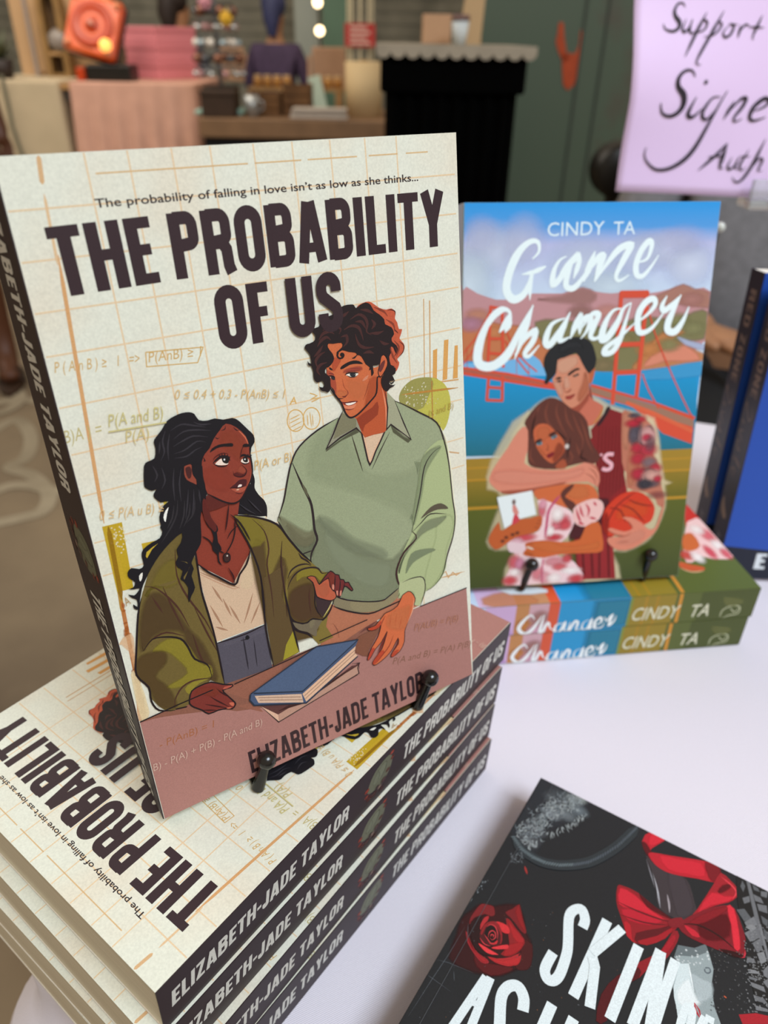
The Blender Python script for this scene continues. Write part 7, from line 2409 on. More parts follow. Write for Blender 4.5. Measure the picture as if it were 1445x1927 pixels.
P #5e121b 0.9 2 0.25:1241 3085 1392 3233 1476 3320 1409 3172 1286 3009
P #ad1e2a 0.8 2 0.25:1269 3028 1391 3160 1479 3307 1452 3175 1342 3036
P #7a1320 1 2 0:1522 3391 1646 3582 1785 3729 1867 3743 1942 3633 2000 3517 2013 3376 1911 3333 1714 3300 1590 3293 1518 3323
P #dd2a3c 0.9 2 0.5:1805 3734 1863 3741 1933 3574 1974 3424 1934 3397 1879 3564
P #d5283a 0.8 2 0.25:1549 3369 1633 3374 1683 3343 1626 3317
P #5a0f18 0.6 2 1:1647 3488 1821 3658 1879 3487 1781 3370 1680 3354
P #8e1824 0.8 2 0.5:1655 3547 1789 3712 1814 3694 1690 3490 1567 3382
L #2a080c 1 3 0.3 0.7:1520 3356 1640 3431 1807 3438 1960 3390
L #c03040 1 3 0.1 0.6:2000 3517 2013 3376 1928 3349
P #2a0a0e 0.8 2 0.25:1831 3328 1942 3378 2012 3380 1952 3330
P #7d1722 1 2 0:1436 3347 1514 3420 1549 3369 1483 3294 1438 3300
P #8a1622 1 2 0:1488 3276 1539 3259 1529 3126 1487 2975 1411 2877 1366 2752 1334 2754 1329 2870 1446 3046
P #b01f2e 0.8 2 0.25:1491 3227 1523 3223 1499 3081 1428 2961 1399 2917 1457 3078
P #541018 0.9 2 0.25:1341 2830 1366 2752 1281 2627 1244 2489 1260 2325 1194 2281 1164 2480 1222 2680
P #a81c2a 0.95 0 0:2066 2917 2172 2998 2251 3029 2261 2969 2104 2865
B #b02a34 0.0 0:1411 3397 80 40
P #1a1b1d 0.95 0 0:1816 4096 2067 4094 2235 3120 2158 3068 1994 3476 2002 3593 1908 3723 1847 3905
P #6c6e72 0.9 0 0:1895 4063 1925 4072 2140 3565 2107 3544
P #5c5f63 0.9 0 0:1867 4044 1899 4002 1896 3937 1864 3978
P #5c5f63 0.9 0 0:1945 4054 1994 4044 2014 4017 1969 4007
P #6c6e72 0.9 0 0:2020 4030 2070 4054 2073 3994 2028 3984
P #6c6e72 0.9 0 0:1969 3966 2031 3966 2061 3926 1995 3911
P #5c5f63 0.9 0 0:1880 3744 1933 3789 2006 3730 1955 3676
P #6c6e72 0.9 0 0:1900 3878 1945 3929 1962 3879 1924 3834
P #77797d 0.9 0 0:1957 3668 2014 3765 2049 3701 1995 3626
P #6c6e72 0.9 0 0:2013 3893 2085 3921 2104 3855 2038 3840
P #5c5f63 0.9 0 0:2060 3805 2118 3795 2125 3733 2086 3745
P #77797d 0.9 0 0:1975 3575 2045 3679 2081 3608 2029 3527
P #6c6e72 0.9 0 0:2039 3515 2084 3592 2107 3544
P #5c5f63 0.9 0 0:2097 3704 2138 3684 2149 3617 2123 3618
P #85878a 0.9 0 0:1972 3629 2000 3677 2052 3683 2025 3627
P #6c6e72 0.9 0 0:2003 3584 2054 3675 2094 3617 2042 3536
P #6c6e72 0.9 0 0:2053 3515 2092 3587 2126 3518 2092 3468
P #85878a 0.9 0 0:2093 3460 2136 3507 2169 3439 2135 3390
P #6c6e72 0.9 0 0:2033 3393 2082 3399 2101 3376 2035 3341
P #85878a 0.9 0 0:2059 3295 2105 3318 2149 3312 2065 3265
P #6c6e72 0.9 0 0:2072 3244 2137 3261 2133 3242 2080 3223
P #77797d 0.9 0 0:2090 3205 2185 3226 2206 3190 2110 3176
P #6c6e72 0.9 0 0:2127 3121 2201 3137 2236 3112 2148 3085
P #77797d 0.9 0 0:2054 3713 2074 3727 2168 3510 2181 3430
P #77797d 0.9 0 0:2157 3344 2184 3414 2203 3306 2170 3310
P #77797d 0.9 0 0:2172 3260 2203 3306 2216 3230
P #77797d 0.9 0 0:2155 3049 2239 3074 2246 3054 2167 3018
B #9a9c9e 0.7 0:2161 3109 7 7
B #9a9c9e 0.7 0:2096 3354 7 7
B #9a9c9e 0.7 0:2021 3348 7 7
B #9a9c9e 0.7 0:2120 2987 7 7
B #9a9c9e 0.7 0:2075 3364 7 7
B #9a9c9e 0.7 0:2045 3343 7 7
B #9a9c9e 0.7 0:2154 3086 7 7
B #9a9c9e 0.7 0:2124 3510 7 7
B #9a9c9e 0.7 0:2156 3046 7 7
B #9a9c9e 0.7 0:2187 3056 7 7
B #9a9c9e 0.7 0:2075 3542 7 7
B #9a9c9e 0.7 0:2209 3242 7 7
B #9a9c9e 0.7 0:2220 3144 7 7
B #9a9c9e 0.7 0:2229 3104 7 7
B #9a9c9e 0.7 0:2019 3619 7 7
B #9a9c9e 0.7 0:2227 3095 7 7
B #9a9c9e 0.7 0:2187 3064 7 7
B #9a9c9e 0.7 0:2098 3071 7 7
B #9a9c9e 0.7 0:2187 3046 7 7
B #9a9c9e 0.7 0:2032 3304 7 7
B #9a9c9e 0.7 0:2180 3284 7 7
B #9a9c9e 0.7 0:2078 3368 7 7
B #9a9c9e 0.7 0:2084 3207 7 7
B #9a9c9e 0.7 0:2131 3321 7 7
B #9a9c9e 0.7 0:2182 3395 7 7
B #9a9c9e 0.7 0:2043 3631 7 7
B #9a9c9e 0.7 0:2059 3260 7 7
B #9a9c9e 0.7 0:2088 3514 7 7
B #9a9c9e 0.7 0:2166 3007 7 7
B #9a9c9e 0.7 0:2144 3609 7 7
B #9a9c9e 0.7 0:2082 3419 7 7
B #9a9c9e 0.7 0:2234 3090 7 7
B #9a9c9e 0.7 0:2093 3425 7 7
B #9a9c9e 0.7 0:2142 3273 7 7
B #9a9c9e 0.7 0:2123 3508 7 7
B #9a9c9e 0.7 0:2012 3681 7 7
B #9a9c9e 0.7 0:2037 3584 7 7
B #9a9c9e 0.7 0:2230 3102 7 7
B #9a9c9e 0.7 0:2190 3052 7 7
B #9a9c9e 0.7 0:2152 3342 7 7
B #9a9c9e 0.7 0:2161 3378 7 7
B #9a9c9e 0.7 0:2150 2997 7 7
B #9a9c9e 0.7 0:2053 3395 7 7
B #9a9c9e 0.7 0:2091 3266 7 7
B #9a9c9e 0.7 0:2072 3468 7 7
B #9a9c9e 0.7 0:2079 3551 7 7
B #9a9c9e 0.7 0:2210 3101 7 7
B #9a9c9e 0.7 0:2016 3639 7 7
B #9a9c9e 0.7 0:2133 3014 7 7
B #9a9c9e 0.7 0:2132 3684 7 7
B #9a9c9e 0.7 0:2143 3260 7 7
B #9a9c9e 0.7 0:2140 3386 7 7
B #9a9c9e 0.7 0:2075 3214 7 7
B #9a9c9e 0.7 0:2132 3467 7 7
B #9a9c9e 0.7 0:2025 3589 7 7
B #9a9c9e 0.7 0:2003 3497 7 7
B #9a9c9e 0.7 0:2151 3088 7 7
B #9a9c9e 0.7 0:2134 3288 7 7
B #9a9c9e 0.7 0:2079 3397 7 7
B #9a9c9e 0.7 0:2157 3280 7 7
B #9a9c9e 0.7 0:2041 3605 7 7
B #9a9c9e 0.7 0:2039 3312 7 7
B #9a9c9e 0.7 0:2061 3518 7 7
B #9a9c9e 0.7 0:2083 3549 7 7
B #9a9c9e 0.7 0:2092 3107 7 7
B #9a9c9e 0.7 0:2172 3046 7 7
B #9a9c9e 0.7 0:2031 3302 7 7
B #9a9c9e 0.7 0:2092 3665 7 7
B #9a9c9e 0.7 0:2069 3673 7 7
B #9a9c9e 0.7 0:2114 3388 7 7
B #9a9c9e 0.7 0:2043 3582 7 7
B #9a9c9e 0.7 0:2126 3463 7 7
B #9a9c9e 0.7 0:2067 3390 7 7
B #9a9c9e 0.7 0:2150 3298 7 7
B #9a9c9e 0.7 0:2142 3149 7 7
B #9a9c9e 0.7 0:2143 3051 7 7
B #9a9c9e 0.7 0:2118 3269 7 7
B #9a9c9e 0.7 0:2040 3371 7 7
B #9a9c9e 0.7 0:2120 3726 7 7
B #9a9c9e 0.7 0:2122 3401 7 7
B #9a9c9e 0.7 0:2193 3055 7 7
B #9a9c9e 0.7 0:2088 3581 7 7
B #9a9c9e 0.7 0:2123 3360 7 7
B #9a9c9e 0.7 0:2141 3557 7 7
B #9a9c9e 0.7 0:2138 3299 7 7
B #9a9c9e 0.7 0:1989 3506 7 7
B #9a9c9e 0.7 0:2129 3318 7 7
B #9a9c9e 0.7 0:2025 3440 7 7
B #9a9c9e 0.7 0:2196 3040 7 7
B #9a9c9e 0.7 0:2175 3242 7 7
B #9a9c9e 0.7 0:2119 3339 7 7
B #9a9c9e 0.7 0:2129 3017 7 7
B #9a9c9e 0.7 0:2091 3337 7 7
B #9a9c9e 0.7 0:2042 3465 7 7
B #9a9c9e 0.7 0:2122 3233 7 7
B #9a9c9e 0.7 0:2024 3458 7 7
B #9a9c9e 0.7 0:2101 3330 7 7
B #9a9c9e 0.7 0:2112 3400 7 7
B #9a9c9e 0.7 0:2054 3560 7 7
B #9a9c9e 0.7 0:2191 3136 7 7
B #9a9c9e 0.7 0:2038 3698 7 7
B #9a9c9e 0.7 0:2102 3478 7 7
B #9a9c9e 0.7 0:2140 3384 7 7
B #9a9c9e 0.7 0:2126 2976 7 7
B #9a9c9e 0.7 0:2153 3054 7 7
B #9a9c9e 0.7 0:2031 3601 7 7
B #9a9c9e 0.7 0:2002 3568 7 7
B #9a9c9e 0.7 0:2193 3155 7 7
B #9a9c9e 0.7 0:2070 3478 7 7
B #9a9c9e 0.7 0:2034 3305 7 7
B #9a9c9e 0.7 0:2094 3704 7 7
B #9a9c9e 0.7 0:2061 3616 7 7
B #9a9c9e 0.7 0:2085 3344 7 7
B #9a9c9e 0.7 0:2030 3304 7 7
B #9a9c9e 0.7 0:2201 3162 7 7
B #9a9c9e 0.7 0:2168 3412 7 7
B #9a9c9e 0.7 0:2092 3304 7 7
B #9a9c9e 0.7 0:2007 3629 7 7
B #9a9c9e 0.7 0:2084 3545 7 7
B #9a9c9e 0.7 0:2087 3326 7 7
B #9a9c9e 0.7 0:2037 3551 7 7
B #9a9c9e 0.7 0:2154 3369 7 7
B #9a9c9e 0.7 0:2123 3469 7 7
B #9a9c9e 0.7 0:2161 3459 7 7
B #9a9c9e 0.7 0:2088 3291 7 7
B #9a9c9e 0.7 0:2141 3109 7 7
B #9a9c9e 0.7 0:2073 3215 7 7
B #9a9c9e 0.7 0:2097 3182 7 7
B #9a9c9e 0.7 0:2143 3554 7 7
B #9a9c9e 0.7 0:2159 3393 7 7
B #9a9c9e 0.7 0:2227 3098 7 7
B #9a9c9e 0.7 0:2124 3728 7 7
B #9a9c9e 0.7 0:2102 3261 7 7
B #9a9c9e 0.7 0:2163 3300 7 7
B #9a9c9e 0.7 0:2126 3623 7 7
B #9a9c9e 0.7 0:2114 3056 7 7
B #9a9c9e 0.7 0:2148 3266 7 7
B #9a9c9e 0.7 0:1979 3614 7 7
B #9a9c9e 0.7 0:1985 3644 7 7
B #9a9c9e 0.7 0:2107 3333 7 7
B #9a9c9e 0.7 0:2031 3567 7 7
B #9a9c9e 0.7 0:2061 3289 7 7
B #9a9c9e 0.7 0:2136 3512 7 7
B #9a9c9e 0.7 0:2076 3302 7 7
B #9a9c9e 0.7 0:2123 3507 7 7
B #9a9c9e 0.7 0:2151 3538 7 7
B #9a9c9e 0.7 0:2150 3279 7 7
B #9a9c9e 0.7 0:2028 3644 7 7
B #9a9c9e 0.7 0:2086 3353 7 7
B #9a9c9e 0.7 0:2111 3061 7 7
B #9a9c9e 0.7 0:2005 3450 7 7
B #9a9c9e 0.7 0:2066 3185 7 7
B #9a9c9e 0.7 0:2078 3127 7 7
B #9a9c9e 0.7 0:2127 3269 7 7
B #9a9c9e 0.7 0:2121 3632 7 7
B #9a9c9e 0.7 0:2172 3374 7 7
B #9a9c9e 0.7 0:2147 3137 7 7
B #9a9c9e 0.7 0:2218 3141 7 7
B #9a9c9e 0.7 0:2176 3011 7 7
B #9a9c9e 0.7 0:2001 3476 7 7
B #6a6c6e 0.8 0:1957 3384 7 7
B #5c5a58 0.8 0:1837 3148 7 7
B #4a4c50 0.8 0:1814 3265 7 7
B #6a6c6e 0.8 0:1927 2879 7 7
B #4a4c50 0.8 0:1832 3287 7 7
B #4a4c50 0.8 0:1888 2909 7 7
B #4a4c50 0.8 0:2032 3390 7 7
B #4a4c50 0.8 0:1981 3320 7 7
B #4a4c50 0.8 0:2083 3028 7 7
B #5c5a58 0.8 0:2042 3391 7 7
B #6a6c6e 0.8 0:1941 2854 7 7
B #5c5a58 0.8 0:1877 2889 7 7
B #4a4c50 0.8 0:1880 2868 7 7
B #5c5a58 0.8 0:1835 3200 7 7
B #6a6c6e 0.8 0:1880 2930 7 7
B #4a4c50 0.8 0:2131 2980 7 7
B #6a6c6e 0.8 0:1872 3055 7 7
B #5c5a58 0.8 0:1893 2871 7 7
B #4a4c50 0.8 0:1989 3066 7 7
B #6a6c6e 0.8 0:1905 3177 7 7
B #5c5a58 0.8 0:1927 2953 7 7
B #5c5a58 0.8 0:1856 3235 7 7
B #6a6c6e 0.8 0:1972 3062 7 7
B #4a4c50 0.8 0:2039 3199 7 7
B #4a4c50 0.8 0:2084 3035 7 7
B #6a6c6e 0.8 0:1977 3378 7 7
B #6a6c6e 0.8 0:1846 3277 7 7
B #5c5a58 0.8 0:1889 3253 7 7
B #4a4c50 0.8 0:1903 3251 7 7
B #6a6c6e 0.8 0:2033 3038 7 7
B #5c5a58 0.8 0:2047 2980 7 7
B #5c5a58 0.8 0:1789 3298 7 7
B #4a4c50 0.8 0:1998 2975 7 7
B #5c5a58 0.8 0:1787 3285 7 7
B #6a6c6e 0.8 0:1864 3163 7 7
B #6a6c6e 0.8 0:1885 3291 7 7
B #4a4c50 0.8 0:1870 3172 7 7
B #5c5a58 0.8 0:1973 3231 7 7
B #6a6c6e 0.8 0:1918 3260 7 7
B #5c5a58 0.8 0:1819 3248 7 7
B #6a6c6e 0.8 0:2008 3243 7 7
B #4a4c50 0.8 0:1969 3290 7 7
B #5c5a58 0.8 0:1897 3309 7 7
B #6a6c6e 0.8 0:2100 2958 7 7
B #4a4c50 0.8 0:1947 2863 7 7
B #4a4c50 0.8 0:1901 2880 7 7
B #4a4c50 0.8 0:2105 3067 7 7
B #4a4c50 0.8 0:1929 3020 7 7
B #4a4c50 0.8 0:1939 2970 7 7
B #4a4c50 0.8 0:1919 3337 7 7
B #4a4c50 0.8 0:2036 3240 7 7
B #5c5a58 0.8 0:1864 3151 7 7
B #6a6c6e 0.8 0:2048 3034 7 7
B #4a4c50 0.8 0:1887 2831 7 7
B #6a6c6e 0.8 0:1919 2850 7 7
B #6a6c6e 0.8 0:2052 3244 7 7
B #4a4c50 0.8 0:1993 3152 7 7
B #4a4c50 0.8 0:1952 2963 7 7
B #6a6c6e 0.8 0:2063 3336 7 7
B #4a4c50 0.8 0:1900 2868 7 7
B #4a4c50 0.8 0:2073 3287 7 7
B #4a4c50 0.8 0:2023 3382 7 7
B #4a4c50 0.8 0:2064 3281 7 7
B #6a6c6e 0.8 0:2024 3137 7 7
B #6a6c6e 0.8 0:1997 3227 7 7
B #6a6c6e 0.8 0:2075 2969 7 7
B #5c5a58 0.8 0:2050 3397 7 7
B #6a6c6e 0.8 0:1838 3323 7 7
B #6a6c6e 0.8 0:2053 3077 7 7
B #6a6c6e 0.8 0:2025 2930 7 7
B #5c5a58 0.8 0:1860 3099 7 7
B #6a6c6e 0.8 0:1998 2913 7 7
B #4a4c50 0.8 0:1859 3065 7 7
B #5c5a58 0.8 0:1917 3218 7 7
B #6a6c6e 0.8 0:2021 3125 7 7
B #4a4c50 0.8 0:2098 3033 7 7
B #6a6c6e 0.8 0:2044 3058 7 7
B #5c5a58 0.8 0:1974 3390 7 7
B #5c5a58 0.8 0:2032 3381 7 7
B #5c5a58 0.8 0:1852 3296 7 7
B #4a4c50 0.8 0:1873 3153 7 7
B #5c5a58 0.8 0:1989 3189 7 7
B #5c5a58 0.8 0:1903 3332 7 7
B #6a6c6e 0.8 0:1990 3153 7 7
B #4a4c50 0.8 0:1873 3206 7 7
B #4a4c50 0.8 0:1820 3188 7 7
B #6a6c6e 0.8 0:1999 3392 7 7
B #4a4c50 0.8 0:1938 2975 7 7
B #5c5a58 0.8 0:1858 3317 7 7
B #6a6c6e 0.8 0:1981 3287 7 7
L #c05a3a 1 0 0.2 0.5:1943 2989 1965 2984
'''
ART_DARKW = '''
L #dfeaec 1 4 0 4.0:863 2885 856 2961 805 3026 761 3001 738 2944 749 2870 808 2710 834 2612 846 2453 827 2377 784 2357 743 2393 732 2450 739 2568
L #dfeaec 1 0 0 4.1:1011 3055 992 2347
L #dfeaec 1 0 0 3.9:1135 3057 1001 2733
L #dfeaec 1 0 0 3.9:1009 2710 1053 2646 1124 2341
L #dfeaec 1 0 0 4.1:1290 2994 1276 2346
L #dfeaec 1 0 0 4.0:1446 3056 1427 2395
L #dfeaec 1 0 0 3.8:1452 3054 1539 2458
L #dfeaec 1 0 0 3.8:1565 3049 1561 2767 1561 2472
L #dfeaec 1 0 0 3.2:379 2109 312 1495
L #dfeaec 1 0 0 3.2:411 2122 459 1551
L #dfeaec 1 0 0 2.2:358 1879 434 1907
L #dfeaec 1 4 0 4.2:716 2043 687 2125 630 2175 582 2169 545 2118 544 2030 614 1860 640 1773 647 1683 630 1619 591 1585 549 1602 543 1677
L #dfeaec 1 0 0 4.0:879 2211 879 1623
L #dfeaec 1 0 0 4.0:1050 2208 1038 1628
L #dfeaec 1 0 0 3.2:890 1916 1030 1923
L #dfeaec 1 4 0 2.8:1723 2542 1718 2655 1725 2738 1746 2765 1771 2746 1782 2666 1779 2580 1767 2519 1742 2509 1723 2542
L #dfeaec 1 0 0 3.0:1861 2758 1832 2562
L #dfeaec 1 0 0 2.6:1861 2758 1924 2761
'''
ART_SIGN = '''
L #2a2530 1 4 0.45 3.07:620 2675 574 2722 496 2711 457 2624 486 2548 567 2471 557 2393 472 2352 349 2379 306 2447
L #2a2530 1 4 0.4 1.89:667 2522 627 2394 673 2346 739 2415 772 2523
L #2a2530 1 4 0.4 1.77:762 2513 748 2376 795 2328 846 2358
L #2a2530 1 4 0.3 2.36:982 2614 870 2359 738 2016
L #2a2530 1 4 0.4 1.53:860 2398 939 2507 1016 2479 991 2390 896 2349 821 2368
L #2a2530 1 4 0.3 2.36:1255 2638 1127 2363 957 2000 965 1918 1027 1909
L #2a2530 1 4 0.4 1.53:1117 2402 1200 2492 1256 2454 1218 2375 1119 2304 992 2292
L #2a2530 1 4 0.4 1.89:1385 2456 1305 2356 1347 2288 1430 2329 1460 2438 1394 2466 1525 2458
L #2a2530 1 4 0.4 1.89:1571 2459 1561 2281
L #2a2530 1 4 0.4 1.65:1563 2361 1641 2460 1716 2442
L #2a2530 1 4 0.4 2.12:1884 2591 1799 2315 1825 2266
L #2a2530 1 4 0.4 1.42:1696 2432 1955 2426
L #2a2530 1 4 0.45 4.72:971 1743 903 1824 783 1822 697 1727 713 1602 839 1477 862 1327 788 1217 662 1172 527 1224 473 1364
L #2a2530 1 4 0.4 3.07:1063 1459 987 1264 995 1177 1084 1168 1203 1290
B #2a2530 1 0:1170 1669 30 34
L #2a2530 1 4 0.4 2.6:1478 1466 1337 1443 1233 1268 1247 1160 1339 1139 1467 1316
L #2a2530 1 4 0.45 3.78:1565 1553 1467 1316 1380 1074 1244 713 1090 503 865 371 638 356 460 469 386 584 388 698
L #2a2530 1 4 0.4 2.83:1726 1406 1614 1133
L #2a2530 1 4 0.4 2.83:1662 1232 1818 1429 1913 1442 1884 1323 1790 1169 1820 1103 1932 1149
L #2a2530 1 4 0.4 2.36:2044 1282 2160 1392 2239 1458
L #2a2530 1 4 0.4 3.54:2099 1261 2252 1329 2313 1416 2218 1447 2080 1326 2050 1173 2139 1120 2321 1178
L #2a2530 1 4 0.3 2.6:1782 779 1650 605 1488 440 1384 345
L #2a2530 1 4 0.4 3.3:1782 779 1763 561 1755 398 1822 387
L #2a2530 1 4 0.2 1.42:1510 557 1783 584
L #2a2530 1 4 0.4 1.89:1928 564 1889 424 1930 366 2004 426 2042 566
L #2a2530 1 4 0.4 1.65:2045 554 2023 403 2083 368
L #2a2530 1 4 0.4 2.01:2187 683 2099 451 2138 358 2214 406
L #2a2530 1 4 0.4 1.3:2042 566 2242 581
L #2a2530 1 4 0.3 2.6:2418 846 2334 524 2278 360 2192 205 2099 168 2013 249
L #2a2530 1 4 0.4 1.89:2335 431 2403 549 2464 515 2431 363 2508 364
'''

# ================================================================= tables and cloths
def leg_table(name, label, x0, x1, y0, y1, z, mw, wood, metal, thick=0.03):
    """a trestle table standing in its own frame: top slab and four legs"""
    c = ((x0 + x1) / 2, (y0 + y1) / 2)
    t = thing(name, label, 'table', mw=mw @ Matrix.Translation((c[0], c[1], 0)))
    a, b = (x1 - x0) / 2, (y1 - y0) / 2
    obj('tabletop', MB().box(-a, a, -b, b, z - thick, z), wood, t, bevel=0.003)
    for sx in (-1, 1):
        for sy in (-1, 1):
            px, py = sx * (a - 0.06), sy * (b - 0.06)
            obj('leg', MB().tube([(px, py, 0), (px, py, z - thick)], 0.016), metal, t)
    obj('apron', MB().box(-a + .06, a - .06, -b + .05, -b + .07, z - thick - .06, z - thick), metal, t)
    return t


plastic = mat('table_plastic', '#c9c6bd', 0.5)
steel = mat('grey_steel', '#6c6d6e', 0.4, metal=0.8)
leg_table('folding_table', 'folding table hidden under the white cloth that carries the books', 0.012, TD - 0.012, -TL + 0.012, -0.012, TZ - 0.003, TM, plastic, steel)


def cloth(name, label, x0, x1, y0, y1, z, mw, m, hem=0.02, ripple=0.012, wave=0.09, r=0.008, fold=None, cat='tablecloth', flare=0.02):
    """draped cloth: flat top, rounded edge, hanging folds"""
    pts = []
    rr = 0.02

    def side(p, q, n, nrm):
        for k in range(n):
            t = k / n
            pts.append((p[0] + (q[0] - p[0]) * t, p[1] + (q[1] - p[1]) * t, *nrm))

    def corner(cx, cy, a0):
        for k in range(8):
            a = radians(a0 + 90 * k / 8)
            pts.append((cx + rr * cos(a), cy + rr * sin(a), cos(a), sin(a)))

    nx = max(8, int((x1 - x0) / 0.012))
    ny = max(8, int((y1 - y0) / 0.012))
    nx, ny = min(nx, 120), min(ny, 160)
    side((x0 + rr, y0), (x1 - rr, y0), nx, (0, -1))
    corner(x1 - rr, y0 + rr, -90)
    side((x1, y0 + rr), (x1, y1 - rr), ny, (1, 0))
    corner(x1 - rr, y1 - rr, 0)
    side((x1 - rr, y1), (x0 + rr, y1), nx, (0, 1))
    corner(x0 + rr, y1 - rr, 90)
    side((x0, y1 - rr), (x0, y0 + rr), ny, (-1, 0))
    corner(x0 + rr, y0 + rr, 180)
    n = len(pts)
    acc = [0]
    for i in range(1, n):
        acc.append(acc[-1] + sqrt((pts[i][0] - pts[i - 1][0]) ** 2 + (pts[i][1] - pts[i - 1][1]) ** 2))
    rings = []
    rings.append([(x - nxx * r, y - nyy * r, z) for x, y, nxx, nyy in pts])
    for a in (30, 60, 90):
        rings.append([(x - nxx * r * (1 - sin(radians(a))), y - nyy * r * (1 - sin(radians(a))), z - r * (1 - cos(radians(a)))) for x, y, nxx, nyy in pts])
    steps = 60
    for k in range(1, steps + 1):
        t = k / steps
        zz = z - r - (z - r - hem) * t
        ring = []
        for i, (x, y, nxx, nyy) in enumerate(pts):
            s = acc[i]
            d = flare * t + ripple * min(1, t * 2.2) * (0.6 + 0.4 * sin(s * 3.1)) * (1 + sin(2 * pi * s / wave + 0.9 * sin(s * 2.3)))
            if fold:
                fx, fy, fz, fa = fold
                d += fa * math.exp(-((x - fx) ** 2 + (y - fy) ** 2) / 0.004) * math.exp(-((zz - fz) / 0.020) ** 2)
            ring.append((x + nxx * d, y + nyy * d, zz))
        rings.append(ring)
    vs = [p for rg in rings for p in rg]
    fs = [tuple(range(n))]
    for k in range(len(rings) - 1):
        for i in range(n):
            j = (i + 1) % n
            fs.append((k * n + i, k * n + j, (k + 1) * n + j, (k + 1) * n + i))
    b = MB()
    b.add(vs, fs, True)
    b.sm[0] = False
    c = ((x0 + x1) / 2, (y0 + y1) / 2)
    b.v = [(x - c[0], y - c[1], q) for x, y, q in b.v]
    ob = obj(name, b, m, mw=mw @ Matrix.Translation((c[0], c[1], 0)))
    return tag(ob, label, cat)


def weave_mat(name, col, fine=3200, strength=0.25, warm=None):
    m = bpy.data.materials.new(name)
    m.use_nodes = True
    nt = m.node_tree
    b = nt.nodes['Principled BSDF']
    b.inputs['Base Color'].default_value = lin(col)
    b.inputs['Roughness'].default_value = 0.8
    b.inputs['Sheen Weight'].default_value = 0.15
    tc = nt.nodes.new('ShaderNodeTexCoord')
    wv = nt.nodes.new('ShaderNodeTexWave')
    wv.inputs['Scale'].default_value = fine / 5
    wv.inputs['Distortion'].default_value = 0.6
    wv.bands_direction = 'DIAGONAL'
    nt.links.new(tc.outputs['Object'], wv.inputs['Vector'])
    bp = nt.nodes.new('ShaderNodeBump')
    bp.inputs['Strength'].default_value = strength
    bp.inputs['Distance'].default_value = 0.0006
    nt.links.new(wv.outputs['Fac'], bp.inputs['Height'])
    nt.links.new(bp.outputs['Normal'], b.inputs['Normal'])
    n = nt.nodes.new('ShaderNodeTexNoise')
    n.inputs['Scale'].default_value = 900
    nt.links.new(tc.outputs['Object'], n.inputs['Vector'])
    rp = nt.nodes.new('ShaderNodeValToRGB')
    c = lin(col)
    rp.color_ramp.elements[0].color = (c[0] * .93, c[1] * .93, c[2] * .93, 1)
    rp.color_ramp.elements[1].color = c
    nt.links.new(n.outputs['Fac'], rp.inputs['Fac'])
    nt.links.new(rp.outputs['Color'], b.inputs['Base Color'])
    return m


cloth_m = weave_mat('lavender_white_cloth', '#e0dbe5', strength=0.3)
cloth('tablecloth', 'white cloth with a lavender tint covering the book table', 0, TD, -TL, 0, TZ, TM, cloth_m, fold=(0.0, 0.0, 0.674, 0.022), ripple=0.004, wave=0.21, flare=0.012)

# ================================================================= books
pages_m = bpy.data.materials.new('page_edges')
pages_m.use_nodes = True
_nt = pages_m.node_tree
_b = _nt.nodes['Principled BSDF']
_b.inputs['Roughness'].default_value = 0.85
_tc = _nt.nodes.new('ShaderNodeTexCoord')
_mp = _nt.nodes.new('ShaderNodeMapping')
_mp.inputs['Scale'].default_value = (6, 6, 5200)
_n = _nt.nodes.new('ShaderNodeTexNoise')
_n.inputs['Scale'].default_value = 1.0
_n.inputs['Detail'].default_value = 3
_nt.links.new(_tc.outputs['Object'], _mp.inputs['Vector'])
_nt.links.new(_mp.outputs['Vector'], _n.inputs['Vector'])
_r = _nt.nodes.new('ShaderNodeValToRGB')
_r.color_ramp.elements[0].position = 0.3
_r.color_ramp.elements[1].position = 0.7
_r.color_ramp.elements[0].color = lin('#c0b69c')
_r.color_ramp.elements[1].color = lin('#e0d8c1')
_nt.links.new(_n.outputs['Fac'], _r.inputs['Fac'])
_nt.links.new(_r.outputs['Color'], _b.inputs['Base Color'])
white_pages = mat('white_page_edges', '#efece2', 0.85, noise=0.08, scale=3000)
CT = 0.00035


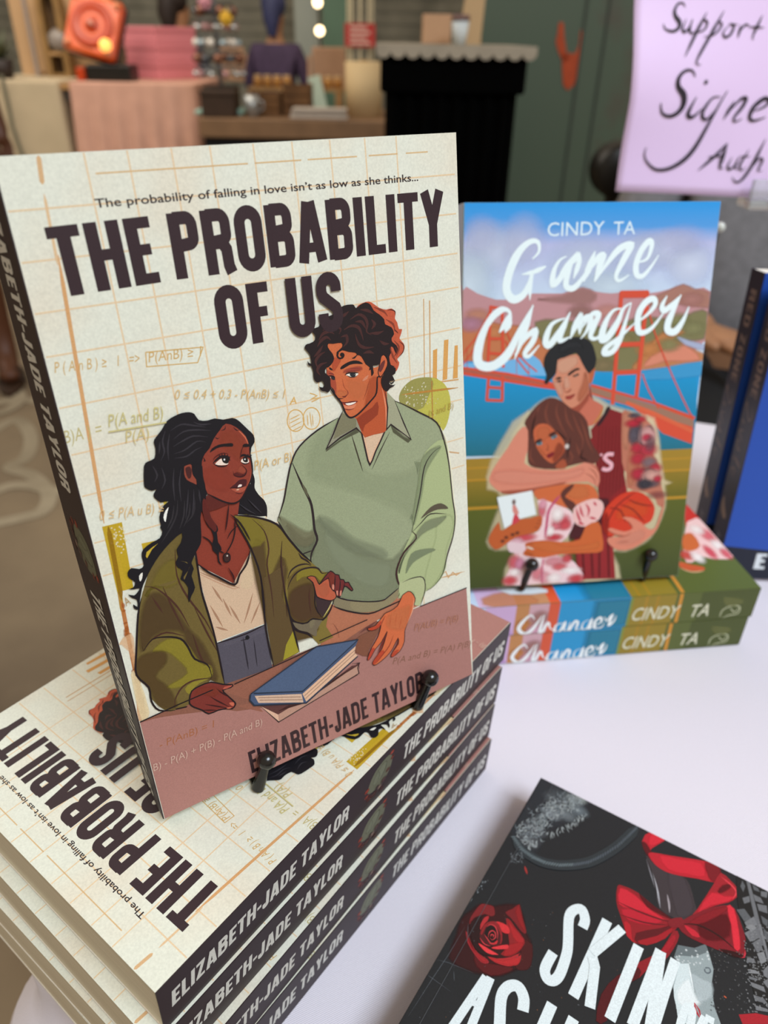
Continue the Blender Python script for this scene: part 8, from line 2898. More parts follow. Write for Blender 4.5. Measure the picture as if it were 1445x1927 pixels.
def cover_mesh(name, W, H, T, front, spine, col, scol, bcol, mats, lean=None):
    """front board, back board and spine in one mesh; lean(v) = how far the spine's back edge sits from square, in metres"""
    lean = lean or (lambda v: 0.0)
    solids = []
    v, f = box_vf(0, W, 0, H, T - CT, T)
    solids.append((v, f, col))
    n = 12
    vs, fs = [], []
    for k in range(n + 1):
        y = H * k / n
        vs += [(lean(y), y, 0), (lean(y), y, CT), (W + lean(y) * .3, y, 0), (W + lean(y) * .3, y, CT)]
    for k in range(n):
        i, j = 4 * k, 4 * k + 4
        fs += [(i, j, j + 2, i + 2), (i + 1, i + 3, j + 3, j + 1), (i, i + 1, j + 1, j), (i + 2, j + 2, j + 3, i + 3)]
    fs += [(0, 2, 3, 1), (4 * n, 4 * n + 1, 4 * n + 3, 4 * n + 2)]
    solids.append((vs, fs, bcol))
    vs, fs = [], []
    for k in range(n + 1):
        y = H * k / n
        vs += [(lean(y) - CT, y, 0), (lean(y), y, 0), (-CT, y, T), (0, y, T)]
    for k in range(n):
        i, j = 4 * k, 4 * k + 4
        fs += [(i, i + 2, j + 2, j), (i + 1, j + 1, j + 3, i + 3), (i, j, j + 1, i + 1), (i + 2, i + 3, j + 3, j + 2)]
    fs += [(0, 1, 3, 2), (4 * n, 4 * n + 2, 4 * n + 3, 4 * n + 1)]
    solids.append((vs, fs, scol))
    arts = []
    if front:
        arts.append((front, lambda a, b, h: (a / 1000, b / 1000, T + h)))
    if spine:
        # spine drawing: a runs from the head of the book down, b from the back board up to the front board
        arts.append((spine, lambda a, b, h: (-CT - h * 2 + lean(H - a / 1000) * (1 - b / 1000 / T), H - a / 1000, b / 1000)))
    return card_mesh(name, solids, arts, mats)


def block_mesh(W, H, T):
    e = 0.0004
    return MB().box(0.0013, W - e, e, H - e, CT, T - CT)


def paperback(label, mw, cm, bm, pm, group=None):
    t = thing('paperback_book', label, 'book', mw=mw, group=group)
    obj('cover', cm, None, t)
    obj('page_block', bm, pm, t)
    return t


def load(text, clip):
    return Art(clip).load(text)


# --- cream novel with two drawn people
PW, PH, PT = 0.13197, 0.2032, 0.023849
cream_m = print_mat('cream_card', 0.885, 0.5, 0.07, 1400, 0.3, blotch=((1.0, 0.93, 0.89), 38))
ink_m = print_mat('cream_card_ink', 0.93, 0.5, 0.10, 2600, 0.3)
front_art = load(ART_FRONT, (0.05, 0.05, PW * 1000 - 0.05, PH * 1000 - 0.05))
TMM = PT * 1000
sp = Art((0, 0, 203.2, TMM))
SC = '#33272b'
sp.poly([(0, 0), (203.2, 0), (203.2, TMM), (0, TMM)], SC)
LT = '#d3d2ca'
sp.strokes(capitals('ELIZABETH-JADE TAYLOR', (3.8, 8.4), (85.3, 7.8), 8.2, s=.2, h=.17, gap=.085, shear=0.10), LT)
sp.strokes(capitals('THE PROBABILITY OF US', (119.6, 7.0), (199.4, 6.4), 9.2, s=.2, h=.16, gap=.08, shear=0.10), LT)
# small portrait vignette between author and title
sp.poly([(97, 10), (98, 15), (101, 19), (106, 20.8), (110.5, 20.3), (112, 15), (110, 10), (106, 7.5), (101, 7.5)], '#6a6c58', .95, 3)
sp.poly([(100, 12), (102, 16.5), (106, 19), (108.5, 18), (107, 14), (103, 11)], '#7c806a', .8, 3, .8)
for x, y, c, r in ((111.5, 20.5, '#a8442f', 1.3), (112, 17, '#7c3428', 1.2), (96.5, 12, '#a04030', 1.4), (96.5, 8.5, '#8b3a2c', 1.3), (98, 6, '#5c2a26', 1.6), (101, 5.5, '#4f2f2c', 1.8),
                   (104.5, 6.5, '#8d7468', 1.3), (107, 8.5, '#55393a', 1.8), (109.5, 12, '#5c2f2a', 1.4), (106, 4, '#4a2a2a', 1.6), (103, 8, '#3a2629', 1.2)):
    sp.blob((x, y), r * 1.3, r, c, .95)
for q in ([(101, 9.5), (104, 14), (103, 18)], [(105, 10.5), (108, 15), (108, 19)]):
    sp.line(q, .25, '#4c4d40', .9, 3, .3)
prob_cover = cover_mesh('cover', PW, PH, PT, front_art, sp, '#e4e6d6', SC, '#d9d3c2', [cream_m, ink_m], lambda v: 0.0012)
stand_cover = cover_mesh('cover', PW, PH, PT, front_art, sp, '#e4e6d6', SC, '#d9d3c2', [cream_m, ink_m], lambda v: -0.0026 * min(1, v / 0.09))
prob_block = block_mesh(PW, PH, PT).mesh('page_block')

OFF = [(0, 0, 0), (-0.0046, 0.0, -0.0042), (-0.0058, -0.0024, 0.0105), (-0.0064, -0.0013, 0.0)]
names = ['cream paperback lying face up on top of the stack of four, under the upright copy',
         'cream paperback second from the top in the stack of four',
         'cream paperback third from the top in the stack of four',
         'cream paperback at the bottom of the stack of four, on the white cloth']
for i, (ox, oy, a) in enumerate(OFF):
    z = TZ + (3 - i) * PT + 0.0008 + (3 - i) * 0.0004
    X = Vector((cos(a), sin(a), 0))
    Y = Vector((-sin(a), cos(a), 0))
    org = Vector((ox, oy, z)) + X * PH
    mw = frame(org, Y, -X, (0, 0, 1))
    paperback(names[i], mw, prob_cover, prob_block, pages_m, 'stack of four cream paperbacks')
STOP = TZ + 4 * PT + 0.002

fyaw, flean = -0.3533713, 0.1704790
FX = Vector((cos(fyaw), sin(fyaw), 0))
FN = Vector((-sin(fyaw), cos(fyaw), 0))
FV = Vector((0, 0, 1)) * cos(flean) + FN * sin(flean)
FD = FN * cos(flean) - Vector((0, 0, 1)) * sin(flean)
FBL = Vector((0.0356974, 0.0395625, 0.0067783 + 0.8353956))
paperback('cream paperback standing upright on a black wire easel, drawn man and woman on its cover',
          frame(FBL + FD * PT, FX, FV, -FD), stand_cover, prob_block, pages_m)

# --- sports romance with the red bridge
GW_, GH_, GT_ = 0.1375, 0.2125, 0.0226
game_card = print_mat('blue_cover_card', 1.0, 0.42, 0.02, 1200, 0.35)
game_ink = print_mat('blue_cover_ink', 1.0, 0.42, 0.02, 1200, 0.35)
clipg = (0.05, 0.05, GW_ * 1000 - .05, GH_ * 1000 - .05)
g_front = load(ART_GAME + '\n' + ART_GAMEW, clipg)
g_top = load(ART_GTOP, clipg)
g_spine = load(ART_GSPINE, (0, 0, GH_ * 1000, GT_ * 1000))
game_stand = cover_mesh('cover', GW_, GH_, GT_, g_front, g_spine, '#c3d8ea', '#5b6530', '#3f4a22', [game_card, game_ink])
game_lying = cover_mesh('cover', GW_, GH_, GT_, g_top, g_spine, '#586428', '#5b6530', '#3f4a22', [game_card, game_ink])
game_block = block_mesh(GW_, GH_, GT_).mesh('page_block')
GV = Vector((cos(radians(135)), sin(radians(135)), 0))
GU = Vector((GV.y, -GV.x, 0))
GB = Vector((0.38333, -0.07914, TZ + 0.0008))
for k, lab in ((0, 'green and blue spined paperback at the bottom of the pair, on the white cloth'),
               (1, 'green and blue spined paperback on top of the pair, under the bridge cover book')):
    paperback(lab, frame(GB + Vector((0, 0, k * (GT_ + 0.0005))) + GV * (0.0015 if k == 0 else 0), GU, GV, (0, 0, 1)), game_lying, game_block, pages_m,
              'pair of lying paperbacks with green and blue spines')
GTOPZ = TZ + 2 * GT_ + 0.0018
GX = Vector((0.7033947, -0.7107995, 0))
GVv = Vector((0.1779199, 0.1760664, 0.9681659))
GD = Vector((0.6881718, 0.6810027, -0.2503096))
GBL = Vector((0.25971, 0.06160, 0.7912))
paperback('paperback standing on a black easel, couple hugging before a red bridge on its cover',
          frame(GBL + GD * GT_, GX, GVv, -GD), game_stand, game_block, pages_m)

# --- black thriller lying at the front right
DW_, DH_, DT_ = 0.1334, 0.2032, 0.0212
dark_card = print_mat('black_cover_card', 1.0, 0.36, 0.12, 1500, 0.45)
dark_ink = print_mat('black_cover_ink', 1.0, 0.36, 0.14, 2400, 0.45)
d_art = load(ART_DARK + '\n' + ART_DARKW, (0.05, 0.05, DW_ * 1000 - .05, DH_ * 1000 - .05))
d_art.line([(6.2, 0.2), (6.2, 203)], 0.22, '#55585c', .8)
dark_cover = cover_mesh('cover', DW_, DH_, DT_, d_art, None, '#1d2024', '#17191c', '#17191c', [dark_card, dark_ink])
da = -1.4969689
DX = Vector((cos(da), sin(da), 0))
DY = Vector((-sin(da), cos(da), 0))
DTL = Vector((0.19329, -0.03219, TZ + 0.0008))
paperback('black paperback with red rose and ribbon lying flat at the front right', frame(DTL - DY * DH_, DX, DY, (0, 0, 1)),
          dark_cover, block_mesh(DW_, DH_, DT_).mesh('page_block'), pages_m)

# --- two navy novels at the right
BW_, BH_, BT_ = 0.135, 0.2032, 0.021
blue_card = print_mat('navy_card', 1.0, 0.4, 0.03, 1200, 0.4)
blue_ink = print_mat('navy_ink', 1.0, 0.4, 0.05, 1200, 0.4)
b_front = Art((0.05, 0.05, 134.9, 203.1))
b_front.poly([(0, 0), (134.9, 0), (134.9, 25), (60, 21), (0, 25.5)], '#161c2c', 1)
b_front.strokes(capitals('E', (24.5, 8.0), (32.0, 8.0), 12.5, s=.22, h=.18), '#d7dfe4')
b_sp = Art((0, 0, 203.2, 21))
b_sp.poly([(0, 0), (203.2, 0), (203.2, 21), (0, 21)], '#16152f')
BZ = '#6d5a58'
b_sp.strokes(capitals('RED', (12, 6.5), (36, 6.5), 9, s=.2, h=.17, gap=.1), BZ)
b_sp.strokes(capitals('ZONE', (41, 6.5), (73, 6.5), 9, s=.2, h=.17, gap=.1), BZ)
for q in ([(78, 12), (84, 16), (88, 13), (83, 8), (78, 4), (90, 4)], [(92, 9), (90, 4), (94, 5)], [(96, 10), (98, 4), (104, 11)], [(108, 9), (104, 5), (108, 4), (110, 10), (111, 4)],
          [(114, 4), (120, 16), (117, 4), (121, 4)], [(130, 8), (125, 5), (124, 10), (130, 10)]):
    b_sp.line(q, 1.3, BZ, .9, 4, .3)
b_sp.poly([(146, 5), (152, 8), (158, 14), (161, 11), (157, 5), (151, 3)], '#7d675d', .95, 3)
b_sp.strokes(capitals('AMARY', (172, 7), (195, 7), 7, s=.16, h=.14, gap=.14), '#5f5a66')
blue_cover = cover_mesh('cover', BW_, BH_, BT_, b_front, b_sp, '#214dab', '#16152f', '#16152f', [blue_card, blue_ink])
blue_block = block_mesh(BW_, BH_, BT_).mesh('page_block')
bx = radians(-55)
BX = Vector((cos(bx), sin(bx), 0))
BN = Vector((-sin(bx), cos(bx), 0))
bl = 0.11
BV = Vector((0, 0, 1)) * cos(bl) + BN * sin(bl)
BD = BN * cos(bl) - Vector((0, 0, 1)) * sin(bl)
B2 = Vector((0.44222, -0.04489, TZ + 0.0031))
for P, lab in ((B2, 'royal blue paperback leaning back in front of its twin at the right edge'),
               (B2 + BN * 0.0285 - BX * 0.003, 'royal blue paperback leaning back behind its twin, nearer the bridge cover book')):
    paperback(lab, frame(P + BD * BT_, BX, BV, -BD), blue_cover, blue_block, white_pages, 'pair of navy spined paperbacks leaning back')

# ================================================================= wire easels
black_wire = mat('black_glossy_wire', '#0b0b0c', 0.22, noise=0.2, scale=300, spec=0.6)


def easel(label, feet, balls, N, V, D, T, top, r=0.0019, tip=0.0034, up=0.09):
    """feet: where each prong meets the foot; balls: tip centres; N back direction, V lean direction"""
    o = (Vector(feet[0]) + Vector(feet[1])) / 2
    t = thing('wire_easel', label, 'easel', o)
    q = [Vector(p) - o for p in feet]
    bq = [Vector(p) - o for p in balls]
    up_pts = []
    for f_, b_ in zip(q, bq):
        mid = f_ * 0.35 + b_ * 0.65
        p = obj('prong', MB().tube([f_, f_ * .7 + b_ * .3, mid, b_], [r * 1.25, r * 1.15, r, r * .85], 14), black_wire, t)
        bl_ = obj('ball_tip', MB().ball(b_, tip, 24), black_wire, p)
        h = 0.0012
        z0 = f_.z
        back = f_ + N * (T + 0.012)
        foot = obj('foot_wire', MB().tube([f_, f_ + N * 0.004, back, back + N * 0.030], [r, h, h, h], 10), black_wire, t)
        up_pts.append(back)
    a, b = up_pts
    a2 = a + Vector((0, 0, .001))
    hoop = [a, a + V * up * .5, a + V * up + (b - a) * .1, a + V * (up * 1.15) + (b - a) * .3, a + V * (up * 1.15) + (b - a) * .7,
            a + V * up + (b - a) * .9, b + V * up * .5, b]
    obj('back_hoop', MB().tube(hoop, 0.0013, 10), black_wire, t)
    c = (a + b) / 2
    obj('back_leg', MB().tube([c + V * up * 1.1, c + V * up * .5 + N * .03, c + N * .055], 0.0013, 10), black_wire, t)
    return t


bf = [FBL + FX * .0372 + FV * .0083 - FD * .0042, FBL + FX * .1079 + FV * .0112 - FD * .0042]
ff = [Vector((0.06591, 0.02598, 0.8367)) + Vector((0, 0, .0016)), Vector((0.13335, 0.0036, 0.8367)) + Vector((0, 0, .0016))]
easel('black wire easel with ball tipped prongs on the cream stack, holding the upright cream book', ff, bf, FN, FV, FD, PT + .004, STOP)
gb_ = [GBL + GX * .0433 + GVv * .0149 - GD * .0040, GBL + GX * .1166 + GVv * .0163 - GD * .0040]
gf_ = [Vector((0.28807, 0.03439, 0.7886)), Vector((0.34318, -0.01925, 0.7886))]
GN = Vector((-GX.y, GX.x, 0))
easel('black wire easel with ball tipped prongs on the green and blue pair of books', gf_, gb_, GN, GVv, GD, GT_ + .004, GTOPZ, tip=0.0040)

# ================================================================= lavender sign
SO = Vector((0.6318, 0.1520, 0.9567))
SM = frame(SO, HX, HY, (0, 0, 1))
sign_m = mat('lavender_paper', '#f0d6fd', 0.32, noise=0.03, scale=8, spec=0.5, coat=0.15)
sg = thing('paper_sign', 'lavender paper sign with black script lettering at the top right', 'sign', mw=SM)
nx_, nz_ = 30, 36
left = [(0, 0), (0.02, -0.0012), (0.04, -0.0022), (0.069, -0.003), (0.10, -0.006), (0.137, -0.0105), (0.30, -0.016)]


def edge(z):
    for (z0, x0), (z1, x1) in zip(left, left[1:]):
        if z <= z1:
            return x0 + (x1 - x0) * (z - z0) / (z1 - z0)
    return left[-1][1]


def curl(u, z):
    """how far the sheet bows towards the viewer"""
    return -0.010 * math.exp(-((z - 0.085) / 0.045) ** 2) * (1 - u) ** 2 + 0.012 * (z / 0.3) ** 2 + 0.006 * sin(u * 3.0)


def sheet_pt(x, z):
    u = min(max((x - edge(z)) / 0.216, 0), 1)
    return (x, curl(u, z), z - 0.0046 * max(x, 0) / 0.1347)


vs, fs = [], []
for j in range(nz_ + 1):
    z = 0.279 * j / nz_
    for i in range(nx_ + 1):
        x = edge(z) + 0.216 * i / nx_
        vs.append(sheet_pt(x, z))
for j in range(nz_):
    for i in range(nx_):
        k = j * (nx_ + 1) + i
        fs.append((k, k + 1, k + nx_ + 2, k + nx_ + 1))
sb_ = MB().add(vs, fs, True)
so_ = obj('sheet', sb_, sign_m, sg)
sd = so_.modifiers.new('paper', 'SOLIDIFY')
sd.thickness = 0.0004
sd.offset = 1
sgn = Art((-0.02 * 1000, 0, 205, 279)).load(ART_SIGN)
hs = sgn.layers(4e-5)
vs, fs, cs = [], [], []
for (v, f, c, al), h in zip(sgn.items, hs):
    n = len(vs)
    for a, b in v:
        p = sheet_pt(a / 1000, b / 1000 + 0.0046 * max(a / 1000, 0) / 0.1347)
        vs.append((p[0], p[1] - 0.0006 - h, p[2]))
    fs += [tuple(i + n for i in q) for q in f]
obj('lettering', MB().add(vs, fs), mat('sign_ink', '#2b2630', 0.4, noise=0.1, scale=200), sg)
# clear clip and its stand
clear = mat('clear_plastic', '#f2f6f6', 0.12, trans=0.75, spec=0.6, noise=0.02)
cl = thing('plastic_clip_stand', 'clear plastic clip stand gripping the bottom of the lavender sign', 'sign holder', SO + HX * 0.150 + Vector((0, 0, TZ - SO.z)) - HY * 0.002)
zc = SO.z - TZ
obj('clip', MB().box(-0.026, 0.012, -0.011, -0.005, zc - 0.003, zc + 0.012).box(-0.026, 0.012, 0.012, 0.016, zc - 0.006, zc + 0.010).box(-0.026, 0.012, -0.011, 0.016, zc - 0.0125, zc - 0.0045), clear, cl, bevel=0.0015).rotation_euler = (0, 0, HANG)
rx = HX * 0.12
obj('arm', MB().tube([(0.0 + HX.x * .005, HX.y * .005, zc + .003), (rx.x, rx.y, zc + .003)], 0.003), clear, cl)
obj('rod', MB().tube([(rx.x, rx.y, 0.008), (rx.x, rx.y, zc + .006)], 0.004), clear, cl)
obj('base', MB().lathe([(0, 0.001), (0.04, 0.001), (0.04, 0.006), (0.034, 0.009), (0, 0.009)], (rx.x, rx.y, 0)), clear, cl)
cl.location = SO + HX * 0.142 + HY * 0.004 + Vector((0, 0, TZ - SO.z))


# ================================================================= people
def skin_body(name, joints, edges, m, parent, sub=2):
    names = list(joints)
    me = bpy.data.meshes.new(name)
    me.from_pydata([joints[n][0] for n in names], [(names.index(a), names.index(b)) for a, b in edges], [])
    o = bpy.data.objects.new(name, me)
    COL.objects.link(o)
    md = o.modifiers.new('skin', 'SKIN')
    md.use_smooth_shade = True
    lay = me.skin_vertices[0].data
    for i, n in enumerate(names):
        r = joints[n][1]
        lay[i].radius = r if isinstance(r, tuple) else (r, r)
    lay[0].use_root = True
    sb = o.modifiers.new('round', 'SUBSURF')
    sb.levels = sub
    sb.render_levels = sub
    me.materials.append(m)
    o.parent = parent
    return o


def person(label, x, y, turn, pose, skin, top, legs, hair, group=None, bare_legs=False, hands=True, k=1.0, hairlong=0.12):
    """figure facing local -y; pose 'stand' or 'sit'"""
    t = hthing('person', label, 'person', x, y, 0, group, turn)
    J = {}
    E_ = []
    hz = 0.92 if pose == 'stand' else 0.50
    J['pelvis'] = ((0, 0, hz), (0.155, 0.11))
    J['waist'] = ((0, 0.005, hz + .17), (0.13, 0.10))
    J['chest'] = ((0, 0.0, hz + .36), (0.155, 0.11))
    J['neck0'] = ((0, 0.01, hz + .50), (0.085, 0.07))
    J['neck'] = ((0, 0.0, hz + .57), (0.052, 0.055))
    J['jaw'] = ((0, -0.025, hz + .635), (0.06, 0.068))
    J['head'] = ((0, -0.005, hz + .73), (0.076, 0.092))
    J['crown'] = ((0, 0.005, hz + .79), (0.05, 0.06))
    J['nose'] = ((0, -0.115, hz + .685), (0.011, 0.014))
    E_ += [('pelvis', 'waist'), ('waist', 'chest'), ('chest', 'neck0'), ('neck0', 'neck'), ('neck', 'jaw'), ('jaw', 'head'), ('head', 'crown'), ('jaw', 'nose')]
    for s, q in ((-1, 'l'), (1, 'r')):
        J[q + 'sh'] = ((s * .17, 0.01, hz + .45), .055)
        if pose == 'stand':
            J[q + 'el'] = ((s * .235, 0.02, hz + .17), .040)
            J[q + 'wr'] = ((s * .255, -0.05, hz - .07), (.027, .022))
            hd = Vector((0.0, -0.15, -1)).normalized()
        else:
            J[q + 'el'] = ((s * .25, -0.03, hz + .20), .042)
            J[q + 'wr'] = ((s * .13, -0.235, hz + .135), (.027, .023))
            hd = Vector((-s * .75, -0.6, -0.12)).normalized()
        E_ += [('chest', q + 'sh'), (q + 'sh', q + 'el'), (q + 'el', q + 'wr')]
        w = Vector(J[q + 'wr'][0])
        palm = w + hd * .055
        J[q + 'palm'] = (tuple(palm), (.036, .018))
        E_.append((q + 'wr', q + 'palm'))
        if hands:
            side = hd.cross(Vector((0, 0, 1)) if pose == 'sit' else Vector((0, 1, 0))).normalized()
            down = Vector((0, 0, -1)) if pose == 'sit' else Vector((0, 1, 0)) * -0.6
            for fi, (so, ln) in enumerate(((-.026, .068), (-.009, .078), (.009, .073), (.026, .058))):
                k0 = palm + side * so + hd * .030
                k1 = k0 + hd * ln * .5 + down * .006
                k2 = k0 + hd * ln * .85 + down * .022
                for nm, p, r in (('a', k0, .0105), ('b', k1, .0095), ('c', k2, .008)):
                    J[f'{q}f{fi}{nm}'] = (tuple(p), r)
                E_ += [(q + 'palm', f'{q}f{fi}a'), (f'{q}f{fi}a', f'{q}f{fi}b'), (f'{q}f{fi}b', f'{q}f{fi}c')]
            t0 = w + hd * .03 + side * (-.034 * s if pose == 'sit' else -.034)
            t1 = t0 + hd * .035 + side * (-.016 * s if pose == 'sit' else -.016)
            J[q + 't0'] = (tuple(t0), .012)
            J[q + 't1'] = (tuple(t1), .010)
            E_ += [(q + 'wr', q + 't0'), (q + 't0', q + 't1')]
        J[q + 'hip'] = ((s * .085, 0, hz - .06), .092)
        if pose == 'stand':
            J[q + 'kn'] = ((s * .10, -0.015, .49), .058)
            J[q + 'ca'] = ((s * .105, 0.012, .34), .055)
            J[q + 'an'] = ((s * .11, 0.02, .085), .036)
            J[q + 'to'] = ((s * .12, -0.13, .030), (.038, .026))
        else:
            J[q + 'kn'] = ((s * .12, -0.42, hz + .0), .065)
            J[q + 'ca'] = ((s * .12, -0.40, .33), .052)
            J[q + 'an'] = ((s * .12, -0.38, .085), .036)
            J[q + 'to'] = ((s * .13, -0.53, .030), (.038, .026))
        J[q + 'he'] = ((J[q + 'an'][0][0], J[q + 'an'][0][1] + .03, .03), .030)
        E_ += [('pelvis', q + 'hip'), (q + 'hip', q + 'kn'), (q + 'kn', q + 'ca'), (q + 'ca', q + 'an'), (q + 'an', q + 'to'), (q + 'an', q + 'he')]
    body = skin_body('body', J, E_, skin, t)

    def garment(name, keys, m, g, extra=()):
        JJ = {}
        for n in keys:
            p, r = J[n]
            rr = r if isinstance(r, tuple) else (r, r)
            JJ[n] = (p, (rr[0] + g, rr[1] + g))
        for n, p, r in extra:
            JJ[n] = (p, r)
        ee = [(a, b) for a, b in E_ if a in JJ and b in JJ]
        for n, p, r in extra:
            ee.append((n[:-1], n))
        return skin_body(name, JJ, ee, m, body)

    ex = []
    for s, q in ((-1, 'l'), (1, 'r')):
        e, w = Vector(J[q + 'el'][0]), Vector(J[q + 'wr'][0])
        ex.append((q + 'el+', tuple(e * .12 + w * .88), (.037, .034)))
    garment('sweater', ['pelvis', 'waist', 'chest', 'neck0', 'lsh', 'rsh', 'lel', 'rel'], top, .014, ex)
    lk = ['pelvis', 'lhip', 'rhip', 'lkn', 'rkn']
    ex = []
    if not bare_legs:
        lk += ['lca', 'rca']
        for q in 'lr':
            a = Vector(J[q + 'an'][0])
            ex.append((q + 'ca+', tuple(a + Vector((0, 0, .03))), (.052, .056)))
    garment('shorts' if bare_legs else 'trousers', lk, legs, .012, ex)
    h = MB()
    c = J['head'][0]
    h.ball((c[0], c[1] + .020, c[2] + .032), .098, 20, 1.0)
    h.tube([(0, .06, c[2] + .03), (0, .085, c[2] - .06), (0, .085, c[2] - .06 - hairlong)], [.075, .068, .03], 14)
    obj('hair', h, hair, body)
    for q in 'lr':
        p = Vector(J[q + 'to'][0])
        a = Vector(J[q + 'he'][0])
        s = MB()
        d = (p - a)
        pts = []
        n = 14
        for i in range(n):
            ang = 2 * pi * i / n
            pts.append((a.x + d.x * .5 + .046 * cos(ang), (a.y + p.y) / 2 - .02 + (abs(d.y) * .5 + .055) * sin(ang)))
        s.prism(pts, 0.0, 0.014, 'z')
        s.tube([(p.x - .042, p.y + .03, .01), (p.x - .02, p.y + .03, .062), (p.x + .02, p.y + .03, .062), (p.x + .042, p.y + .03, .01)], .007)
        obj('sandal', s, mat('brown_sandal', '#3a2618', 0.5, noise=0.3), body)
    return t


skin_dark = mat('brown_skin', '#5e3822', 0.5, noise=0.12, scale=30)
skin_mid = mat('tan_skin', '#a97a58', 0.5, noise=0.12, scale=30)
grey_knit = mat('grey_knit', '#86868a', 0.85, noise=0.2, scale=60, bump=0.3)
black_cloth = mat('black_cloth', '#101012', 0.85, noise=0.3, scale=40)
navy_cloth = mat('navy_cloth', '#20283c', 0.8, noise=0.3, scale=30)
plum_cloth = mat('plum_cloth', '#4b3b56', 0.8, noise=0.3, scale=30)
hair_dark = mat('dark_hair', '#2c211c', 0.6, noise=0.4, scale=90, stretch=(1, 1, .1))
hair_blue = mat('blue_hair', '#3a3f66', 0.6, noise=0.4, scale=90, stretch=(1, 1, .1))

# seated visitor in grey behind the sign
x_, z_ = hp(1470, 450, 1.42)
person('person in a grey knit top seated behind the blue books, hands in the lap', x_, 1.52, radians(-8), 'sit', skin_mid, grey_knit, black_cloth, hair_dark)
ch = hthing('stacking_chair', 'dark chair under the seated person in grey', 'chair', x_, 1.53, 0, None, radians(-8))
obj('seat', MB().box(-.21, .21, -.20, .21, .315, .345), black_cloth, ch, bevel=.006)
obj('backrest', MB().box(-.20, .20, .215, .235, .52, .80), black_cloth, ch, bevel=.006)
for sx in (-1, 1):
    obj('leg', MB().tube([(sx * .19, -.17, 0), (sx * .19, -.17, .315)], .011), steel, ch)
    obj('leg', MB().tube([(sx * .19, .19, 0), (sx * .19, .20, .33), (sx * .19, .225, .80)], .011), steel, ch)

# bare legged visitor at the left edge
r_ = sight(8, 735)
D_ = CAM.z / -r_.z
xl = D_ * r_.x
yl = D_ * r_.y
person('person with bare brown legs and sandals standing at the left edge', xl - 0.135, yl + 0.10, radians(20), 'stand', skin_dark, black_cloth, navy_cloth, hair_dark, bare_legs=True)
# two stall holders in the blurred distance
x_, z_ = hp(335, 60, 6.3)
person('person with dark hair behind the pink box in the background', x_, 6.3, radians(150), 'sit', skin_mid, navy_cloth, black_cloth, hair_dark, hands=False)
x_, z_ = hp(518, 60, 7.0)
person('person with blue hair and a plum top seated in the far background', x_, 7.0, radians(170), 'sit', skin_mid, plum_cloth, black_cloth, hair_blue, hands=False)
for lab, px, D in (('stool under the dark haired person behind the pink box', 335, 6.3), ('stool under the blue haired person far back', 518, 7.0)):
    x_, z_ = hp(px, 60, D)
    st_ = hthing('stool', lab, 'stool', x_, D)
    obj('seat', MB().lathe([(0, .31), (.19, .31), (.19, .345), (0, .345)]), black_cloth, st_)
    for a in range(4):
        c, s = cos(a * pi / 2 + .7), sin(a * pi / 2 + .7)
        obj('leg', MB().tube([(.19 * c, .19 * s, 0), (.13 * c, .13 * s, .31)], .012), steel, st_)

# painted loops on the floor
pm = mat('faded_floor_paint', '#a2967e', 0.7, scale=6, col2='#8a7e67')
loops = [[(-60, 770), (40, 752), (120, 770), (190, 790)], [(-20, 815), (30, 790), (58, 820), (50, 860), (20, 880), (60, 895), (92, 930), (80, 962), (40, 975), (-30, 990)],
         [(-20, 930), (20, 915), (60, 915), (110, 925), (170, 918)], [(-20, 720), (20, 728), (38, 752), (10, 775), (-30, 780)]]
fm = MB()
for li, lp in enumerate(loops):
    pts = []
    for px, py in lp:
        r_ = sight(px, py)
        d_ = CAM.z / -r_.z
        pts.append((d_ * r_.x, d_ * r_.y))
    pts = smooth_pts(pts, False, 8)
    v, f = ribbon(pts, 0.042)
    m2 = len(v) // 2
    fm.add([(a, b, 0.0008 + .0006 * li + .0005 * (i % m2) / m2) for i, (a, b) in enumerate(v)], f)
tag(obj('floor_marking', fm, pm, mw=HALL), 'faded white looping paint lines on the concrete floor at the left', 'floor marking')

# ================================================================= stall with pink and beige cloth
wood = mat('pale_wood', '#b08a5e', 0.6, scale=4, col2='#94703f', stretch=(1, 1, 8))
oak = mat('brown_wood', '#6d4a26', 0.6, scale=4, col2='#533515', stretch=(8, 1, 1))
D0 = 5.0
xa, zt = hp(-70, 150, D0)
xb, _ = hp(366, 132, D0)
xm, _ = hp(112, 140, D0)
ST = zt
leg_table('trestle_table', 'trestle table hidden under the beige and pink cloths of the blurred stall', xa, xb - .01, D0 + .02, D0 + .85, ST - .012, HALL, wood, steel)
cloth('table_cover', 'beige cloth on the left half of the blurred background stall', xa, xm - .020, D0, D0 + .87, ST, HALL, mat('beige_cloth', '#b9a98c', 0.85, noise=0.1, scale=6), ripple=.003, wave=.5, flare=.004)
cloth('table_cover', 'dusty pink pleated cloth on the right half of the blurred background stall', xm + .042, xb, D0 - .01, D0 + .88, ST + .001, HALL, mat('pink_cloth', '#c79a86', 0.85, noise=0.12, scale=9), ripple=.014, wave=.11, flare=.022)
# hanging cable
pts = []
for px, py in ((2, 140), (8, 165), (16, 200), (24, 240), (40, 285), (52, 320)):
    x, z = hp(px, py, D0 - .06)
    pts.append((x, D0 - .06, z))
x0, z0 = pts[0][0], pts[0][2]
cb = MB().tube([(p[0] - x0, p[1] - D0, p[2]) for p in smooth_pts([(a[0], a[2]) for a in pts], False, 1) and pts], .012)
tag(obj('cable', cb, mat('grey_cable', '#6c6a58', 0.6, noise=.1), mw=HALL @ Matrix.Translation((x0, D0, 0))), 'grey green cable hanging over the beige cloth at the left', 'cable')


def ext(px0, px1, py0, py1, D):
    x0, z1 = hp((px0 + px1) / 2 - (px1 - px0) / 2, py0, D)
    x1, z0 = hp(px1, py1, D)
    return x0, x1, z0, z1


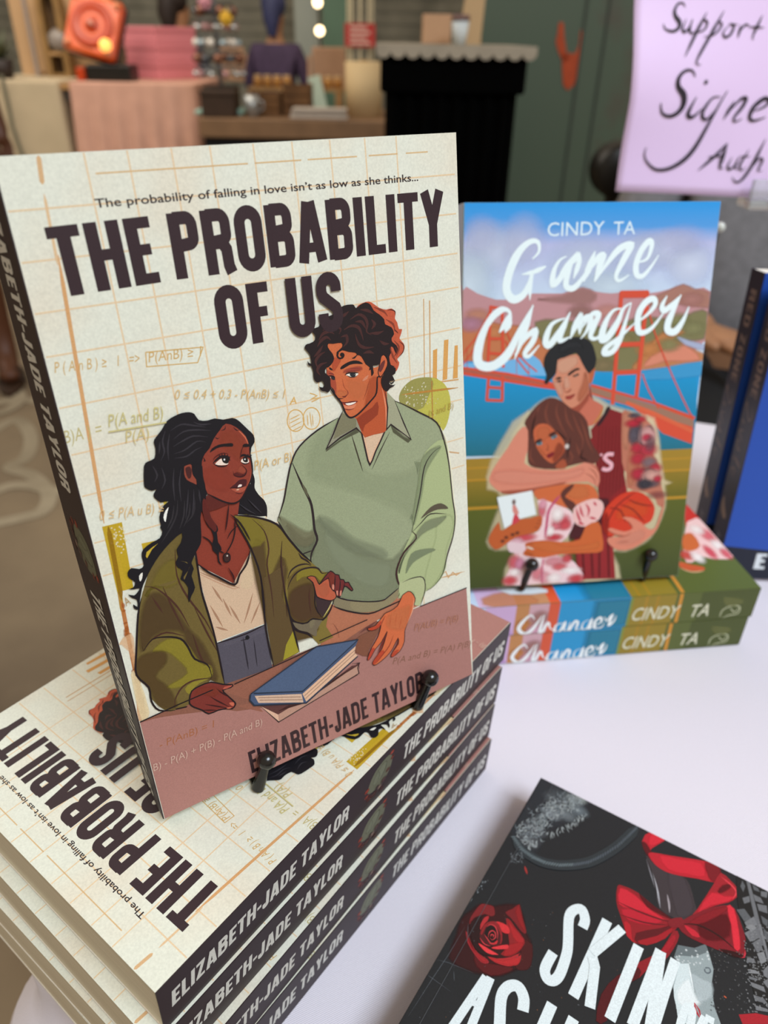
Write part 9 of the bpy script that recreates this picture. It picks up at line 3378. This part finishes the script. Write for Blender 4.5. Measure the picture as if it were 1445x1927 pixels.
def arch(x0, x1, z0, z1, n=14):
    """outline with a pointed-round head"""
    c, rx = (x0 + x1) / 2, (x1 - x0) / 2
    hgt = min(z1 - z0, rx * 2.2)
    pts = [(x0, z0), (x1, z0)]
    for k in range(n + 1):
        a = pi * k / n
        pts.append((c + rx * cos(a), z1 - hgt + hgt * sin(a)))
    return pts


D1 = 5.55
x0, x1, z0, z1 = ext(6, 238, -40, 142, D1 + .12)
bp_ = hthing('display_board', 'tall tan wooden board standing at the back of the blurred stall', 'display board', (x0 + x1) / 2, D1 + .12, ST + .001)
w2 = (x1 - x0) / 2
obj('panel', MB().box(-w2, w2, 0, .02, 0, z1 - ST), mat('tan_board', '#b3916a', 0.7, noise=.08, scale=2), bp_)
for s in (-1, 1):
    obj('foot', MB().box(s * (w2 - .1) - .015, s * (w2 - .1) + .015, .02, .14, 0, .03), wood, bp_)
for px0, px1, py0, D, m, lab in ((34, 74, -30, D1, mat('grey_arch', '#8c827c', 0.5, noise=.1), 'grey arched panel leaning on the tan board at the left'),
                                 (204, 250, -20, D1 + .02, mat('brown_arch', '#5c4833', 0.6, noise=.2), 'brown arched panel behind the orange device')):
    x0, x1, z0, z1 = ext(px0, px1, py0, 140, D)
    c = (x0 + x1) / 2
    h = z1 - ST
    ap = hthing('arched_display', lab, 'panel', c, D, ST + .001)
    obj('face', MB().prism(arch(x0 - c, x1 - c, 0, h), 0, .018), m, ap)
    obj('prop', MB().box(-.02, .02, .018, .09, 0, .02), wood, ap)
x0, x1, z0, z1 = ext(66, 132, -30, 140, D1 - .03)
c = (x0 + x1) / 2
h = z1 - ST
sh = hthing('arched_shelf', 'brown arched wooden shelf on the blurred stall', 'shelf', c, D1 - .03, ST + .001)
out = arch(x0 - c, x1 - c, 0, h, 16)
obj('back_panel', MB().prism(arch((x0 - c) * .97, (x1 - c) * .97, 0, h * .97), .06, .075), mat('dark_shelf_back', '#5a4228', .7, noise=.2), sh)
fr = MB()
v, f = ribbon(out, .035, True)
n = len(v)
fr.add([(a, -.03, b) for a, b in v] + [(a, .075, b) for a, b in v], f + [tuple(i + n for i in q) for q in f] + [(i, (i + 1) % (n // 2), (i + 1) % (n // 2) + n, i + n) for i in range(n // 2)] +
       [(n // 2 + i, n // 2 + (i + 1) % (n // 2), n // 2 + (i + 1) % (n // 2) + n, n // 2 + i + n) for i in range(n // 2)])
obj('arch_frame', fr, mat('shelf_wood', '#8a6a3c', .6, noise=.2), sh)
zs = hp(90, 97, D1 - .03)[1] - ST
obj('shelf_board', MB().box((x0 - c) * .93, (x1 - c) * .93, -.03, .06, zs - .02, zs), wood, sh)
bw = hthing('bowl', 'pale grey rounded bowl on the brown arched shelf', 'bowl', c + .03, D1 - .015, ST + .001 + zs + .0005)
obj('body', MB().lathe([(0, 0), (.05, 0), (.075, .04), (.07, .09), (.035, .12), (0, .125)]), mat('pale_glaze', '#857c74', .4, noise=.05), bw)
x0, _ = hp(167, 20, D1 + .3)
p_ = hthing('post', 'thin blue grey post behind the orange device', 'post', x0, D1 + .75)
obj('shaft', MB().box(-.018, .018, -.018, .018, 0, 2.2), mat('blue_grey_paint', '#7c8a86', .5, noise=.1), p_)
obj('foot_plate', MB().box(-.07, .07, -.07, .07, 0, .012), steel, p_)
x0, z0 = hp(10, 130, D1 - .35)
pt = hthing('flower_pot', 'small dark pot with a leafy plant at the left end of the stall', 'plant', hp(6, 130, D1 - .35)[0], D1 - .35, ST + .001)
obj('pot', MB().lathe([(0, 0), (.05, 0), (.065, .1), (.06, .1), (0, .09)]), mat('dark_pot', '#2a201c', .6, noise=.2), pt)
lf = MB()
for k in range(26):
    a, e, L = random.uniform(0, 6.28), random.uniform(.5, 1.4), random.uniform(.08, .2)
    d = Vector((cos(a) * cos(e), sin(a) * cos(e), sin(e)))
    s_ = d.cross(Vector((0, 0, 1))).normalized() * .018
    p0 = Vector((0, 0, .09))
    lf.add([p0, p0 + d * L * .5 + s_, p0 + d * L, p0 + d * L * .5 - s_], [(0, 1, 2, 3)])
obj('leaves', lf, mat('dull_leaf', '#4c5238', .6, noise=.3), pt)

# orange device on a black base
Dq = 5.15
orange = mat('orange_plastic', '#d9591a', .3, noise=.06, spec=.6)
orange_d = mat('deep_orange_plastic', '#b23a0c', .35, noise=.1)
blackp = mat('black_plastic', '#15130f', .4, noise=.3)
xo, zo = hp(197, 118, Dq)
od = hthing('orange_device', 'orange square cased device with a round dish face on a black base', 'device', xo, Dq, ST + .0015)
px = 1410 / Dq / 1.0
S1 = .19
tl = Matrix.Translation((-.03, 0, .27)) @ Matrix.Rotation(radians(-22), 4, 'X') @ Matrix.Rotation(radians(14), 4, 'Y')


def xf(b, M):
    b.v = [tuple(M @ Vector(p)) for p in b.v]
    return b


obj('case', xf(MB().box(-S1 * .78, S1 * .78, -.03, .05, -S1 * .82, S1 * .82), tl), orange, od, bevel=.02)
obj('dish', xf(MB().lathe([(.125, 0), (.118, .012), (.09, .004), (.05, -.008), (.03, .012), (0, .016)], (0, -.034, 0), 32, (0, -1, 0)), tl), orange_d, od)
obj('hub', xf(MB().ball((0, -.05, 0), .022), tl), mat('pale_hub', '#cf8a78', .4, noise=.05), od)
for sx in (-1, 1):
    for sz in (-1, 1):
        obj('bolt', xf(MB().ball((sx * S1 * .62, -.034, sz * S1 * .66), .02), tl), mat('peach_bolt', '#d98a62', .4, noise=.05), od)
obj('rim', xf(MB().box(-S1 * .8, S1 * .8, .04, .09, -S1 * .84, S1 * .84), tl), blackp, od, bevel=.02)
obj('base', MB().box(-.10, .16, -.06, .12, 0, .085), blackp, od, bevel=.01)
obj('foot', MB().box(-.16, -.11, -.06, .02, 0, .07), orange_d, od, bevel=.008)
glintm = mat('amber_glint', '#ffb45a', .4, noise=.05, emit=1.6)  # emissive ball stands in for the warm highlight on the orange case
obj('amber_highlight', xf(MB().ball((S1 * .55, -.05, -S1 * .5), .035), tl), glintm, od)

# pink boxes
xk, zk = hp(300, 128, 5.45)
pinkm = mat('coral_pink_card', '#d9828a', .6, noise=.05, scale=4)
hgt = (hp(300, 50, 5.45)[1] - ST) / 3
for k in range(3):
    b = hthing('gift_box', ['coral pink box at the bottom of the pile of three on the stall', 'coral pink box in the middle of the pile of three on the stall', 'coral pink box on top of the pile of three on the stall'][k],
               'box', xk, 5.55, ST + .0015 + k * hgt, 'coral pink boxes on the stall', radians(-38))
    obj('box_body', MB().box(-.155, .155, -.155, .155, 0, hgt * .72), pinkm, b, bevel=.003)
    obj('lid', MB().box(-.16, .16, -.16, .16, hgt * .72, hgt * .985), pinkm, b, bevel=.003)

# ================================================================= counter with trinkets
D2 = 4.35
x0, z2 = hp(372, 222, D2)
x1, _ = hp(738, 212, D2)
CT_ = z2
ct = hthing('counter', 'brown wooden counter draped in black below, in the blurred background', 'table', (x0 + x1) / 2, D2 + .38)
w2 = (x1 - x0) / 2
obj('tabletop', MB().box(-w2, w2, -.38, .38, CT_ - .09, CT_), mat('counter_wood', '#8a6a4c', .5, noise=.25, scale=8), ct, bevel=.006)
obj('skirt', MB().box(-w2 + .02, w2 - .02, -.36, .36, 0.002, CT_ - .09), black_cloth, ct)


def on_counter(px, D):
    return hp(px, 200, D)[0]


# rack of charms
Dr = D2 + .30
xr = hp(412, 120, Dr)[0]
rk = hthing('trinket_rack', 'revolving wire rack hung with shiny charms on the counter', 'rack', xr, Dr, CT_ + .0008)
zr = hp(412, -10, Dr)[1] - CT_
obj('plinth', MB().box(-.085, .085, -.085, .085, 0.022, .13), mat('dark_plinth', '#3a2c22', .6, noise=.2), rk)
obj('mint_tray', MB().box(-.13, .13, -.13, .13, 0, .022), mat('mint_tray', '#9fc7bb', .4, noise=.05), rk, bevel=.008)
obj('pole', MB().tube([(0, 0, .13), (0, 0, zr)], .012), steel, rk)
tiers = []
for k in range(5):
    z = .22 + (zr - .26) * k / 4
    R_ = .125 - .008 * k
    ring = [(R_ * cos(a * pi / 12), R_ * sin(a * pi / 12), z) for a in range(25)]
    obj('ring', MB().tube(ring, .004, 6).tube([(-R_, 0, z), (R_, 0, z)], .004, 6), steel, rk)
    tiers.append((z, R_))
chm = [mat('charm_' + n, c, .2, metal=mt, noise=.1, spec=.7) for n, c, mt in (('silver', '#cfd4d4', .7), ('pearl', '#e3dcd2', .1), ('smoke', '#4a4f55', .3), ('rose', '#b98a8a', .2), ('pale_blue', '#a9bcc4', .2), ('copper', '#8a5a44', .5))]
charm_meshes = []
for i, m in enumerate(chm):
    b = MB().ball((0, 0, -.028), .017 + .003 * (i % 3), 12, .8 + .25 * (i % 2)).tube([(0, 0, 0), (0, 0, -.014)], .002, 6)
    me = b.mesh('charm')
    me.materials.append(m)
    charm_meshes.append(me)
kk = 0
for z, R_ in tiers:
    for a in range(11):
        an = a * 2 * pi / 11 + kk * .3
        o = bpy.data.objects.new('charm', charm_meshes[(kk * 5 + a * 3) % len(charm_meshes)])
        COL.objects.link(o)
        o.matrix_world = HALL @ Matrix.Translation((xr + R_ * cos(an), Dr + R_ * sin(an), CT_ + .0008 + z - .004)) @ Matrix.Rotation(an, 4, 'Z')
        o.scale = (1, 1, 1)
        tag(o, 'small shiny charm hanging on the wire rack', 'charm', 'charms on the wire rack')
    kk += 1
for nm, px_, py_, r, col, lab in (('charm', 425, 35, .030, '#d9ab2c', 'big yellow flower shaped charm on the wire rack'), ('charm', 385, 4, .030, '#c98a96', 'pink charm near the top of the wire rack')):
    x, z = hp(px_, py_, Dr - .16)
    b = MB().ball((0, 0, 0), r * .7, 12)
    for a in range(6):
        b.ball((r * .75 * cos(a * pi / 3), 0, r * .75 * sin(a * pi / 3)), r * .45, 8)
    b.tube([(0, 0, r), (0, .06, r + .02)], .003, 6)
    tag(obj(nm, b, mat('charm_' + col[1:], col, .4, noise=.1), mw=HALL @ Matrix.Translation((x, Dr - .16, z))), lab, 'charm')

# things on the counter
db = hthing('storage_box', 'dark brown box under the trinket rack at the left of the counter', 'box', on_counter(412, D2 + .08), D2 + .1, CT_ + .0008)
obj('box_body', MB().box(-.085, .085, -.06, .06, 0, .10), mat('dark_brown_card', '#3c2a1c', .6, noise=.2), db, bevel=.004)
obj('lid', MB().box(-.09, .09, -.065, .065, .10, .12), mat('dark_brown_card'), db, bevel=.004)
cu = hthing('cup', 'silver grey cup on the counter', 'cup', on_counter(474, D2 + .1), D2 + .1, CT_ + .0008)
obj('body', MB().lathe([(0, 0), (.03, 0), (.04, .1), (.036, .1), (.028, .006), (0, .006)]), mat('silver_cup', '#a8aaa8', .3, metal=.5, noise=.1), cu)
obj('handle', MB().tube([(.036, 0, .08), (.06, 0, .07), (.06, 0, .04), (.033, 0, .025)], .005), mat('silver_cup'), cu)
for px0, w_, h_, dz, lab in ((505, .068, .11, 0, 'brown slatted crate at the left of two on the counter'), (562, .066, .15, 0, 'dark brown slatted crate at the right of two on the counter')):
    cr = hthing('wooden_crate', lab, 'crate', on_counter(px0, D2 + .25), D2 + .25, CT_ + .0008)
    for k in range(3):
        z = h_ * (k + .08) / 3
        obj('slat', MB().box(-w_, w_, -.08, -.07, z, z + h_ * .27), oak, cr)
        obj('slat', MB().box(-w_, w_, .07, .08, z, z + h_ * .27), oak, cr)
    for sx in (-1, 1):
        obj('end_board', MB().box(sx * w_ - .008, sx * w_ + .008, -.07, .07, 0, h_), oak, cr)
    obj('bottom_board', MB().box(-w_ + .008, w_ - .008, -.07, .07, .002, .012), oak, cr)
tw = hthing('folded_towel', 'pale grey folded cloth at the front of the counter', 'cloth', on_counter(600, D2 - .2), D2 - .18 + .0, CT_ + .0008)
obj('folds', MB().box(-.15, .15, -.07, .05, 0, .018).box(-.145, .14, -.065, .05, .018, .034).box(-.14, .145, -.07, .045, .034, .05), mat('pale_towel', '#b5a99c', .9, noise=.1, scale=30), tw, bevel=.006)
tw.location = hall(hp(600, 230, D2 + .02)[0], D2 + .088, CT_ + .0008)
pr = hthing('paper_roll', 'thick cream roll standing on the counter beside the black stand', 'roll', on_counter(684, D2 + .25), D2 + .30, CT_ + .0008)
hr = hp(684, 116, D2 + .30)[1] - CT_
obj('roll_body', MB().lathe([(.03, .001), (.10, .001), (.10, hr), (.03, hr), (.03, .001)], n=32), mat('cream_roll', '#d3b88a', .7, noise=.06, scale=6), pr)
obj('core', MB().lathe([(.026, .0), (.0295, .0), (.0295, hr + .006), (.026, hr + .006), (.026, 0)], n=24), mat('card_core', '#a98658', .8, noise=.1), pr)
ws = hthing('wire_stand', 'pale wire column with a red sign behind the cream roll', 'stand', hp(678, 100, D2 + 1.0)[0], D2 + 1.0)
for a in range(8):
    c, s = cos(a * pi / 4), sin(a * pi / 4)
    obj('rod', MB().tube([(.072 * c, .072 * s, .02), (.072 * c, .072 * s, 1.75)], .008, 6), mat('cream_wire', '#cfc4a4', .5, noise=.05), ws)
obj('base', MB().lathe([(0, 0), (.13, 0), (.13, .02), (0, .02)]), mat('cream_wire'), ws)
zz = [hp(678, q, D2 + 1.0)[1] for q in (88, 44)]
obj('red_sign', MB().box(-.09, .09, -.092, -.082, zz[0], zz[1]), mat('red_sign', '#b3342c', .5, noise=.06), ws)
g = MB()
for k in range(4):
    z = zz[0] + (zz[1] - zz[0]) * (k + .5) / 4.5
    g.box(-.06, .06 - .02 * (k % 2), -.0935, -.092, z, z + .012)
obj('print_lines', g, mat('pale_print', '#d8b8a8', .6, noise=.05), ws)
pc = hthing('card_stand', 'pale green card leaning in a stand on the counter', 'card', on_counter(606, D2 + .42), D2 + .42, CT_ + .0008)
obj('card', xf(MB().box(-.035, .035, -.002, .002, 0.006, .19), Matrix.Rotation(radians(-16), 4, 'X') @ Matrix.Rotation(radians(-14), 4, 'Y')), mat('pale_green_card', '#a9b8a4', .6, noise=.06), pc)
obj('foot', MB().box(-.04, .04, -.03, .06, 0, .006), clear, pc)
for k, px0 in enumerate((486, 504, 522, 540, 600, 618, 636)):
    j = hthing('jar', ['small amber jar at the left end of the row behind the crates', 'small amber jar second from the left behind the crates', 'small amber jar third from the left behind the crates', 'small amber jar fourth from the left behind the crates',
                       'small amber jar left of three beside the cream roll', 'small amber jar in the middle of three beside the cream roll', 'small amber jar nearest the cream roll'][k], 'jar', hp(px0, 160, D2 + .55)[0], D2 + .55, CT_ + .12, 'row of amber jars')
    obj('glass', MB().lathe([(0, 0), (.024, 0), (.026, .03), (.02, .045), (0, .045)]), mat('amber_jar', '#b4803f', .3, noise=.1), j)
    obj('lid', MB().lathe([(0, .0452), (.021, .0452), (.021, .056), (0, .056)]), mat('tan_lid', '#c9a878', .5, noise=.05), j)
rs = hthing('riser_shelf', 'low wooden riser carrying the row of amber jars', 'shelf', hp(562, 160, D2 + .55)[0], D2 + .55)
wr = hp(648, 160, D2 + .55)[0] - hp(562, 160, D2 + .55)[0]
obj('board', MB().box(-wr - .02, wr, -.05, .05, CT_ + .10, CT_ + .1195), wood, rs)
for s in (-1, 1):
    obj('leg', MB().box(s * (wr - .03) - .02, s * (wr - .03) + .02, -.05, .05, CT_ + .001, CT_ + .10), wood, rs)

# pale chairs behind the counter
for px0, D, tn, lab in ((462, 7.6, -.5, 'pale bentwood chair behind the trinket rack'), (590, 6.1, .5, 'pale wooden chair with a tan back panel near the green pillar')):
    c_ = hthing('wooden_chair', lab, 'chair', hp(px0, 120, D)[0], D + .2, 0, None, tn)
    zt_ = hp(px0, 88, D)[1]
    tanw = mat('tan_chair', '#b58e70', .6, noise=.08)
    obj('backrest', MB().box(-.13, .13, -.24, -.22, zt_ - .26, zt_), tanw, c_, bevel=.01)
    obj('seat', MB().box(-.2, .2, -.22, .2, .43, .46), tanw, c_, bevel=.008)
    for sx in (-1, 1):
        obj('leg', MB().tube([(sx * .17, -.23, 0), (sx * .15, -.23, zt_ - .05)], .014), tanw, c_)
        obj('leg', MB().tube([(sx * .18, .17, 0), (sx * .18, .17, .43)], .014), tanw, c_)

# pillars and string of bulbs
for px0, px1, D, m, lab in ((606, 662, 7.6, mat('green_paint', '#5c7a64', .5, noise=.15, scale=3), 'green painted steel pillar in the background'),
                            (553, 602, 8.0, mat('pale_grey_paint', '#a7ada2', .5, noise=.1, scale=3), 'pale grey pillar left of the green one')):
    x0, x1, _, _ = ext(px0, px1, 0, 100, D)
    c_ = hthing('pillar', lab, 'pillar', (x0 + x1) / 2, D)
    w2 = (x1 - x0) / 2
    obj('shaft', MB().box(-w2, w2, -.02, .0, 0.02, 4.3).box(-w2, w2, .22, .24, 0.02, 4.3).box(-.02, .02, 0, .22, 0.02, 4.3), m, c_)
    obj('foot_plate', MB().box(-w2 - .05, w2 + .05, -.06, .28, 0, .02), steel, c_)
Ds = 6.4
bulb_m = mat('lit_bulb', '#ffe2b0', .4, noise=.02, emit=6.0)
pts = []
for q in ((588, -260), (593, -130), (598, 5), (602, 58), (604, 100)):
    x, z = hp(q[0], q[1], Ds)
    pts.append((x, 0, z))
x0 = pts[0][0]
sl = hthing('string_lights', 'string of warm lit bulbs hanging by the green pillar', 'lights', x0, Ds, 0)
obj('wire', MB().tube([(p[0] - x0, 0, p[2]) for p in pts], .005, 6), blackp, sl)
for p in pts[1:4]:
    obj('bulb', MB().ball((p[0] - x0, -.03, p[2]), .030, 14), bulb_m, sl)
    obj('socket', MB().tube([(p[0] - x0, 0, p[2] + .0), (p[0] - x0, -.03, p[2] + .04)], .012, 8), blackp, sl)

# ================================================================= black draped stand
D3 = 2.45
xa, z3 = hp(716, 96, D3)
xb, _ = hp(996, 96, D3)
c_ = (xa + xb) / 2
w2 = (xb - xa) / 2
bs = hthing('draped_stand', 'tall black draped stand with a scalloped cream topper', 'stand', c_, D3 + .26)
zz = hp(850, 88, D3)[1]
deep_black = mat('deep_black_cloth', '#020202', .95, noise=.3, scale=20, spec=.05)
# pleated body
pl = []
n = 220
for k in range(n):
    s = 4.0 * k / n
    a, b = w2 - .025, .235
    if s < 1:
        x, y, nx_2, ny_2 = -a + 2 * a * s, -b, 0, -1
    elif s < 2:
        x, y, nx_2, ny_2 = a, -b + 2 * b * (s - 1), 1, 0
    elif s < 3:
        x, y, nx_2, ny_2 = a - 2 * a * (s - 2), b, 0, 1
    else:
        x, y, nx_2, ny_2 = -a, b - 2 * b * (s - 3), -1, 0
    w_ = .010 * sin(k * .9)
    pl.append((x + nx_2 * w_, y + ny_2 * w_))
obj('drape', MB().prism(pl, .004, zz - .03, 'z'), deep_black, bs)
obj('valance', MB().box(-w2, w2, -.26, .26, zz - .115, zz - .012), deep_black, bs, bevel=.01)
# scalloped cream topper
tp = MB()
tp.box(-w2 - .012, w2 + .02, -.275, .275, zz - .012, zz + .004)
sc = []
m_ = 11
for k in range(m_):
    xq0 = -w2 - .012 + (2 * w2 + .032) * k / m_
    xq1 = -w2 - .012 + (2 * w2 + .032) * (k + 1) / m_
    pts2 = [(xq0, zz - .012), (xq1, zz - .012)]
    for q in range(9):
        a = pi * q / 8
        pts2.append(((xq0 + xq1) / 2 + (xq1 - xq0) / 2 * cos(a), zz - .012 - .018 * sin(a)))
    tp.prism(pts2[:2][::-1] + pts2[2:][::-1], -.278, -.274)
obj('topper', tp, mat('cream_topper', '#a89d8a', .8, noise=.15, scale=12), bs)
TOPZ = zz + .0045
kb = hthing('cardboard_box', 'small tan cardboard box on the black draped stand', 'box', hp(821, 50, D3 + .26)[0], D3 + .26, TOPZ)
hb = hp(823, 26, D3 + .2)[1] - TOPZ
obj('box_body', MB().box(-.042, .042, -.04, .04, 0, hb), mat('cardboard', '#c39a76', .7, noise=.05), kb, bevel=.002)
obj('tape', MB().box(-.012, .012, -.0405, .0405, hb - .0001, hb + .0004), mat('tape', '#d8b890', .4, noise=.03), kb)
kc = hthing('cup', 'white paper cup beside the cardboard box on the black stand', 'cup', hp(866, 50, D3 + .10)[0], D3 + .10, TOPZ)
hc = hp(862, 28, D3 + .15)[1] - TOPZ
obj('cup_body', MB().lathe([(0, 0), (.018, 0), (.025, hc * .8), (.0, hc * .8)]), mat('white_cup', '#cfd6d6', .5, noise=.05), kc)
obj('lid', MB().lathe([(0, hc * .8 + .0004), (.027, hc * .8 + .0004), (.025, hc), (0, hc)]), mat('brown_lid', '#7c5f58', .5, noise=.1), kc)
kp = hthing('wooden_board', 'slanted pale wooden panel standing on the right of the black stand', 'panel', hp(892, 60, D3 + .2)[0], D3 + .24, TOPZ)
obj('panel', MB().prism([(-.045, 0), (.025, 0), (.04, .30), (.0, .30)], 0, .02), mat('pale_ply', '#c3a378', .6, noise=.1, scale=5), kp)
obj('foot', MB().box(-.05, .03, .02, .05, 0, .012), wood, kp)

# ================================================================= green machine cabinet
D4 = 3.2
xa, zt4 = hp(912, -60, D4)
xb, _ = hp(1500, -60, D4)
c_ = (xa + xb) / 2
w2 = (xb - xa) / 2
gm = bpy.data.materials.new('green_rusty_paint')
gm.use_nodes = True
nt = gm.node_tree
b = nt.nodes['Principled BSDF']
b.inputs['Roughness'].default_value = .55
tc = nt.nodes.new('ShaderNodeTexCoord')
n1 = nt.nodes.new('ShaderNodeTexNoise')
n1.inputs['Scale'].default_value = 5
n1.inputs['Detail'].default_value = 8
nt.links.new(tc.outputs['Object'], n1.inputs['Vector'])
gr = nt.nodes.new('ShaderNodeSeparateXYZ')
nt.links.new(tc.outputs['Object'], gr.inputs['Vector'])
ad = nt.nodes.new('ShaderNodeMath')
ad.operation = 'MULTIPLY_ADD'
ad.inputs[1].default_value = .55
ad.inputs[2].default_value = 0.16
nt.links.new(gr.outputs['X'], ad.inputs[0])
sm = nt.nodes.new('ShaderNodeMath')
sm.operation = 'ADD'
nt.links.new(ad.outputs[0], sm.inputs[0])
nt.links.new(n1.outputs['Fac'], sm.inputs[1])
rp = nt.nodes.new('ShaderNodeValToRGB')
rp.color_ramp.elements[0].position = .62
rp.color_ramp.elements[0].color = lin('#4d5c4a')
rp.color_ramp.elements[1].position = .86
rp.color_ramp.elements[1].color = lin('#54463c')
nt.links.new(sm.outputs[0], rp.inputs['Fac'])
nt.links.new(rp.outputs['Color'], b.inputs['Base Color'])
cab = hthing('machine_cabinet', 'big green painted metal cabinet with an orange spray mark, right of the black stand', 'cabinet', c_, D4 + .3)
obj('body', MB().box(-w2, w2, -.3, .3, .06, zt4), gm, cab, bevel=.01)
obj('plinth', MB().box(-w2 + .03, w2 - .03, -.27, .27, 0, .06), blackp, cab)
seam = MB()
for px0 in (1105, 1148):
    x = hp(px0, 0, D4)[0] - c_
    seam.box(x - .004, x + .004, -.304, -.299, .1, zt4 - .05)
obj('door_seam', seam, mat('seam_dark', '#3a3f36', .7, noise=.2), cab)  # dark strips along the door joints
vm = MB()


def pxl(px, py):
    x, z = hp(px, py, D4 - .004)
    return (x - c_, z)


for outl in ([(1052, 42), (1060, 42), (1062, 70), (1066, 100), (1072, 110), (1060, 118), (1050, 95), (1046, 78), (1050, 60)],
             [(1058, 100), (1072, 100), (1082, 102), (1090, 85), (1093, 55), (1095, 60), (1092, 100), (1088, 130), (1080, 160), (1068, 170), (1060, 160), (1058, 130)]):
    vm.prism([pxl(*p) for p in outl], -.3035, -.3005)
obj('spray_mark', vm, mat('orange_spray', '#b8481a', .6, noise=.15, scale=30), cab)
bk = hthing('loudspeaker', 'small round black speaker on a post partly behind the lavender sign', 'speaker', hp(1162, 320, 1.9)[0], 1.9)
zb = hp(1162, 320, 1.9)[1]
obj('head', MB().lathe([(0, -.05), (.055, -.05), (.06, -.03), (.06, .04), (.05, .05), (0, .05)], (0, 0, zb), 24, (0, -1, 0)), blackp, bk)
obj('post', MB().tube([(0, .02, .015), (0, .02, zb)], .014), blackp, bk)
obj('base', MB().lathe([(0, 0), (.12, 0), (.12, .015), (0, .015)]), blackp, bk)
x, z = hp(1355, 428, 1.12)
bt = MB().ball((0, 0, 0), .0065, 16).tube([(0, 0, 0), (0, .0, -(z - TZ) + .0)], .0012, 6)
pb = thing('highlight_pin', 'made-up thin pin, its pale head standing in for a blurred highlight, just right of the bridge cover book', 'stand', hall(hp(1355, 428, .62)[0], .62, TZ))  # made-up pin, put in for a small out-of-focus highlight
z = hp(1355, 428, .62)[1] - TZ
obj('pin_head', MB().ball((0, 0, z), .0040, 16), mat('pearl_head', '#c9cdc6', .15, noise=.05, spec=.8), pb)
obj('pin_wire', MB().tube([(0, 0, .004), (0, 0, z)], .0007, 6), steel, pb)
obj('pin_base', MB().lathe([(0, .0005), (.014, .0005), (.014, .003), (0, .004)]), mat('pearl_head'), pb)
